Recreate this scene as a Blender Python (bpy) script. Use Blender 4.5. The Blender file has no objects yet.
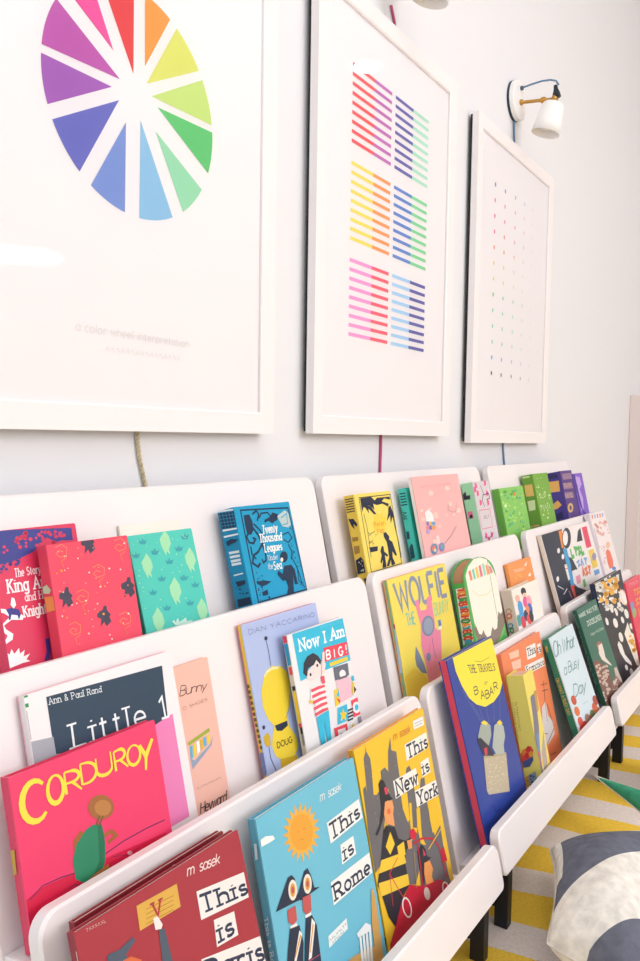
import bpy, bmesh, math, random
from math import sin, cos, pi, radians, sqrt, hypot
from mathutils import Vector, Matrix
from mathutils.geometry import tessellate_polygon

scene = bpy.context.scene
COL = scene.collection
BOOKS = [
('a1', 'storybook', 'red storybook with navy leafy canopy, leftmost on the top shelf', [0.464, -0.0954, 0.4936], -0.247, 0.1092, 0.1864, 0.018, '#e0355c', '#e0355c', '#c92b50', '#f3ead8', 0, [
 ('P','cover_picture','F','#3a3f8f',[50,1860,137,1868,268,1860,588,1840,1031,1814,1023,1669,878,1684,800,1671,689,1736,580,1663,497,1600,375,1563,210,1523,77,1511,-9,1512]),
 ('M','cover_picture','F','#e0355c',[[316,1695,307,1712,322,1726,341,1717,338,1698],[672,1787,676,1800,692,1801,698,1789,685,1780],[378,1747,352,1765,365,1794,399,1793,407,1764],[824,1720,796,1711,779,1731,797,1752,824,1745],[575,1658,574,1681,599,1689,614,1672,600,1653],[710,1768,695,1791,716,1812,745,1801,741,1774],[436,1788,412,1805,424,1832,455,1831,463,1804],[633,1672,649,1695,678,1690,681,1664,653,1653],[392,1665,405,1683,428,1678,429,1657,407,1649],[896,1766,877,1764,870,1778,884,1789,900,1782],[928,1719,898,1722,894,1747,921,1759,941,1742],[543,1727,532,1744,547,1758,568,1751,565,1732],[523,1659,538,1681,566,1676,568,1651,541,1641],[778,1659,749,1651,733,1672,751,1693,779,1685],[754,1652,736,1676,758,1700,790,1690,788,1660],[726,1744,709,1768,730,1790,761,1781,758,1752],[395,1808,416,1830,445,1819,441,1791,410,1785],[196,1640,176,1633,163,1649,176,1665,196,1659],[364,1661,339,1643,314,1658,323,1685,354,1687],[688,1775,659,1780,657,1806,685,1817,704,1797],[758,1678,776,1694,800,1685,796,1662,770,1658],[460,1799,440,1783,417,1795,424,1818,451,1820],[329,1726,305,1718,290,1737,305,1756,330,1749],[122,1631,134,1646,153,1640,152,1622,133,1617],[861,1725,844,1741,857,1761,883,1757,885,1735],[621,1694,611,1715,631,1731,654,1720,648,1697],[871,1718,868,1739,892,1748,908,1733,895,1714],[349,1735,327,1756,344,1782,377,1777,380,1747],[622,1787,610,1804,626,1821,648,1813,646,1793],[175,1682,154,1668,134,1682,142,1704,168,1704],[643,1710,616,1717,616,1742,644,1751,661,1731],[679,1690,666,1682,653,1690,659,1703,675,1703],[613,1645,597,1655,604,1672,624,1672,630,1655],[635,1738,612,1741,610,1760,630,1769,646,1755],[422,1688,403,1695,405,1713,425,1718,435,1702],[789,1776,787,1800,813,1809,831,1792,815,1771],[436,1757,406,1755,395,1779,419,1797,444,1783],[322,1723,297,1711,278,1728,290,1750,318,1747],[416,1729,390,1743,399,1770,430,1772,440,1747],[846,1754,839,1773,858,1785,876,1774,869,1755],[862,1728,843,1721,830,1733,840,1749,861,1746],[568,1766,577,1792,608,1795,619,1769,594,1751],[304,1746,294,1770,317,1788,342,1773,333,1747],[803,1736,785,1738,781,1753,798,1761,811,1751],[796,1741,776,1750,781,1769,804,1772,814,1755],[503,1724,471,1714,452,1737,472,1761,503,1753]]),
 ('M','cover_picture','F','#3a3f8f',[[151,1508,133,1503,122,1517,133,1530,151,1525],[64,1454,68,1478,95,1482,107,1460,88,1443],[285,1520,263,1522,258,1540,277,1551,293,1538],[108,1512,116,1524,131,1521,132,1507,118,1501],[278,1474,252,1469,240,1490,258,1506,281,1497],[119,1447,127,1468,151,1468,158,1447,139,1434],[301,1540,296,1559,315,1570,333,1558,324,1538],[223,1516,205,1507,191,1520,199,1536,219,1534],[294,1480,272,1483,269,1502,288,1511,303,1497],[273,1508,281,1532,308,1532,317,1509,295,1494],[199,1479,180,1490,186,1509,208,1510,216,1492],[132,1479,112,1465,92,1478,99,1500,124,1500],[70,1416,59,1427,68,1440,84,1436,85,1421],[209,1486,181,1481,167,1504,187,1523,213,1512]]),
 ('T','title_lettering','F','#ffe9ee','The Story',[229,1444,544,1443,538,1361,225,1357],'serif',0.13),
 ('T','title_lettering','F','#fff4f6','King Ar',[125,1340,560,1323,561,1199,120,1206],'serif',0.16),
 ('T','title_lettering','F','#ffe9ee','and His',[300,1169,584,1169,577,1083,304,1088],'serif',0.13),
 ('T','title_lettering','F','#fff4f6','Knights',[258,1036,587,1030,581,922,261,926],'serif',0.16),
 ('P','cover_picture','F','#ffffff',[0,1062,82,1038,123,1021,205,986,252,938,234,901,106,926,13,885,27,844,102,780,84,725,1,694,-66,671,-58,717,9,741,36,774,-35,856,-32,875,18,913,90,958,34,1007,-6,1024]),
 ('P','cover_picture','F','#3b3a8c',[61,1041,128,1049,210,1015,223,963,191,909,182,960,115,979,96,928,75,932,84,985]),
 ('P','cover_picture','F','#ffffff',[146,1155,176,1140,186,1069,151,1035,122,1080]),
 ('P','cover_picture','F','#3b3a8c',[-79,597,-45,551,-40,454,-108,424]),
 ('P','cover_picture','F','#ffffff',[-65,556,-80,588,-20,568,-32,625,25,583,55,634,78,577,141,625,142,566,202,592,179,528,255,541,206,493,246,464,157,465,23,449,-43,436]),
 ('P','cover_picture','F','#3b3a8c',[465,655,515,648,507,524,475,431,410,422,458,515]),
]),
('a2', 'clothbound_book', 'thick coral red clothbound book patterned with dark flying figures and orange swirls', [0.5128, -0.1157, 0.4979], -0.227, 0.1126, 0.1639, 0.0165, '#f2536b', '#ea4a63', '#ea4a63', '#f6d9c8', 0, [
 ('P','cover_picture','F','#4a4658',[462,1649,535,1670,561,1716,595,1713,599,1655,640,1611,614,1585,632,1531,559,1482,535,1536,477,1486,500,1574,449,1597]),
 ('P','cover_picture','F','#4a4658',[74,1106,141,1123,165,1165,197,1160,200,1105,238,1061,214,1037,231,985,164,942,141,995,88,950,109,1033,62,1057]),
 ('P','cover_picture','F','#4a4658',[929,1085,1008,1103,1036,1149,1074,1144,1077,1084,1121,1035,1093,1010,1112,953,1033,907,1007,964,944,916,969,1006,914,1032]),
 ('P','cover_picture','F','#4a4658',[533,821,606,836,632,879,667,873,670,816,711,768,685,744,703,690,630,647,606,703,547,658,571,743,520,770]),
 ('L','cover_picture','F','#f78a64',9.7,[107,1604,192,1628,255,1582,236,1507,154,1489,104,1534,149,1567,203,1544]),
 ('L','cover_picture','F','#f58460',8.7,[231,1480,160,1448,180,1376]),
 ('L','cover_picture','F','#f78a64',10.1,[558,1326,650,1348,720,1298,698,1221,609,1205,555,1252,603,1286,662,1260]),
 ('L','cover_picture','F','#f58460',9.1,[692,1193,615,1161,636,1087]),
 ('L','cover_picture','F','#f78a64',10.5,[915,1588,1014,1613,1088,1563,1064,1482,969,1463,911,1511,963,1547,1027,1522]),
 ('L','cover_picture','F','#f58460',9.5,[1059,1453,976,1418,998,1341]),
 ('L','cover_picture','F','#f78a64',9.7,[134,758,219,774,283,724,263,651,182,640,132,688,176,717,230,690]),
 ('L','cover_picture','F','#f58460',8.7,[258,625,187,599,207,527]),
 ('L','cover_picture','F','#f78a64',10.3,[823,739,920,756,992,702,969,624,876,613,819,665,870,696,932,666]),
 ('L','cover_picture','F','#f58460',9.3,[963,596,882,569,904,492]),
 ('L','cover_picture','F','#f78a64',9.9,[292,1085,379,1104,445,1055,424,980,340,966,289,1014,335,1045,391,1019]),
 ('L','cover_picture','F','#f58460',8.9,[419,953,346,924,366,851]),
 ('M','cover_picture','F','#ffe3cf',[[388,1447,377,1441,366,1448,371,1459,385,1458],[579,1195,573,1200,577,1206,585,1204,586,1197],[89,1130,83,1127,77,1132,80,1138,88,1137],[447,677,439,677,435,684,442,688,449,684],[655,536,643,542,645,553,658,554,665,543],[1069,1537,1050,1539,1047,1553,1063,1560,1076,1550],[198,1491,200,1499,211,1500,215,1492,207,1486],[214,952,201,957,202,968,215,970,222,961],[611,1540,602,1539,598,1545,604,1550,612,1547],[725,1120,720,1128,727,1135,738,1131,737,1122],[489,1269,486,1282,500,1288,512,1279,505,1267],[263,967,268,977,280,975,283,965,273,960],[800,1277,783,1271,771,1282,780,1295,798,1292],[438,754,432,760,436,766,445,765,446,757],[64,856,56,866,65,875,78,870,78,858],[939,1241,931,1252,942,1261,957,1256,955,1243],[608,1097,617,1108,633,1104,634,1090,618,1086],[497,861,496,867,503,870,509,865,505,859],[680,485,664,488,660,501,674,506,687,496],[410,855,404,859,407,865,415,865,417,858],[223,1491,224,1497,231,1499,236,1494,231,1488],[174,1343,178,1351,189,1351,192,1341,183,1337],[113,1113,118,1122,130,1121,133,1110,122,1105],[870,630,860,635,862,644,873,644,878,635],[383,610,367,607,357,619,367,630,383,625],[228,1355,221,1360,225,1367,235,1366,237,1358],[640,1310,633,1314,635,1320,643,1320,646,1314],[389,968,386,982,401,988,414,978,406,965],[559,912,547,906,535,914,540,925,555,924],[948,725,951,739,969,740,977,727,964,718],[428,1161,425,1167,431,1172,439,1168,436,1161],[139,1550,130,1548,125,1555,131,1561,139,1558],[404,1560,397,1558,392,1563,397,1568,404,1566],[143,1211,146,1216,153,1216,155,1210,149,1207]]),
 ('M','cover_picture','F','#f9a23c',[[226,527,225,536,234,539,241,532,237,524],[154,1335,133,1333,124,1349,139,1361,158,1352],[685,1082,674,1091,681,1102,697,1100,699,1087],[212,674,202,674,198,682,206,687,214,682],[68,1324,74,1334,87,1332,90,1320,77,1315],[423,1492,432,1500,443,1496,442,1485,429,1483],[88,912,84,923,95,929,105,922,101,911],[354,827,349,840,361,846,374,838,369,826],[978,947,967,943,958,949,962,958,975,957],[1009,1054,1017,1062,1029,1059,1029,1048,1017,1045],[619,777,597,780,593,797,611,805,627,792],[362,622,362,631,373,632,379,624,372,618],[108,840,118,852,135,846,135,832,118,828],[914,1033,901,1031,894,1039,901,1047,914,1044],[557,1037,562,1044,572,1043,574,1034,565,1030],[542,815,529,816,525,825,535,831,545,825]]),
 ('P','spine_print','S','#c7d6b0',[169,1198,82,1226,24,1161,55,1124,162,1134]),
 ('P','spine_print','S','#f49a52',[157,1099,10,1093,-6,944,145,930]),
]),
('a3', 'clothbound_book', 'turquoise clothbound book scattered with pale green leaf shapes', [0.6402, -0.1088, 0.4975], -0.2869, 0.1116, 0.1626, 0.02, '#56cdbd', '#2f9c92', '#2f9c92', '#f3ead8', 0, [
 ('P','cover_picture','F','#a6e2b4',[623,1647,681,1556,691,1459,634,1387,641,1325,587,1372,571,1311,545,1372,514,1456,513,1541,567,1585]),
 ('P','cover_picture','F','#a6e2b4',[245,1388,299,1299,309,1206,256,1137,263,1077,212,1123,197,1065,173,1125,143,1206,142,1288,192,1329]),
 ('P','cover_picture','F','#a6e2b4',[1003,1379,1063,1283,1074,1184,1013,1111,1021,1048,963,1097,946,1035,919,1099,886,1185,886,1273,943,1316]),
 ('P','cover_picture','F','#a6e2b4',[628,1031,691,928,702,822,640,747,648,679,589,733,571,669,543,736,509,829,508,922,567,966]),
 ('P','cover_picture','F','#a6e2b4',[249,708,308,608,319,506,261,435,269,370,213,424,197,362,170,428,138,518,137,607,192,648]),
 ('P','cover_picture','F','#a6e2b4',[1031,694,1091,596,1102,497,1041,428,1049,365,992,417,974,357,947,421,915,509,914,595,971,635]),
 ('P','cover_picture','F','#3fa3ad',[164,1556,205,1539,232,1579,244,1539,299,1550,257,1498,179,1506]),
 ('P','cover_picture','F','#3fa3ad',[894,1548,940,1530,971,1573,985,1530,1047,1542,998,1486,911,1495]),
 ('P','cover_picture','F','#3fa3ad',[535,1260,579,1241,608,1282,621,1240,679,1251,634,1198,552,1209]),
 ('P','cover_picture','F','#3fa3ad',[167,919,207,900,235,939,247,898,301,907,259,857,182,870]),
 ('P','cover_picture','F','#3fa3ad',[901,904,947,884,978,925,992,881,1053,890,1005,838,918,852]),
 ('P','cover_picture','F','#3fa3ad',[337,697,379,677,407,715,419,674,475,681,432,632,353,647]),
 ('P','cover_picture','F','#3fa3ad',[745,692,789,671,820,711,833,668,893,676,846,625,761,640]),
 ('P','cover_picture','F','#3fa3ad',[13,1401,53,1383,79,1423,91,1383,144,1394,103,1343,28,1352]),
 ('P','cover_picture','F','#3fa3ad',[325,1407,366,1389,395,1430,407,1389,463,1400,419,1347,340,1357]),
 ('P','cover_picture','F','#3fa3ad',[743,1404,788,1385,819,1427,832,1384,892,1396,845,1342,760,1352]),
 ('P','cover_picture','F','#3fa3ad',[729,1021,773,1001,804,1041,817,999,877,1008,830,956,745,969]),
 ('P','cover_picture','F','#3fa3ad',[349,1065,391,1045,419,1085,432,1044,488,1053,444,1002,365,1014]),
 ('M','cover_picture','F','#a9e8bf',[[484,1175,487,1181,496,1180,498,1174,490,1171],[52,1033,39,1028,29,1035,35,1046,49,1044],[583,900,576,903,577,908,585,909,588,904],[750,1080,736,1077,728,1086,737,1094,751,1091],[262,1474,269,1481,280,1479,280,1471,269,1467],[610,727,611,735,621,737,627,730,621,724],[128,1268,128,1278,140,1282,148,1274,140,1266],[459,1493,449,1492,446,1498,453,1503,461,1500],[293,693,297,699,306,697,307,691,299,688],[928,1517,920,1523,926,1531,937,1530,939,1522],[70,1119,56,1115,46,1124,54,1133,69,1131],[620,1455,626,1463,639,1462,641,1452,629,1448],[238,1586,234,1591,239,1596,246,1594,246,1588],[53,1507,59,1515,70,1513,71,1504,60,1501],[457,1145,445,1141,436,1148,442,1157,455,1155],[602,1399,610,1407,623,1404,622,1394,609,1391],[93,973,81,971,74,978,82,986,93,982],[295,483,280,479,270,489,279,499,295,495],[735,531,731,537,739,542,747,538,745,531],[74,1183,68,1191,77,1198,89,1194,87,1184],[808,1489,813,1497,824,1497,826,1489,817,1484],[605,1089,613,1095,623,1091,621,1083,610,1082],[613,1563,599,1566,598,1577,613,1581,622,1573],[467,1349,456,1351,455,1359,466,1363,473,1356],[110,892,111,898,119,899,122,894,117,890],[49,718,40,726,46,735,60,733,62,722],[748,1303,736,1309,740,1319,755,1320,760,1310],[249,516,239,520,241,528,251,529,256,522],[918,1169,904,1167,896,1176,906,1184,920,1180],[884,1298,890,1303,897,1301,896,1295,888,1293],[183,534,177,545,189,553,202,546,199,535],[59,1530,51,1532,53,1539,61,1540,65,1535],[646,515,636,513,629,519,636,525,646,523],[592,1434,588,1439,593,1444,601,1442,600,1436],[727,1511,726,1520,737,1524,745,1518,739,1510],[816,1155,800,1152,791,1162,802,1171,818,1167],[749,723,737,731,745,742,761,739,763,727],[148,1543,136,1541,131,1548,138,1555,149,1552],[673,1490,658,1489,653,1499,665,1506,678,1501],[52,1398,47,1405,54,1412,64,1409,63,1401],[409,1402,416,1409,427,1406,427,1397,415,1395],[552,548,558,552,564,549,563,543,555,543],[937,974,930,981,937,989,950,986,950,977],[959,1503,950,1511,959,1520,973,1517,973,1507],[331,782,319,778,310,786,316,795,330,793],[730,1078,726,1086,736,1092,746,1086,742,1078],[74,924,78,930,88,929,90,922,81,918],[244,672,239,681,250,687,261,681,258,672],[920,1538,915,1547,925,1554,937,1549,934,1539],[718,1133,710,1132,707,1137,713,1141,720,1139]]),
 ('P','cover_picture','F','#cfeee4',[435,493,479,501,493,466,545,520,560,464,618,475,686,497,691,448,790,442,752,400,484,431]),
]),
('a3b', 'booklet', 'cream booklet peeking out above the turquoise book', [0.6491, -0.0784, 0.4893], -0.227, 0.1027, 0.1791, 0.0035, '#fdf1e6', '#fdf1e6', '#fdf1e6', '#fff8ee', 0, [
]),
('a4', 'clothbound_book', 'blue clothbound book with black octopus arms, diving figure and white title', [0.8281, -0.1201, 0.5006], -0.2727, 0.132, 0.1829, 0.031, '#1f9dc9', '#1b8dba', '#1b8dba', '#dfeaf0', 0, [
 ('L','cover_picture','F','#12304f',22.8,[138,1775,1261,1732,1312,445,125,445,138,1775]),
 ('P','cover_picture','F','#12304f',[184,1698,312,1701,349,1601,335,1464,260,1402,183,1424,171,1548]),
 ('L','cover_picture','F','#12304f',31.5,[232,1446,154,1386,186,1301,276,1277,341,1334,281,1359]),
 ('L','cover_picture','F','#12304f',34.7,[327,1506,419,1387,460,1243,342,1146,222,1106,168,1004,274,935,340,981]),
 ('L','cover_picture','F','#12304f',29.0,[365,1558,483,1450,529,1348,472,1214,497,1086,479,1005,409,978,391,1030]),
 ('L','cover_picture','F','#12304f',25.7,[202,1244,193,1136,267,1046]),
 ('L','cover_picture','F','#12304f',29.1,[379,1696,489,1744,523,1685,463,1592]),
 ('L','cover_picture','F','#12304f',23.5,[518,1629,583,1695,741,1697,789,1636]),
 ('P','cover_picture','F','#12304f',[626,1592,762,1624,853,1689,984,1650,928,1567,799,1526,722,1570,625,1550]),
 ('P','cover_picture','F','#12304f',[167,734,337,730,499,689,380,661,268,651,179,705]),
 ('P','cover_picture','F','#12304f',[243,573,379,592,362,513,247,519]),
 ('L','cover_picture','F','#12304f',18.2,[989,1330,1142,1359,1206,1264,1088,1204,988,1258]),
 ('L','cover_picture','F','#12304f',18.3,[1079,1175,1133,1053,1071,944]),
 ('L','cover_picture','F','#12304f',15.2,[1104,969,1185,784,1224,546]),
 ('L','cover_picture','F','#12304f',15.3,[1175,756,1150,615,1275,480]),
 ('M','cover_picture','F','#12304f',[[255,630,237,641,247,655,271,653,277,638],[266,626,257,633,264,640,277,637,278,629],[299,545,287,547,286,555,297,557,306,551],[199,538,182,531,165,539,172,552,193,551],[367,474,360,486,376,494,394,487,388,474],[226,857,210,850,196,858,203,869,222,868],[212,763,203,768,208,775,219,774,221,767],[246,523,241,534,256,540,271,533,265,522],[274,594,257,596,254,607,269,612,282,604],[367,463,365,478,386,483,402,471,390,459],[245,772,232,767,221,774,227,783,242,781],[317,697,296,704,300,718,323,720,334,707],[373,525,362,525,358,532,366,536,376,532],[346,668,323,677,328,692,354,694,364,679],[192,603,170,605,166,619,185,626,201,616],[175,726,177,742,201,745,214,731,198,719],[210,765,199,761,190,766,195,773,207,772],[313,789,298,796,304,808,324,807,329,795],[198,568,194,576,205,581,215,575,211,568],[202,691,188,692,185,701,197,705,208,699],[355,547,362,556,377,554,380,544,366,540],[202,699,195,713,214,721,233,712,225,698],[186,464,172,465,169,474,181,478,192,472],[325,734,312,730,301,737,307,745,322,744],[181,626,176,635,186,641,199,636,196,627],[239,673,221,684,233,698,257,695,261,679]]),
 ('M','cover_picture','F','#12304f',[[1197,815,1178,812,1166,822,1179,831,1198,827],[1125,1074,1128,1082,1143,1083,1149,1075,1137,1069],[1208,870,1204,881,1220,887,1234,880,1227,869],[1138,1018,1145,1024,1158,1023,1159,1015,1147,1012],[1101,660,1099,667,1109,670,1118,664,1112,658],[1196,1052,1178,1044,1159,1051,1165,1064,1188,1065],[1114,570,1098,566,1086,574,1094,583,1112,581],[1260,554,1249,559,1253,566,1265,566,1269,559],[1170,1131,1151,1128,1141,1138,1154,1147,1172,1143],[1227,1392,1230,1400,1243,1401,1248,1394,1238,1388],[1183,1033,1169,1041,1177,1052,1197,1050,1200,1039],[1186,1409,1201,1419,1220,1415,1218,1402,1197,1398],[1264,817,1249,821,1250,830,1266,832,1274,824],[1222,805,1210,805,1206,812,1216,816,1226,812],[1171,945,1156,954,1167,966,1189,963,1191,950],[1099,652,1088,660,1097,668,1114,665,1114,655],[1148,1028,1150,1037,1166,1039,1174,1031,1163,1024],[1127,910,1125,918,1137,921,1146,915,1140,908],[1140,1163,1135,1172,1148,1178,1160,1172,1155,1163],[1140,992,1127,993,1125,1002,1137,1005,1147,1000],[1154,542,1166,550,1182,545,1181,535,1164,533],[1128,562,1112,561,1105,570,1116,576,1130,571]]),
 ('P','cover_picture','F','#12304f',[1000,991,982,960,952,936,916,922,878,920,844,931,820,953,809,982,813,1014,830,1044,859,1068,896,1083,934,1085,968,1074,992,1053,1004,1023]),
 ('P','cover_picture','F','#e7e1d6',[878,963,871,951,860,942,846,936,832,935,819,940,810,948,805,959,807,972,814,984,825,993,839,999,853,999,866,995,875,987,880,976]),
 ('P','cover_picture','F','#12304f',[870,870,1044,867,1110,780,1107,564,1038,560,1040,718,973,456,959,415,785,430,862,544,845,660,761,659,670,770,714,820,795,758]),
 ('P','cover_picture','F','#b9cbc8',[947,1624,1163,1701,1240,1645,1247,1467,1166,1430,1032,1457,987,1533]),
 ('L','cover_picture','F','#1f9dc9',15.2,[1029,1588,1193,1648,1162,1489,1041,1485]),
 ('T','title_lettering','F','#eef4f4','Twenty',[546,1509,898,1506,870,1394,526,1393],'serif',0.19),
 ('T','title_lettering','F','#eef4f4','Thousand',[437,1390,955,1368,937,1260,418,1276],'serif',0.19),
 ('T','title_lettering','F','#eef4f4','Leagues',[502,1239,913,1217,897,1115,491,1123],'serif',0.19),
 ('T','title_lettering','F','#d5e6ee','Under',[535,1068,766,1056,753,990,538,995],'serif',0.13),
 ('T','title_lettering','F','#d5e6ee','the',[488,951,603,947,595,870,487,868],'serif',0.13),
 ('T','title_lettering','F','#eef4f4','Sea',[634,960,806,955,796,843,614,845],'serif',0.16),
 ('P','spine_print','S','#eef4f8',[302,1837,4,1808,2,1786,301,1812]),
 ('P','spine_print','S','#12304f',[294,1797,0,1769,9,1549,285,1570]),
 ('L','spine_print','S','#1b8dba',8.3,[275,1799,270,1573]),
 ('L','spine_print','S','#1b8dba',8.3,[214,1792,209,1566]),
 ('L','spine_print','S','#1b8dba',8.4,[154,1785,149,1560]),
 ('L','spine_print','S','#1b8dba',8.4,[94,1778,90,1554]),
 ('L','spine_print','S','#1b8dba',8.4,[35,1771,30,1548]),
 ('L','spine_print','S','#1b8dba',8.3,[300,1760,3,1731]),
 ('L','spine_print','S','#1b8dba',8.3,[299,1710,1,1682]),
 ('L','spine_print','S','#1b8dba',8.3,[297,1660,0,1634]),
 ('L','spine_print','S','#1b8dba',8.2,[296,1611,-1,1585]),
 ('P','spine_print','S','#eef4f8',[274,1557,-2,1536,-4,1514,274,1530]),
 ('P','spine_print','S','#eef4f8',[277,1465,-2,1455,-3,1433,273,1437]),
 ('P','spine_print','S','#12304f',[257,1374,160,1399,33,1375,87,1337,179,1327,238,1310]),
 ('P','spine_print','S','#dfeef4',[241,1229,47,1219,49,1184,241,1191]),
 ('P','spine_print','S','#dfeef4',[239,1169,48,1160,50,1125,239,1131]),
 ('P','spine_print','S','#dfeef4',[237,1109,50,1101,52,1067,237,1071]),
 ('P','spine_print','S','#dfeef4',[233,1060,49,1053,51,1018,232,1022]),
 ('P','spine_print','S','#dfeef4',[233,897,54,901,55,882,232,876]),
 ('P','spine_print','S','#12304f',[232,795,54,794,54,740,197,722]),
 ('P','spine_print','S','#12304f',[263,544,21,549,18,456,263,436]),
 ('M','spine_print','S','#12304f',[[198,622,192,634,175,634,170,621,185,614],[194,714,205,713,208,721,200,726,191,722],[74,731,89,731,95,741,83,749,70,743],[185,667,192,681,178,690,161,683,165,668],[246,708,241,716,230,715,228,707,237,702],[77,602,76,616,58,620,47,609,59,597],[43,611,39,620,27,620,24,611,34,606],[134,604,147,610,142,622,126,622,121,611],[152,674,164,670,172,678,165,686,152,684],[74,601,77,617,58,624,44,613,53,598],[126,611,128,619,118,623,110,618,115,610],[147,723,154,730,148,737,136,735,136,726]]),
]),
('a5', 'clothbound_book', 'yellow clothbound book with black palm tree and walking figure silhouettes', [1.154, -0.1123, 0.4971], -0.227, 0.131, 0.1849, 0.0223, '#f7dc6a', '#eec94f', '#eec94f', '#f7ecc8', 0, [
 ('P','cover_picture','F','#fbd24a',[520,1435,593,1400,678,1481,759,1416,876,1466,874,1378,1001,1368,917,1301,989,1236,867,1197,867,1114,742,1141,655,1091,559,1144,445,1140,501,1221,428,1284,535,1333]),
 ('L','cover_picture','F','#1f2740',16.0,[139,1780,1290,1779,1248,458,118,445,139,1780]),
 ('P','cover_picture','F','#1f2740',[177,1766,565,1772,670,1699,771,1743,1245,1739,1253,1679,1026,1716,920,1669,1167,1609,1128,1552,933,1624,724,1609,594,1646,610,1529,484,1604,393,1630,393,1473,309,1579,249,1612,163,1519]),
 ('P','cover_picture','F','#1f2740',[366,1632,503,1594,644,1448,563,1446,458,1531,373,1575]),
 ('P','cover_picture','F','#1f2740',[1123,1537,1216,1576,1268,1437,1263,1257,1212,1351,1105,1226,1140,1387,969,1282,1085,1436]),
 ('L','cover_picture','F','#1f2740',26.5,[1237,1469,1241,1229,1279,836,1272,568]),
 ('L','cover_picture','F','#1f2740',14.3,[206,1487,237,1259,222,978,191,701]),
 ('P','cover_picture','F','#1f2740',[767,1080,861,1097,963,1002,942,946,1042,891,1128,630,1066,629,980,721,950,608,1012,482,867,466,866,574,768,471,679,482,824,623,840,796,835,913,770,1007]),
 ('P','cover_picture','F','#1f2740',[631,863,692,841,679,756,805,669,756,646,682,684,671,527,661,465,517,467,586,609,506,548,483,579,571,697,552,771]),
 ('P','cover_picture','F','#1f2740',[189,883,490,870,455,788,200,789]),
 ('L','cover_picture','F','#1f2740',10.7,[260,1087,386,1131,472,1137]),
 ('L','cover_picture','F','#1f2740',8.9,[191,953,333,980,331,896]),
 ('M','cover_picture','F','#1f2740',[[215,988,226,995,243,992,243,983,226,980],[281,1119,276,1128,292,1134,307,1127,301,1118],[276,990,277,998,292,999,299,992,289,987],[252,1126,232,1130,233,1141,254,1144,265,1135],[283,951,266,949,256,957,267,964,283,961],[352,995,349,1001,359,1004,368,1000,364,995],[252,1097,241,1096,236,1101,244,1105,254,1102],[496,1069,477,1076,484,1087,507,1087,515,1076],[380,930,363,927,350,934,360,942,378,940],[380,1006,369,1003,360,1008,366,1013,378,1012],[459,1040,449,1044,453,1049,466,1049,469,1043],[271,955,257,951,246,958,253,965,269,963]]),
 ('T','title_lettering','F','#e0893a','Peter',[503,1307,880,1313,861,1226,496,1221],'serif',0.12),
 ('T','title_lettering','F','#e0893a','Pan',[569,1171,802,1179,785,1099,563,1091],'serif',0.12),
 ('P','spine_print','S','#1f2740',[206,1795,30,1793,30,1776,207,1776]),
 ('P','spine_print','S','#1f2740',[207,1750,31,1749,31,1732,208,1731]),
 ('P','spine_print','S','#1f2740',[208,1705,32,1704,32,1687,209,1686]),
 ('P','spine_print','S','#1f2740',[209,1660,33,1659,33,1642,210,1641]),
 ('P','spine_print','S','#1f2740',[210,1615,34,1615,34,1598,211,1596]),
 ('P','spine_print','S','#1f2740',[211,1570,35,1570,36,1553,212,1551]),
 ('P','spine_print','S','#1f2740',[204,1437,100,1429,38,1327,59,1275,118,1340,106,1240,159,1304]),
 ('P','spine_print','S','#1f2740',[204,694,84,746,44,674,45,467,212,450]),
 ('M','spine_print','S','#f3e3b0',[[66,667,85,662,97,676,84,690,65,684],[90,663,94,681,75,691,58,679,68,661],[79,486,92,489,92,500,79,504,71,496],[99,616,113,615,118,626,107,633,95,627],[72,506,93,505,101,521,85,533,67,524],[79,575,90,581,85,592,72,592,68,581],[136,644,153,649,152,664,134,668,125,656],[117,490,134,498,130,513,112,516,103,502]]),
 ('P','spine_print','S','#1f2740',[109,363,33,369,14,146,54,144]),
 ('P','spine_print','S','#a8803a',[194,1107,69,1100,77,1035,195,1034]),
 ('P','spine_print','S','#a8803a',[193,950,76,945,89,819,197,805]),
]),
('a6', 'clothbound_book', 'narrow turquoise book showing its spine between the yellow and pale pink books', [1.3716, -0.1006, 0.4944], -0.227, 0.12, 0.1886, 0.0176, '#3fc7b7', '#4bcdbd', '#4bcdbd', '#f3ead8', 0, [
 ('P','spine_print','S','#1d4a5c',[159,1799,22,1794,21,1768,157,1773]),
 ('P','spine_print','S','#1d4a5c',[160,1741,23,1737,22,1711,158,1715]),
 ('P','spine_print','S','#1d4a5c',[161,1684,24,1679,23,1654,159,1658]),
 ('P','spine_print','S','#1d4a5c',[162,1626,25,1622,23,1596,160,1600]),
 ('P','spine_print','S','#1d4a5c',[163,1569,26,1565,24,1539,161,1543]),
 ('L','spine_print','S','#1d4a5c',17.6,[172,1414,77,1392,175,1364]),
 ('L','spine_print','S','#1d4a5c',17.6,[177,1343,82,1321,180,1293]),
 ('L','spine_print','S','#1d4a5c',17.8,[80,1274,182,1271,175,1221]),
 ('P','spine_print','S','#1d4a5c',[161,1016,100,1017,106,865,171,862]),
 ('P','spine_print','S','#1d4a5c',[158,682,97,769,68,733,67,480,168,455]),
]),
('a7', 'picture_book', 'pale pink picture book with a small colourful bouquet and long handled toy', [1.3708, -0.1172, 0.4982], -0.227, 0.225, 0.2075, 0.0079, '#f6b7b4', '#fbeee8', '#fbeee8', '#fff6ee', 0, [
 ('L','title_lettering','F','#d98c8c',6.0,[301,1833,338,1877,371,1833]),
 ('L','title_lettering','F','#d98c8c',6.0,[402,1834,440,1877,473,1834]),
 ('L','title_lettering','F','#d98c8c',6.1,[579,1876,506,1869,577,1848,504,1837]),
 ('L','title_lettering','F','#d98c8c',6.1,[610,1878,683,1876,645,1858,643,1835]),
 ('L','title_lettering','F','#d98c8c',6.1,[715,1881,711,1836,785,1841]),
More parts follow.
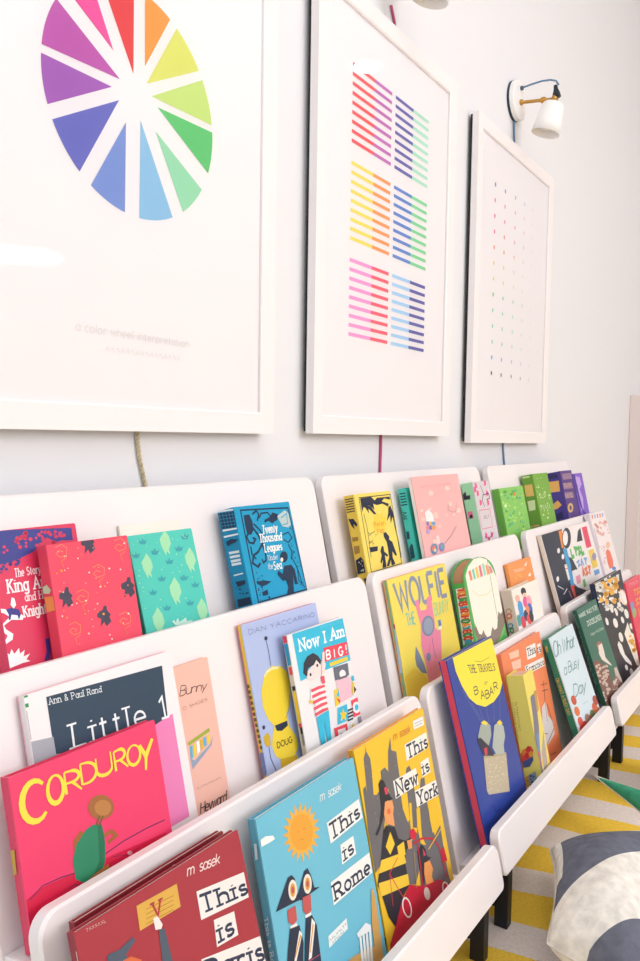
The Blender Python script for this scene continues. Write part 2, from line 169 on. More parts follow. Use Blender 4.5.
 ('L','title_lettering','F','#d98c8c',6.2,[821,1881,817,1837,891,1842]),
 ('L','title_lettering','F','#d98c8c',6.2,[927,1879,1003,1877,963,1860,961,1838]),
 ('L','title_lettering','F','#d98c8c',6.3,[1112,1878,1034,1871,1109,1852,1031,1840]),
 ('L','title_lettering','F','#d98c8c',6.3,[1140,1839,1183,1880,1217,1839]),
 ('L','title_lettering','F','#d98c8c',6.3,[1250,1840,1294,1881,1328,1840]),
 ('L','title_lettering','F','#d98c8c',6.4,[1367,1881,1446,1879,1404,1862,1401,1841]),
 ('L','title_lettering','F','#d98c8c',6.4,[1480,1882,1560,1880,1517,1863,1514,1842]),
 ('L','title_lettering','F','#d98c8c',6.4,[1595,1882,1675,1880,1632,1863,1628,1842]),
 ('L','title_lettering','F','#d98c8c',6.5,[1703,1843,1751,1883,1785,1843]),
 ('L','title_lettering','F','#de9a9a',4.2,[745,1689,774,1722,792,1689]),
 ('L','title_lettering','F','#de9a9a',4.3,[864,1721,817,1715,861,1700,813,1691]),
 ('L','title_lettering','F','#de9a9a',4.3,[885,1724,880,1690,928,1693]),
 ('L','title_lettering','F','#de9a9a',4.3,[953,1722,1000,1721,974,1707,972,1690]),
 ('L','title_lettering','F','#de9a9a',4.3,[1021,1722,1069,1721,1043,1707,1040,1690]),
 ('L','title_lettering','F','#de9a9a',4.3,[1085,1691,1114,1723,1133,1691]),
 ('L','title_lettering','F','#de9a9a',4.3,[1159,1724,1154,1691,1204,1694]),
 ('L','title_lettering','F','#de9a9a',4.3,[1229,1724,1224,1691,1274,1695]),
 ('L','title_lettering','F','#de9a9a',4.3,[1299,1724,1294,1692,1344,1695]),
 ('M','cover_picture','F','#fbd3c8',[[792,1159,702,1189,739,1236,852,1236,885,1188],[813,972,781,1013,859,1038,940,1013,912,972],[253,1360,159,1345,101,1380,159,1417,253,1405],[1426,1430,1526,1485,1678,1463,1670,1394,1514,1374],[439,678,405,742,530,773,642,728,585,669],[229,1159,106,1168,88,1225,200,1250,288,1210],[494,1371,508,1413,602,1421,647,1384,580,1353],[662,1267,743,1315,871,1296,868,1236,739,1219],[604,1678,650,1750,816,1758,873,1689,740,1640],[1715,1166,1615,1154,1557,1191,1622,1225,1719,1210],[640,1199,630,1233,700,1249,755,1224,717,1193],[1530,1710,1413,1756,1488,1822,1654,1816,1680,1746],[1913,1197,1782,1240,1840,1305,2008,1304,2054,1236],[1338,1184,1263,1174,1217,1201,1264,1229,1339,1218]]),
 ('P','cover_picture','F','#f3f0f0',[305,1327,476,1392,645,1274,654,1125,497,1021,294,1155]),
 ('P','cover_picture','F','#8f7fc0',[455,1095,441,1079,416,1066,384,1059,349,1059,316,1065,292,1077,279,1093,279,1110,292,1126,317,1139,349,1146,384,1146,417,1140,442,1128,455,1112]),
 ('P','cover_picture','F','#f2b84b',[573,1085,559,1068,533,1056,500,1049,465,1049,432,1055,407,1067,394,1083,394,1100,408,1116,433,1129,466,1136,501,1136,534,1130,559,1118,573,1102]),
 ('P','cover_picture','F','#6fa8d8',[692,1074,678,1058,652,1045,618,1038,582,1038,549,1045,524,1057,511,1073,511,1090,525,1106,550,1119,583,1126,619,1127,652,1120,678,1108,692,1092]),
 ('P','cover_picture','F','#e58aa8',[421,1013,408,997,383,984,350,978,315,977,283,984,259,996,246,1012,246,1029,259,1045,284,1057,316,1064,351,1064,383,1058,408,1046,421,1030]),
 ('P','cover_picture','F','#7a6fb0',[538,1002,525,986,499,974,466,967,431,967,399,973,374,985,361,1001,361,1018,374,1034,399,1047,432,1054,467,1054,500,1048,525,1036,539,1020]),
 ('P','cover_picture','F','#f0a050',[657,991,643,975,617,963,584,956,548,956,515,962,490,974,477,990,477,1008,491,1024,516,1036,549,1043,585,1044,618,1037,643,1025,657,1009]),
 ('P','cover_picture','F','#b9a0d8',[388,931,374,915,349,903,317,896,282,896,250,903,226,915,213,931,213,948,226,964,251,976,283,983,318,983,350,976,375,964,388,948]),
 ('P','cover_picture','F','#f4d9d6',[588,819,740,823,746,666,602,642]),
 ('P','cover_picture','F','#5f8fb8',[585,555,555,514,505,483,443,465,379,464,322,479,280,509,261,548,266,591,295,632,344,663,405,681,470,683,528,668,570,639,590,599]),
 ('P','cover_picture','F','#e87a5a',[496,577,481,555,454,538,422,528,388,528,358,536,336,552,326,573,329,596,344,617,370,634,403,644,437,645,467,637,489,621,499,600]),
 ('P','cover_picture','F','#f6d9a0',[500,538,491,526,475,517,455,512,434,512,414,517,400,526,393,537,394,550,403,561,418,570,438,575,460,575,479,570,494,562,501,550]),
 ('P','cover_picture','F','#8c84b8',[907,558,882,524,841,497,791,482,739,481,693,493,660,518,645,551,650,586,674,620,715,647,765,662,817,664,863,652,897,627,912,594]),
 ('P','cover_picture','F','#67b0b8',[863,571,850,553,829,539,804,531,778,530,755,536,738,549,731,566,734,585,747,603,767,617,792,625,819,626,842,619,858,607,866,590]),
 ('L','cover_picture','F','#9a8f98',12.5,[928,627,1342,763,1670,937]),
 ('L','cover_picture','F','#c98f90',10.8,[1495,1443,1389,1307,1647,1239,1859,1273,1883,1439]),
]),
('a8', 'clothbound_book', 'mint spined book with pink and grey sprigs on its cover', [1.6807, -0.1123, 0.4971], -0.227, 0.0965, 0.1856, 0.0288, '#dcd3d6', '#a5e0b4', '#a5e0b4', '#f3ead8', 0, [
 ('P','cover_picture','F','#ee5a92',[121,1835,229,1804,221,1714,94,1685]),
 ('P','cover_picture','F','#ee5a92',[692,1880,806,1848,796,1756,663,1726]),
 ('P','cover_picture','F','#ee5a92',[148,1655,256,1623,248,1533,121,1505]),
 ('P','cover_picture','F','#ee5a92',[710,1627,824,1594,814,1502,681,1473]),
 ('P','cover_picture','F','#ee5a92',[208,1428,318,1395,309,1305,182,1278]),
 ('P','cover_picture','F','#ee5a92',[658,1401,771,1367,762,1276,630,1248]),
 ('P','cover_picture','F','#ee5a92',[174,650,283,613,274,525,148,502]),
 ('P','cover_picture','F','#ee5a92',[518,640,630,602,621,512,491,489]),
 ('P','cover_picture','F','#ee5a92',[298,549,407,511,399,423,271,400]),
 ('P','cover_picture','F','#ee5a92',[25,1750,133,1719,124,1630,-1,1600]),
 ('L','cover_picture','F','#33303c',21.4,[431,1750,515,1564,373,1391,451,1242]),
 ('L','cover_picture','F','#33303c',19.1,[493,1520,837,1547,863,1430,644,1397]),
 ('L','cover_picture','F','#33303c',18.7,[142,560,331,474,687,597]),
 ('L','cover_picture','F','#ee5a92',14.0,[78,1178,733,1168,695,732,46,738,78,1178]),
 ('L','title_lettering','F','#8a8088',11.3,[330,1030,270,1019,327,982,267,963]),
 ('L','title_lettering','F','#8a8088',11.3,[416,1028,355,1017,413,979,352,961]),
 ('L','title_lettering','F','#8a8088',11.4,[442,1035,437,954,499,961]),
 ('L','title_lettering','F','#8a8088',11.4,[529,1029,589,1023,557,992,555,951]),
 ('P','spine_print','S','#2f3040',[292,1598,215,1674,204,1560,116,1567,126,1471,298,1474]),
 ('P','spine_print','S','#ee7aa2',[259,1190,136,1188,130,1027,257,1012]),
 ('P','spine_print','S','#2f3040',[219,1104,150,1119,149,1030,226,1024]),
]),
('a9', 'clothbound_book', 'light green clothbound book with a flecked meadow pattern', [1.8846, -0.0947, 0.4931], -0.227, 0.1759, 0.1633, 0.02, '#8fce6a', '#74ba52', '#74ba52', '#f3ead8', 0, [
 ('M','cover_picture','F','#a5dc6a',[[1144,769,1208,808,1336,797,1351,751,1231,734],[268,844,322,887,454,881,482,833,367,810],[808,1385,878,1410,964,1395,948,1360,851,1354],[187,1169,81,1199,127,1245,261,1244,299,1197],[375,1174,248,1187,246,1236,372,1252,452,1214],[586,817,498,851,556,891,682,882,701,836],[194,917,138,907,95,924,124,944,185,940],[232,771,219,801,293,813,351,791,313,765],[251,1424,244,1447,301,1457,342,1441,311,1421],[1387,1317,1322,1297,1249,1312,1269,1341,1354,1344],[933,1210,911,1235,973,1250,1033,1235,1008,1209],[838,1040,814,1065,875,1081,937,1065,914,1040],[751,1075,793,1097,866,1090,869,1063,797,1053],[1138,730,1067,777,1169,814,1305,789,1286,737]]),
 ('M','cover_picture','F','#5cae48',[[237,760,157,788,204,824,313,818,334,778],[282,639,201,675,265,712,387,700,397,654],[788,1285,730,1293,737,1316,798,1321,829,1302],[995,1467,865,1464,822,1507,925,1537,1033,1512],[302,1497,301,1548,435,1566,519,1526,436,1483],[1250,836,1185,843,1183,867,1246,875,1288,855],[812,1401,682,1419,695,1469,833,1483,906,1440],[167,651,206,671,273,663,275,638,210,630],[640,914,576,937,615,965,704,960,720,928],[397,1498,267,1495,226,1539,329,1570,436,1544],[1073,1328,1142,1374,1288,1367,1309,1316,1176,1291],[948,669,945,709,1051,721,1120,688,1056,656],[280,1005,156,1000,103,1042,195,1073,304,1050],[1240,507,1148,523,1156,557,1253,563,1305,532]]),
 ('M','cover_picture','F','#5fb98a',[[1438,1419,1488,1436,1548,1426,1535,1402,1467,1398],[348,1402,242,1414,244,1455,351,1468,416,1435],[1407,1267,1263,1279,1253,1330,1392,1351,1487,1312],[682,501,747,535,862,522,868,479,756,467],[1070,1485,1007,1528,1105,1564,1230,1544,1208,1495],[449,1320,388,1360,478,1395,595,1376,578,1329],[1225,629,1149,674,1245,711,1382,689,1369,638],[909,867,962,890,1042,878,1037,848,955,841],[360,653,322,701,436,727,545,695,497,649],[279,617,168,612,116,649,194,677,295,657],[54,973,88,991,147,985,150,963,92,955],[678,957,655,991,736,1009,810,986,774,954],[1343,1192,1297,1221,1365,1247,1453,1232,1440,1198],[434,863,349,886,379,921,484,921,518,885]]),
 ('M','cover_picture','F','#b8e07a',[[1313,444,1188,424,1087,461,1148,504,1288,494],[945,1067,843,1055,778,1085,838,1116,942,1106],[301,1044,241,1062,268,1089,346,1087,366,1060],[97,1437,1,1458,30,1499,144,1504,186,1465],[775,720,698,703,627,725,660,755,752,752],[1051,860,1008,899,1100,925,1202,902,1171,861],[1471,1113,1349,1131,1361,1177,1490,1188,1559,1148],[864,800,785,787,722,810,761,837,849,832],[651,717,564,743,600,779,710,777,742,738],[1016,1344,941,1351,937,1378,1010,1389,1060,1368],[1311,1340,1244,1328,1193,1347,1228,1370,1302,1366],[22,1248,48,1285,152,1288,190,1252,109,1228],[535,1128,452,1134,443,1164,520,1177,577,1154],[1172,923,1093,911,1035,934,1079,960,1163,953]]),
 ('P','cover_picture','F','#e8763c',[1059,1434,1043,1414,1019,1397,992,1387,964,1385,941,1390,926,1403,921,1420,926,1441,942,1461,966,1477,993,1487,1021,1490,1044,1485,1060,1472,1065,1454]),
 ('P','cover_picture','F','#e0f2c0',[304,1158,289,1143,263,1131,229,1124,193,1123,160,1129,136,1139,124,1154,125,1170,140,1185,166,1197,199,1203,235,1204,268,1199,293,1188,306,1174]),
 ('M','cover_picture','F','#a8cf6a',[[1254,744,1157,741,1115,772,1185,795,1272,778],[799,613,744,622,750,644,809,647,839,628],[1500,1334,1432,1358,1476,1388,1573,1384,1588,1350],[826,514,762,503,709,522,739,545,812,540],[1247,662,1225,691,1298,706,1364,686,1333,659],[1677,1539,1646,1573,1730,1595,1814,1575,1780,1541],[931,855,914,876,964,888,1013,874,992,854],[1305,954,1262,962,1270,979,1319,981,1341,966],[886,701,897,734,989,739,1036,709,972,685],[1335,1356,1251,1357,1232,1386,1303,1402,1368,1384],[1746,1370,1668,1346,1581,1363,1605,1398,1707,1402],[1427,1150,1361,1164,1379,1191,1457,1193,1486,1168],[1070,1043,987,1054,991,1085,1076,1094,1125,1067],[995,661,947,669,950,687,1000,691,1029,675],[1133,969,1137,987,1188,991,1215,975,1181,961],[1342,1462,1289,1449,1240,1463,1263,1483,1326,1483],[1154,1425,1123,1441,1159,1457,1212,1451,1209,1431],[1359,1207,1313,1225,1349,1246,1418,1241,1424,1217],[1044,526,1050,545,1103,547,1131,530,1094,517],[1137,541,1077,523,1006,539,1023,566,1103,568]]),
]),
('a10', 'clothbound_book', 'olive green clothbound book with a gold band on its spine', [2.101, -0.1142, 0.4976], -0.227, 0.1278, 0.1907, 0.0331, '#7fb04a', '#6d9f3e', '#6d9f3e', '#f3ead8', 0, [
 ('M','cover_picture','F','#d5e8a8',[[578,1462,566,1475,604,1484,639,1475,623,1462],[219,1494,200,1514,252,1527,304,1516,283,1495],[997,1250,1072,1273,1164,1259,1147,1226,1043,1220],[281,1759,298,1775,349,1776,364,1761,322,1750],[514,599,489,630,571,646,649,625,613,595],[600,1769,610,1784,654,1787,673,1774,639,1763],[632,815,617,839,683,850,739,833,708,811],[609,637,575,649,598,663,647,659,654,643],[292,710,201,712,177,741,253,757,324,737],[74,1517,79,1537,137,1542,167,1526,128,1510],[364,826,327,841,360,857,417,851,420,832],[90,974,117,995,187,993,204,971,144,959],[989,1165,1018,1178,1064,1173,1064,1158,1018,1153],[970,1227,1012,1246,1082,1240,1084,1216,1014,1208],[252,1495,236,1521,306,1535,367,1518,333,1493],[686,722,624,735,643,758,716,758,742,736],[278,1552,226,1563,244,1583,307,1585,328,1566],[787,1005,720,1015,730,1039,802,1043,838,1022],[636,1326,610,1353,684,1371,756,1354,726,1326],[712,1346,708,1370,777,1380,824,1362,784,1341],[1000,1141,991,1161,1048,1171,1093,1156,1063,1138],[126,1390,102,1402,129,1413,170,1409,168,1394],[229,1306,202,1332,271,1350,342,1334,316,1307],[-5,1247,6,1261,48,1262,63,1249,30,1240]]),
 ('L','title_lettering','F','#e6f0c4',15.4,[306,1305,224,1288,306,1234,227,1206]),
 ('L','title_lettering','F','#e6f0c4',15.4,[341,1316,340,1199,420,1210]),
 ('L','title_lettering','F','#e6f0c4',15.5,[461,1314,454,1198,536,1209]),
 ('L','title_lettering','F','#e6f0c4',15.6,[665,1300,578,1284,655,1231,570,1203]),
 ('L','title_lettering','F','#e6f0c4',15.6,[702,1305,786,1299,736,1254,726,1196]),
 ('L','title_lettering','F','#e6f0c4',17.7,[128,1014,251,1005,185,952,180,884]),
 ('L','title_lettering','F','#e6f0c4',17.8,[289,881,367,1009,408,878]),
 ('L','title_lettering','F','#e6f0c4',17.9,[459,877,546,1005,579,874]),
 ('L','title_lettering','F','#e6f0c4',18.1,[631,873,728,1001,753,870]),
 ('L','title_lettering','F','#e6f0c4',18.2,[806,868,913,997,929,865]),
 ('P','spine_print','S','#e3bd6a',[290,1634,65,1632,66,1302,304,1309]),
 ('P','spine_print','S','#c9d99a',[301,1881,93,1871,92,1823,301,1832]),
 ('P','spine_print','S','#d5e6b0',[289,1184,70,1186,104,910,295,902]),
 ('P','spine_print','S','#e0b070',[328,483,93,496,87,452,325,449]),
]),
('a11', 'clothbound_book', 'dark purple clothbound book with gold panels on its spine', [2.3545, -0.1142, 0.4976], -0.227, 0.1165, 0.1914, 0.0403, '#5f4488', '#4b3f8c', '#4b3f8c', '#f3ead8', 0, [
 ('P','cover_picture','F','#9a7a98',[134,1827,1077,1824,1100,1635,119,1639]),
 ('P','cover_picture','F','#9a7a98',[43,1535,978,1523,1001,1334,27,1349]),
 ('P','cover_picture','F','#9a7a98',[-49,1246,880,1225,903,1037,-64,1061]),
 ('P','cover_picture','F','#d8b46c',[609,733,550,680,456,637,343,613,228,610,128,629,58,666,28,717,43,773,100,826,191,868,303,893,420,897,522,879,594,842,625,790]),
 ('P','cover_picture','F','#5f4488',[445,745,417,718,375,696,325,684,275,682,233,690,204,709,193,734,202,762,230,788,271,810,321,823,371,825,414,816,444,798,454,773]),
 ('L','title_lettering','F','#d8b46c',18.7,[88,1523,233,1517,150,1471,138,1413]),
 ('L','title_lettering','F','#d8b46c',18.8,[298,1528,271,1414,420,1426]),
 ('L','title_lettering','F','#d8b46c',18.9,[480,1415,582,1522,627,1416]),
 ('L','title_lettering','F','#d8b46c',19.2,[872,1515,715,1499,851,1450,692,1422]),
 ('L','title_lettering','F','#d8b46c',18.6,[-28,1076,71,1185,123,1075]),
 ('L','title_lettering','F','#d8b46c',18.7,[188,1074,292,1183,342,1073]),
 ('L','title_lettering','F','#d8b46c',18.9,[438,1181,595,1173,502,1129,486,1072]),
 ('L','title_lettering','F','#d8b46c',19.1,[667,1184,632,1070,794,1080]),
 ('P','spine_print','S','#e0b060',[413,1650,93,1634,115,1307,414,1316]),
 ('P','spine_print','S','#e0b060',[435,933,236,1044,144,885,302,788,433,782]),
 ('P','spine_print','S','#2d2a60',[395,1879,104,1851,98,1716,397,1734]),
 ('P','spine_print','S','#2d2a60',[411,618,173,686,162,472,405,456]),
]),
('a12', 'clothbound_book', 'violet clothbound book at the far right end of the top shelf', [2.5329, -0.1006, 0.4944], -0.227, 0.1004, 0.1802, 0.02, '#8b68cf', '#5a45a8', '#5a45a8', '#f3ead8', 0, [
 ('P','cover_picture','F','#c9a8e8',[26,1628,276,1705,648,1663,728,1427,375,1270,572,971,436,633,70,545,260,874,-28,1119,258,1390]),
 ('P','cover_picture','F','#4a3a9a',[-69,1774,167,1778,180,1565,300,586,613,448,289,426,69,829]),
]),
('b1', 'picture_book', 'white picture book with a dark slate title block and pink corner', [0.4368, -0.1989, 0.3188], -0.242, 0.1926, 0.2164, 0.01, '#f4eef0', '#e9e2e4', '#f3b8c4', '#f3ead8', 0, [
 ('P','cover_picture','F','#2b4257',[237,2087,1765,2029,1712,1346,233,1531]),
 ('P','cover_picture','F','#a9abb5',[-6,1729,247,1699,249,1525,218,1128,-22,1184]),
 ('P','cover_picture','F','#ef86bd',[1332,1400,1801,1475,1795,328,1308,323]),
 ('T','author_lettering','F','#e9eef2','Ann & Paul Rand',[255,2071,887,2023,885,1965,261,2007],'serif',0.12),
 ('T','title_lettering','F','#f4f7f9','Little 1',[468,1752,1712,1695,1716,1462,460,1526],'serif',0.11),
 ('P','cover_picture','F','#3f9a5c',[-8,2178,40,2176,42,2139,-6,2142]),
 ('P','cover_picture','F','#3f9a5c',[-16,2085,36,2084,38,2048,-15,2049]),
 ('P','cover_picture','F','#c9c2c6',[-12,2020,12,2016,14,1748,-11,1745]),
]),
('b2', 'picture_book', 'hot pink picture book with large yellow hand lettered title', [0.3971, -0.217, 0.323], -0.232, 0.1746, 0.154, 0.0126, '#f23f6e', '#dd3560', '#d93059', '#f4d9d2', 0, [
 ('P','cover_picture','F','#d81f47',[7,480,141,514,499,486,959,453,1661,381,1750,227,549,67,-76,235]),
 ('L','cover_picture','F','#5c2a5e',8.8,[33,467,172,524,364,510,514,480]),
 ('L','cover_picture','F','#5c2a5e',9.7,[881,500,1115,523,1415,525,1669,509]),
 ('L','cover_picture','F','#6b2b5c',6.4,[418,384,497,385,597,326]),
 ('L','cover_picture','F','#7a2b56',5.9,[956,441,1123,382,1272,387]),
 ('P','cover_picture','F','#d9a0a8',[1193,374,1189,368,1182,365,1171,365,1160,368,1149,374,1141,382,1136,391,1135,399,1139,405,1146,408,1156,408,1168,404,1178,398,1187,390,1192,382]),
 ('L','cover_picture','F','#a8672f',43.0,[736,709,636,790,574,750,562,652]),
 ('L','cover_picture','F','#a8672f',34.9,[879,663,985,673,1033,612,933,586]),
 ('P','cover_picture','F','#2f8a64',[703,801,789,814,885,781,895,696,895,588,866,440,801,350,601,345,514,428,513,596,581,721]),
 ('P','cover_picture','F','#257653',[836,795,885,781,894,616,860,443,785,357,700,351,797,471]),
 ('P','cover_picture','F','#a86a3a',[1058,876,1038,837,998,814,944,809,886,823,831,853,789,896,765,944,762,990,781,1029,819,1053,871,1059,929,1047,985,1017,1029,974,1055,924]),
 ('P','cover_picture','F','#c08248',[1027,883,1014,858,988,843,953,840,915,849,879,869,851,896,835,928,833,958,845,982,870,997,905,1001,943,993,979,973,1008,945,1025,913]),
 ('L','cover_picture','F','#7a5a34',21.4,[874,866,825,789]),
 ('L','cover_picture','F','#7a5a34',17.6,[918,849,857,781]),
 ('P','cover_picture','F','#b5743c',[671,369,896,400,896,347,740,298,647,329]),
 ('T','title_lettering','F','#f5e04a','C',[96,1433,329,1425,321,1071,81,1085],'brush',0.145),
 ('T','title_lettering','F','#f5e04a','O',[371,1410,539,1395,520,1149,349,1162],'brush',0.145),
 ('T','title_lettering','F','#f5e04a','R',[557,1389,728,1372,725,1178,552,1189],'brush',0.145),
 ('T','title_lettering','F','#f5e04a','D',[744,1404,926,1385,914,1198,738,1213],'brush',0.145),
 ('T','title_lettering','F','#f5e04a','U',[928,1396,1112,1406,1108,1204,921,1215],'brush',0.145),
 ('T','title_lettering','F','#f5e04a','R',[1151,1385,1293,1396,1307,1191,1150,1198],'brush',0.145),
 ('T','title_lettering','F','#f5e04a','O',[1319,1378,1493,1369,1476,1177,1306,1183],'brush',0.145),
 ('T','title_lettering','F','#f5e04a','Y',[1488,1347,1672,1359,1610,1161,1439,1002],'brush',0.145),
 ('P','spine_print','S','#c8a03a',[146,890,55,914,74,701,148,678]),
 ('P','spine_print','S','#e8d8cc',[197,526,121,560,121,469,183,446]),
]),
('b3', 'picture_book', 'peach picture book with script title, half hidden behind the white one', [0.6322, -0.1919, 0.3171], -0.227, 0.0592, 0.1954, 0.008, '#f4bfae', '#f4bfae', '#f4bfae', '#f3ead8', 0, [
 ('T','title_lettering','F','#6b4a48','Bunny',[38,1735,477,1681,479,1585,44,1619],'script',0.09),
 ('T','title_lettering','F','#8a6660','D SHOES',[63,1488,476,1485,476,1452,65,1451],'sans',0.1),
 ('P','cover_picture','F','#9aa7bf',[59,897,116,856,410,955,446,1003,469,1042,430,937,268,862,63,771]),
 ('P','cover_picture','F','#5cb8dd',[73,1029,120,1034,101,895,57,871]),
 ('P','cover_picture','F','#f3d23e',[131,1035,178,1041,161,911,117,889]),
 ('P','cover_picture','F','#ffffff',[188,1042,237,1048,222,928,177,908]),
 ('P','cover_picture','F','#e9b82f',[247,1049,296,1054,284,945,239,927]),
 ('P','cover_picture','F','#5cb8dd',[306,1056,355,1061,346,962,301,946]),
 ('P','cover_picture','F','#f3d23e',[366,1063,416,1068,409,979,364,965]),
 ('P','cover_picture','F','#a6b23e',[52,1081,429,1137,433,1096,63,1043]),
 ('L','title_lettering','F','#9b6e64',2.5,[75,538,84,557,96,537]),
 ('L','title_lettering','F','#9b6e64',2.5,[103,557,105,537,125,538]),
 ('L','title_lettering','F','#9b6e64',2.5,[133,556,134,535,154,537]),
 ('L','title_lettering','F','#9b6e64',2.5,[163,534,173,553,184,533]),
 ('L','title_lettering','F','#9b6e64',2.6,[193,533,203,552,214,532]),
 ('L','title_lettering','F','#9b6e64',2.6,[222,552,223,532,244,533]),
 ('L','title_lettering','F','#9b6e64',2.6,[252,550,253,531,274,532]),
 ('L','title_lettering','F','#9b6e64',2.6,[283,529,293,548,304,529]),
 ('L','title_lettering','F','#9b6e64',2.6,[334,545,313,543,335,533,313,529]),
 ('L','title_lettering','F','#9b6e64',2.6,[344,527,354,545,365,526]),
 ('L','title_lettering','F','#9b6e64',2.6,[375,545,374,526,396,527]),
 ('L','title_lettering','F','#9b6e64',2.6,[427,540,405,539,427,529,405,525]),
 ('L','title_lettering','F','#9b6e64',2.6,[437,541,459,539,447,532,447,523]),
 ('L','title_lettering','F','#9b6e64',2.6,[490,538,468,536,490,527,467,523]),
 ('T','title_lettering','F','#3c3038','Heyward',[70,374,512,357,518,238,76,259],'script',0.1),
 ('L','cover_picture','F','#3c3038',8.1,[181,207,251,218,334,204]),
]),
('b4', 'picture_book', 'pale blue picture book with a rounded yellow shape on its cover', [0.7588, -0.1975, 0.3184], -0.2395, 0.1701, 0.2209, 0.008, '#b4c2ea', '#e8c53a', '#e87a86', '#f3ead8', 0, [
 ('T','author_lettering','F','#66719c','DAN YACCARINO',[119,2125,1621,2080,1618,2022,118,2060],'sans',0.1),
 ('L','cover_picture','F','#28304e',10.7,[435,1915,448,1766,441,1577]),
 ('P','cover_picture','F','#28304e',[472,1937,466,1926,456,1919,444,1915,431,1916,419,1920,410,1929,406,1939,406,1950,412,1960,421,1968,434,1972,447,1971,459,1967,468,1958,472,1948]),
 ('P','cover_picture','F','#f3d63c',[256,1465,341,1541,477,1566,639,1522,746,1429,772,1287,752,1131,682,989,587,896,601,720,709,554,714,420,618,332,446,350,304,385,217,452,182,591,234,728,297,812,192,946,137,1116,164,1313]),
 ('P','cover_picture','F','#f8eeb0',[261,1482,340,1536,473,1554,618,1524,588,1499,451,1522,333,1498,280,1459]),
 ('P','cover_picture','F','#dfb92c',[304,385,660,318,647,204,443,196,288,229]),
 ('P','cover_picture','F','#1f2b44',[307,819,574,807,572,742,431,714,328,745]),
 ('L','cover_picture','F','#b9952a',10.9,[719,1112,643,920,548,841]),
 ('L','cover_picture','F','#28304e',10.3,[121,624,115,461,195,231]),
 ('T','title_lettering','F','#6a5420','DOUG',[287,604,606,586,600,509,283,533],'sans',0.2),
 ('P','cover_picture','F','#d8b02c',[56,758,145,781,177,720,159,611,76,613,44,686]),
 ('P','cover_picture','F','#28304e',[112,855,108,845,99,839,89,836,78,837,69,842,62,850,58,860,59,871,64,880,72,887,82,890,93,889,103,884,110,876,113,865]),
 ('P','spine_print','S','#6a5420',[82,1437,41,1440,37,1399,79,1391]),
 ('P','spine_print','S','#6a5420',[78,1365,37,1368,33,1328,75,1319]),
 ('P','spine_print','S','#6a5420',[75,1294,33,1297,29,1256,72,1248]),
 ('P','spine_print','S','#6a5420',[71,1222,30,1226,26,1185,68,1176]),
 ('P','spine_print','S','#6a5420',[67,1151,26,1155,22,1114,64,1105]),
 ('P','spine_print','S','#6a5420',[63,1080,22,1084,18,1043,60,1034]),
 ('P','spine_print','S','#6a5420',[60,1009,19,1013,15,972,57,963]),
 ('P','spine_print','S','#6a5420',[56,938,15,942,11,902,53,892]),
 ('P','spine_print','S','#6a5420',[52,867,11,871,7,831,49,821]),
 ('P','spine_print','S','#6a5420',[49,796,8,801,4,760,46,751]),
 ('P','spine_print','S','#6a5420',[45,726,4,730,0,690,42,680]),
 ('P','spine_print','S','#6a5420',[41,655,0,660,-4,620,38,610]),
 ('P','spine_print','S','#7a86b8',[66,562,-10,575,-11,325,72,248]),
]),
('b5', 'picture_book', 'picture book with a turquoise top, striped shirt child and stacked toy blocks', [0.826, -0.2133, 0.322], -0.232, 0.1412, 0.1921, 0.008, '#f2eff0', '#d3d0d2', '#d3d0d2', '#f0e6e0', 0, [
 ('P','cover_picture','F','#35bfe0',[118,1916,1394,1898,1429,1259,724,1276,774,1364,649,1440,312,1277,121,1273]),
 ('T','title_lettering','F','#fdfdfd','Now I Am',[235,1812,1358,1787,1341,1640,237,1662],'slab',0.22),
 ('L','author_lettering','F','#8fdcec',3.1,[831,1886,797,1882,832,1866,798,1858]),
 ('L','author_lettering','F','#8fdcec',3.1,[846,1887,881,1884,864,1871,865,1854]),
 ('L','author_lettering','F','#8fdcec',3.1,[895,1885,930,1882,913,1869,914,1852]),
 ('L','author_lettering','F','#8fdcec',3.1,[981,1881,946,1877,981,1860,946,1853]),
 ('L','author_lettering','F','#8fdcec',3.1,[996,1882,1031,1879,1014,1866,1014,1849]),
 ('L','author_lettering','F','#8fdcec',3.1,[1047,1847,1064,1879,1082,1846]),
 ('L','author_lettering','F','#8fdcec',3.2,[1098,1878,1134,1875,1115,1862,1115,1845]),
 ('L','author_lettering','F','#8fdcec',3.2,[1149,1878,1149,1844,1185,1846]),
 ('L','author_lettering','F','#8fdcec',3.2,[1201,1874,1238,1871,1219,1858,1218,1841]),
 ('L','author_lettering','F','#8fdcec',3.2,[1290,1869,1253,1865,1289,1849,1252,1841]),
 ('L','author_lettering','F','#8fdcec',3.2,[1304,1838,1325,1870,1341,1836]),
 ('P','cover_picture','F','#ee4a5c',[771,1584,1393,1542,1384,1349,751,1388]),
 ('T','title_lettering','F','#ffffff','B',[826,1529,928,1520,908,1404,811,1412],'sans',0.22),
 ('T','title_lettering','F','#ffffff','I',[1007,1508,1053,1512,1033,1395,992,1390],'sans',0.22),
 ('T','title_lettering','F','#ffffff','G',[1142,1507,1248,1499,1227,1380,1125,1388],'sans',0.22),
 ('T','title_lettering','F','#ffffff','!',[1325,1507,1373,1511,1352,1392,1308,1386],'sans',0.22),
 ('P','cover_picture','F','#f7d23c',[860,1348,1340,1330,1342,1279,860,1295]),
 ('P','cover_picture','F','#6b6e7c',[930,1267,1315,1241,1297,1063,921,1077]),
 ('P','cover_picture','F','#f2eff0',[1214,1103,1201,1082,1177,1068,1146,1063,1114,1066,1085,1078,1063,1097,1051,1119,1053,1143,1066,1163,1089,1177,1119,1183,1152,1180,1181,1168,1204,1149,1215,1126]),
 ('P','cover_picture','F','#6b6e7c',[994,1099,1238,1082,1246,1050,1006,1067]),
 ('P','cover_picture','F','#f6c3d2',[941,1072,1318,1042,1276,753,925,752]),
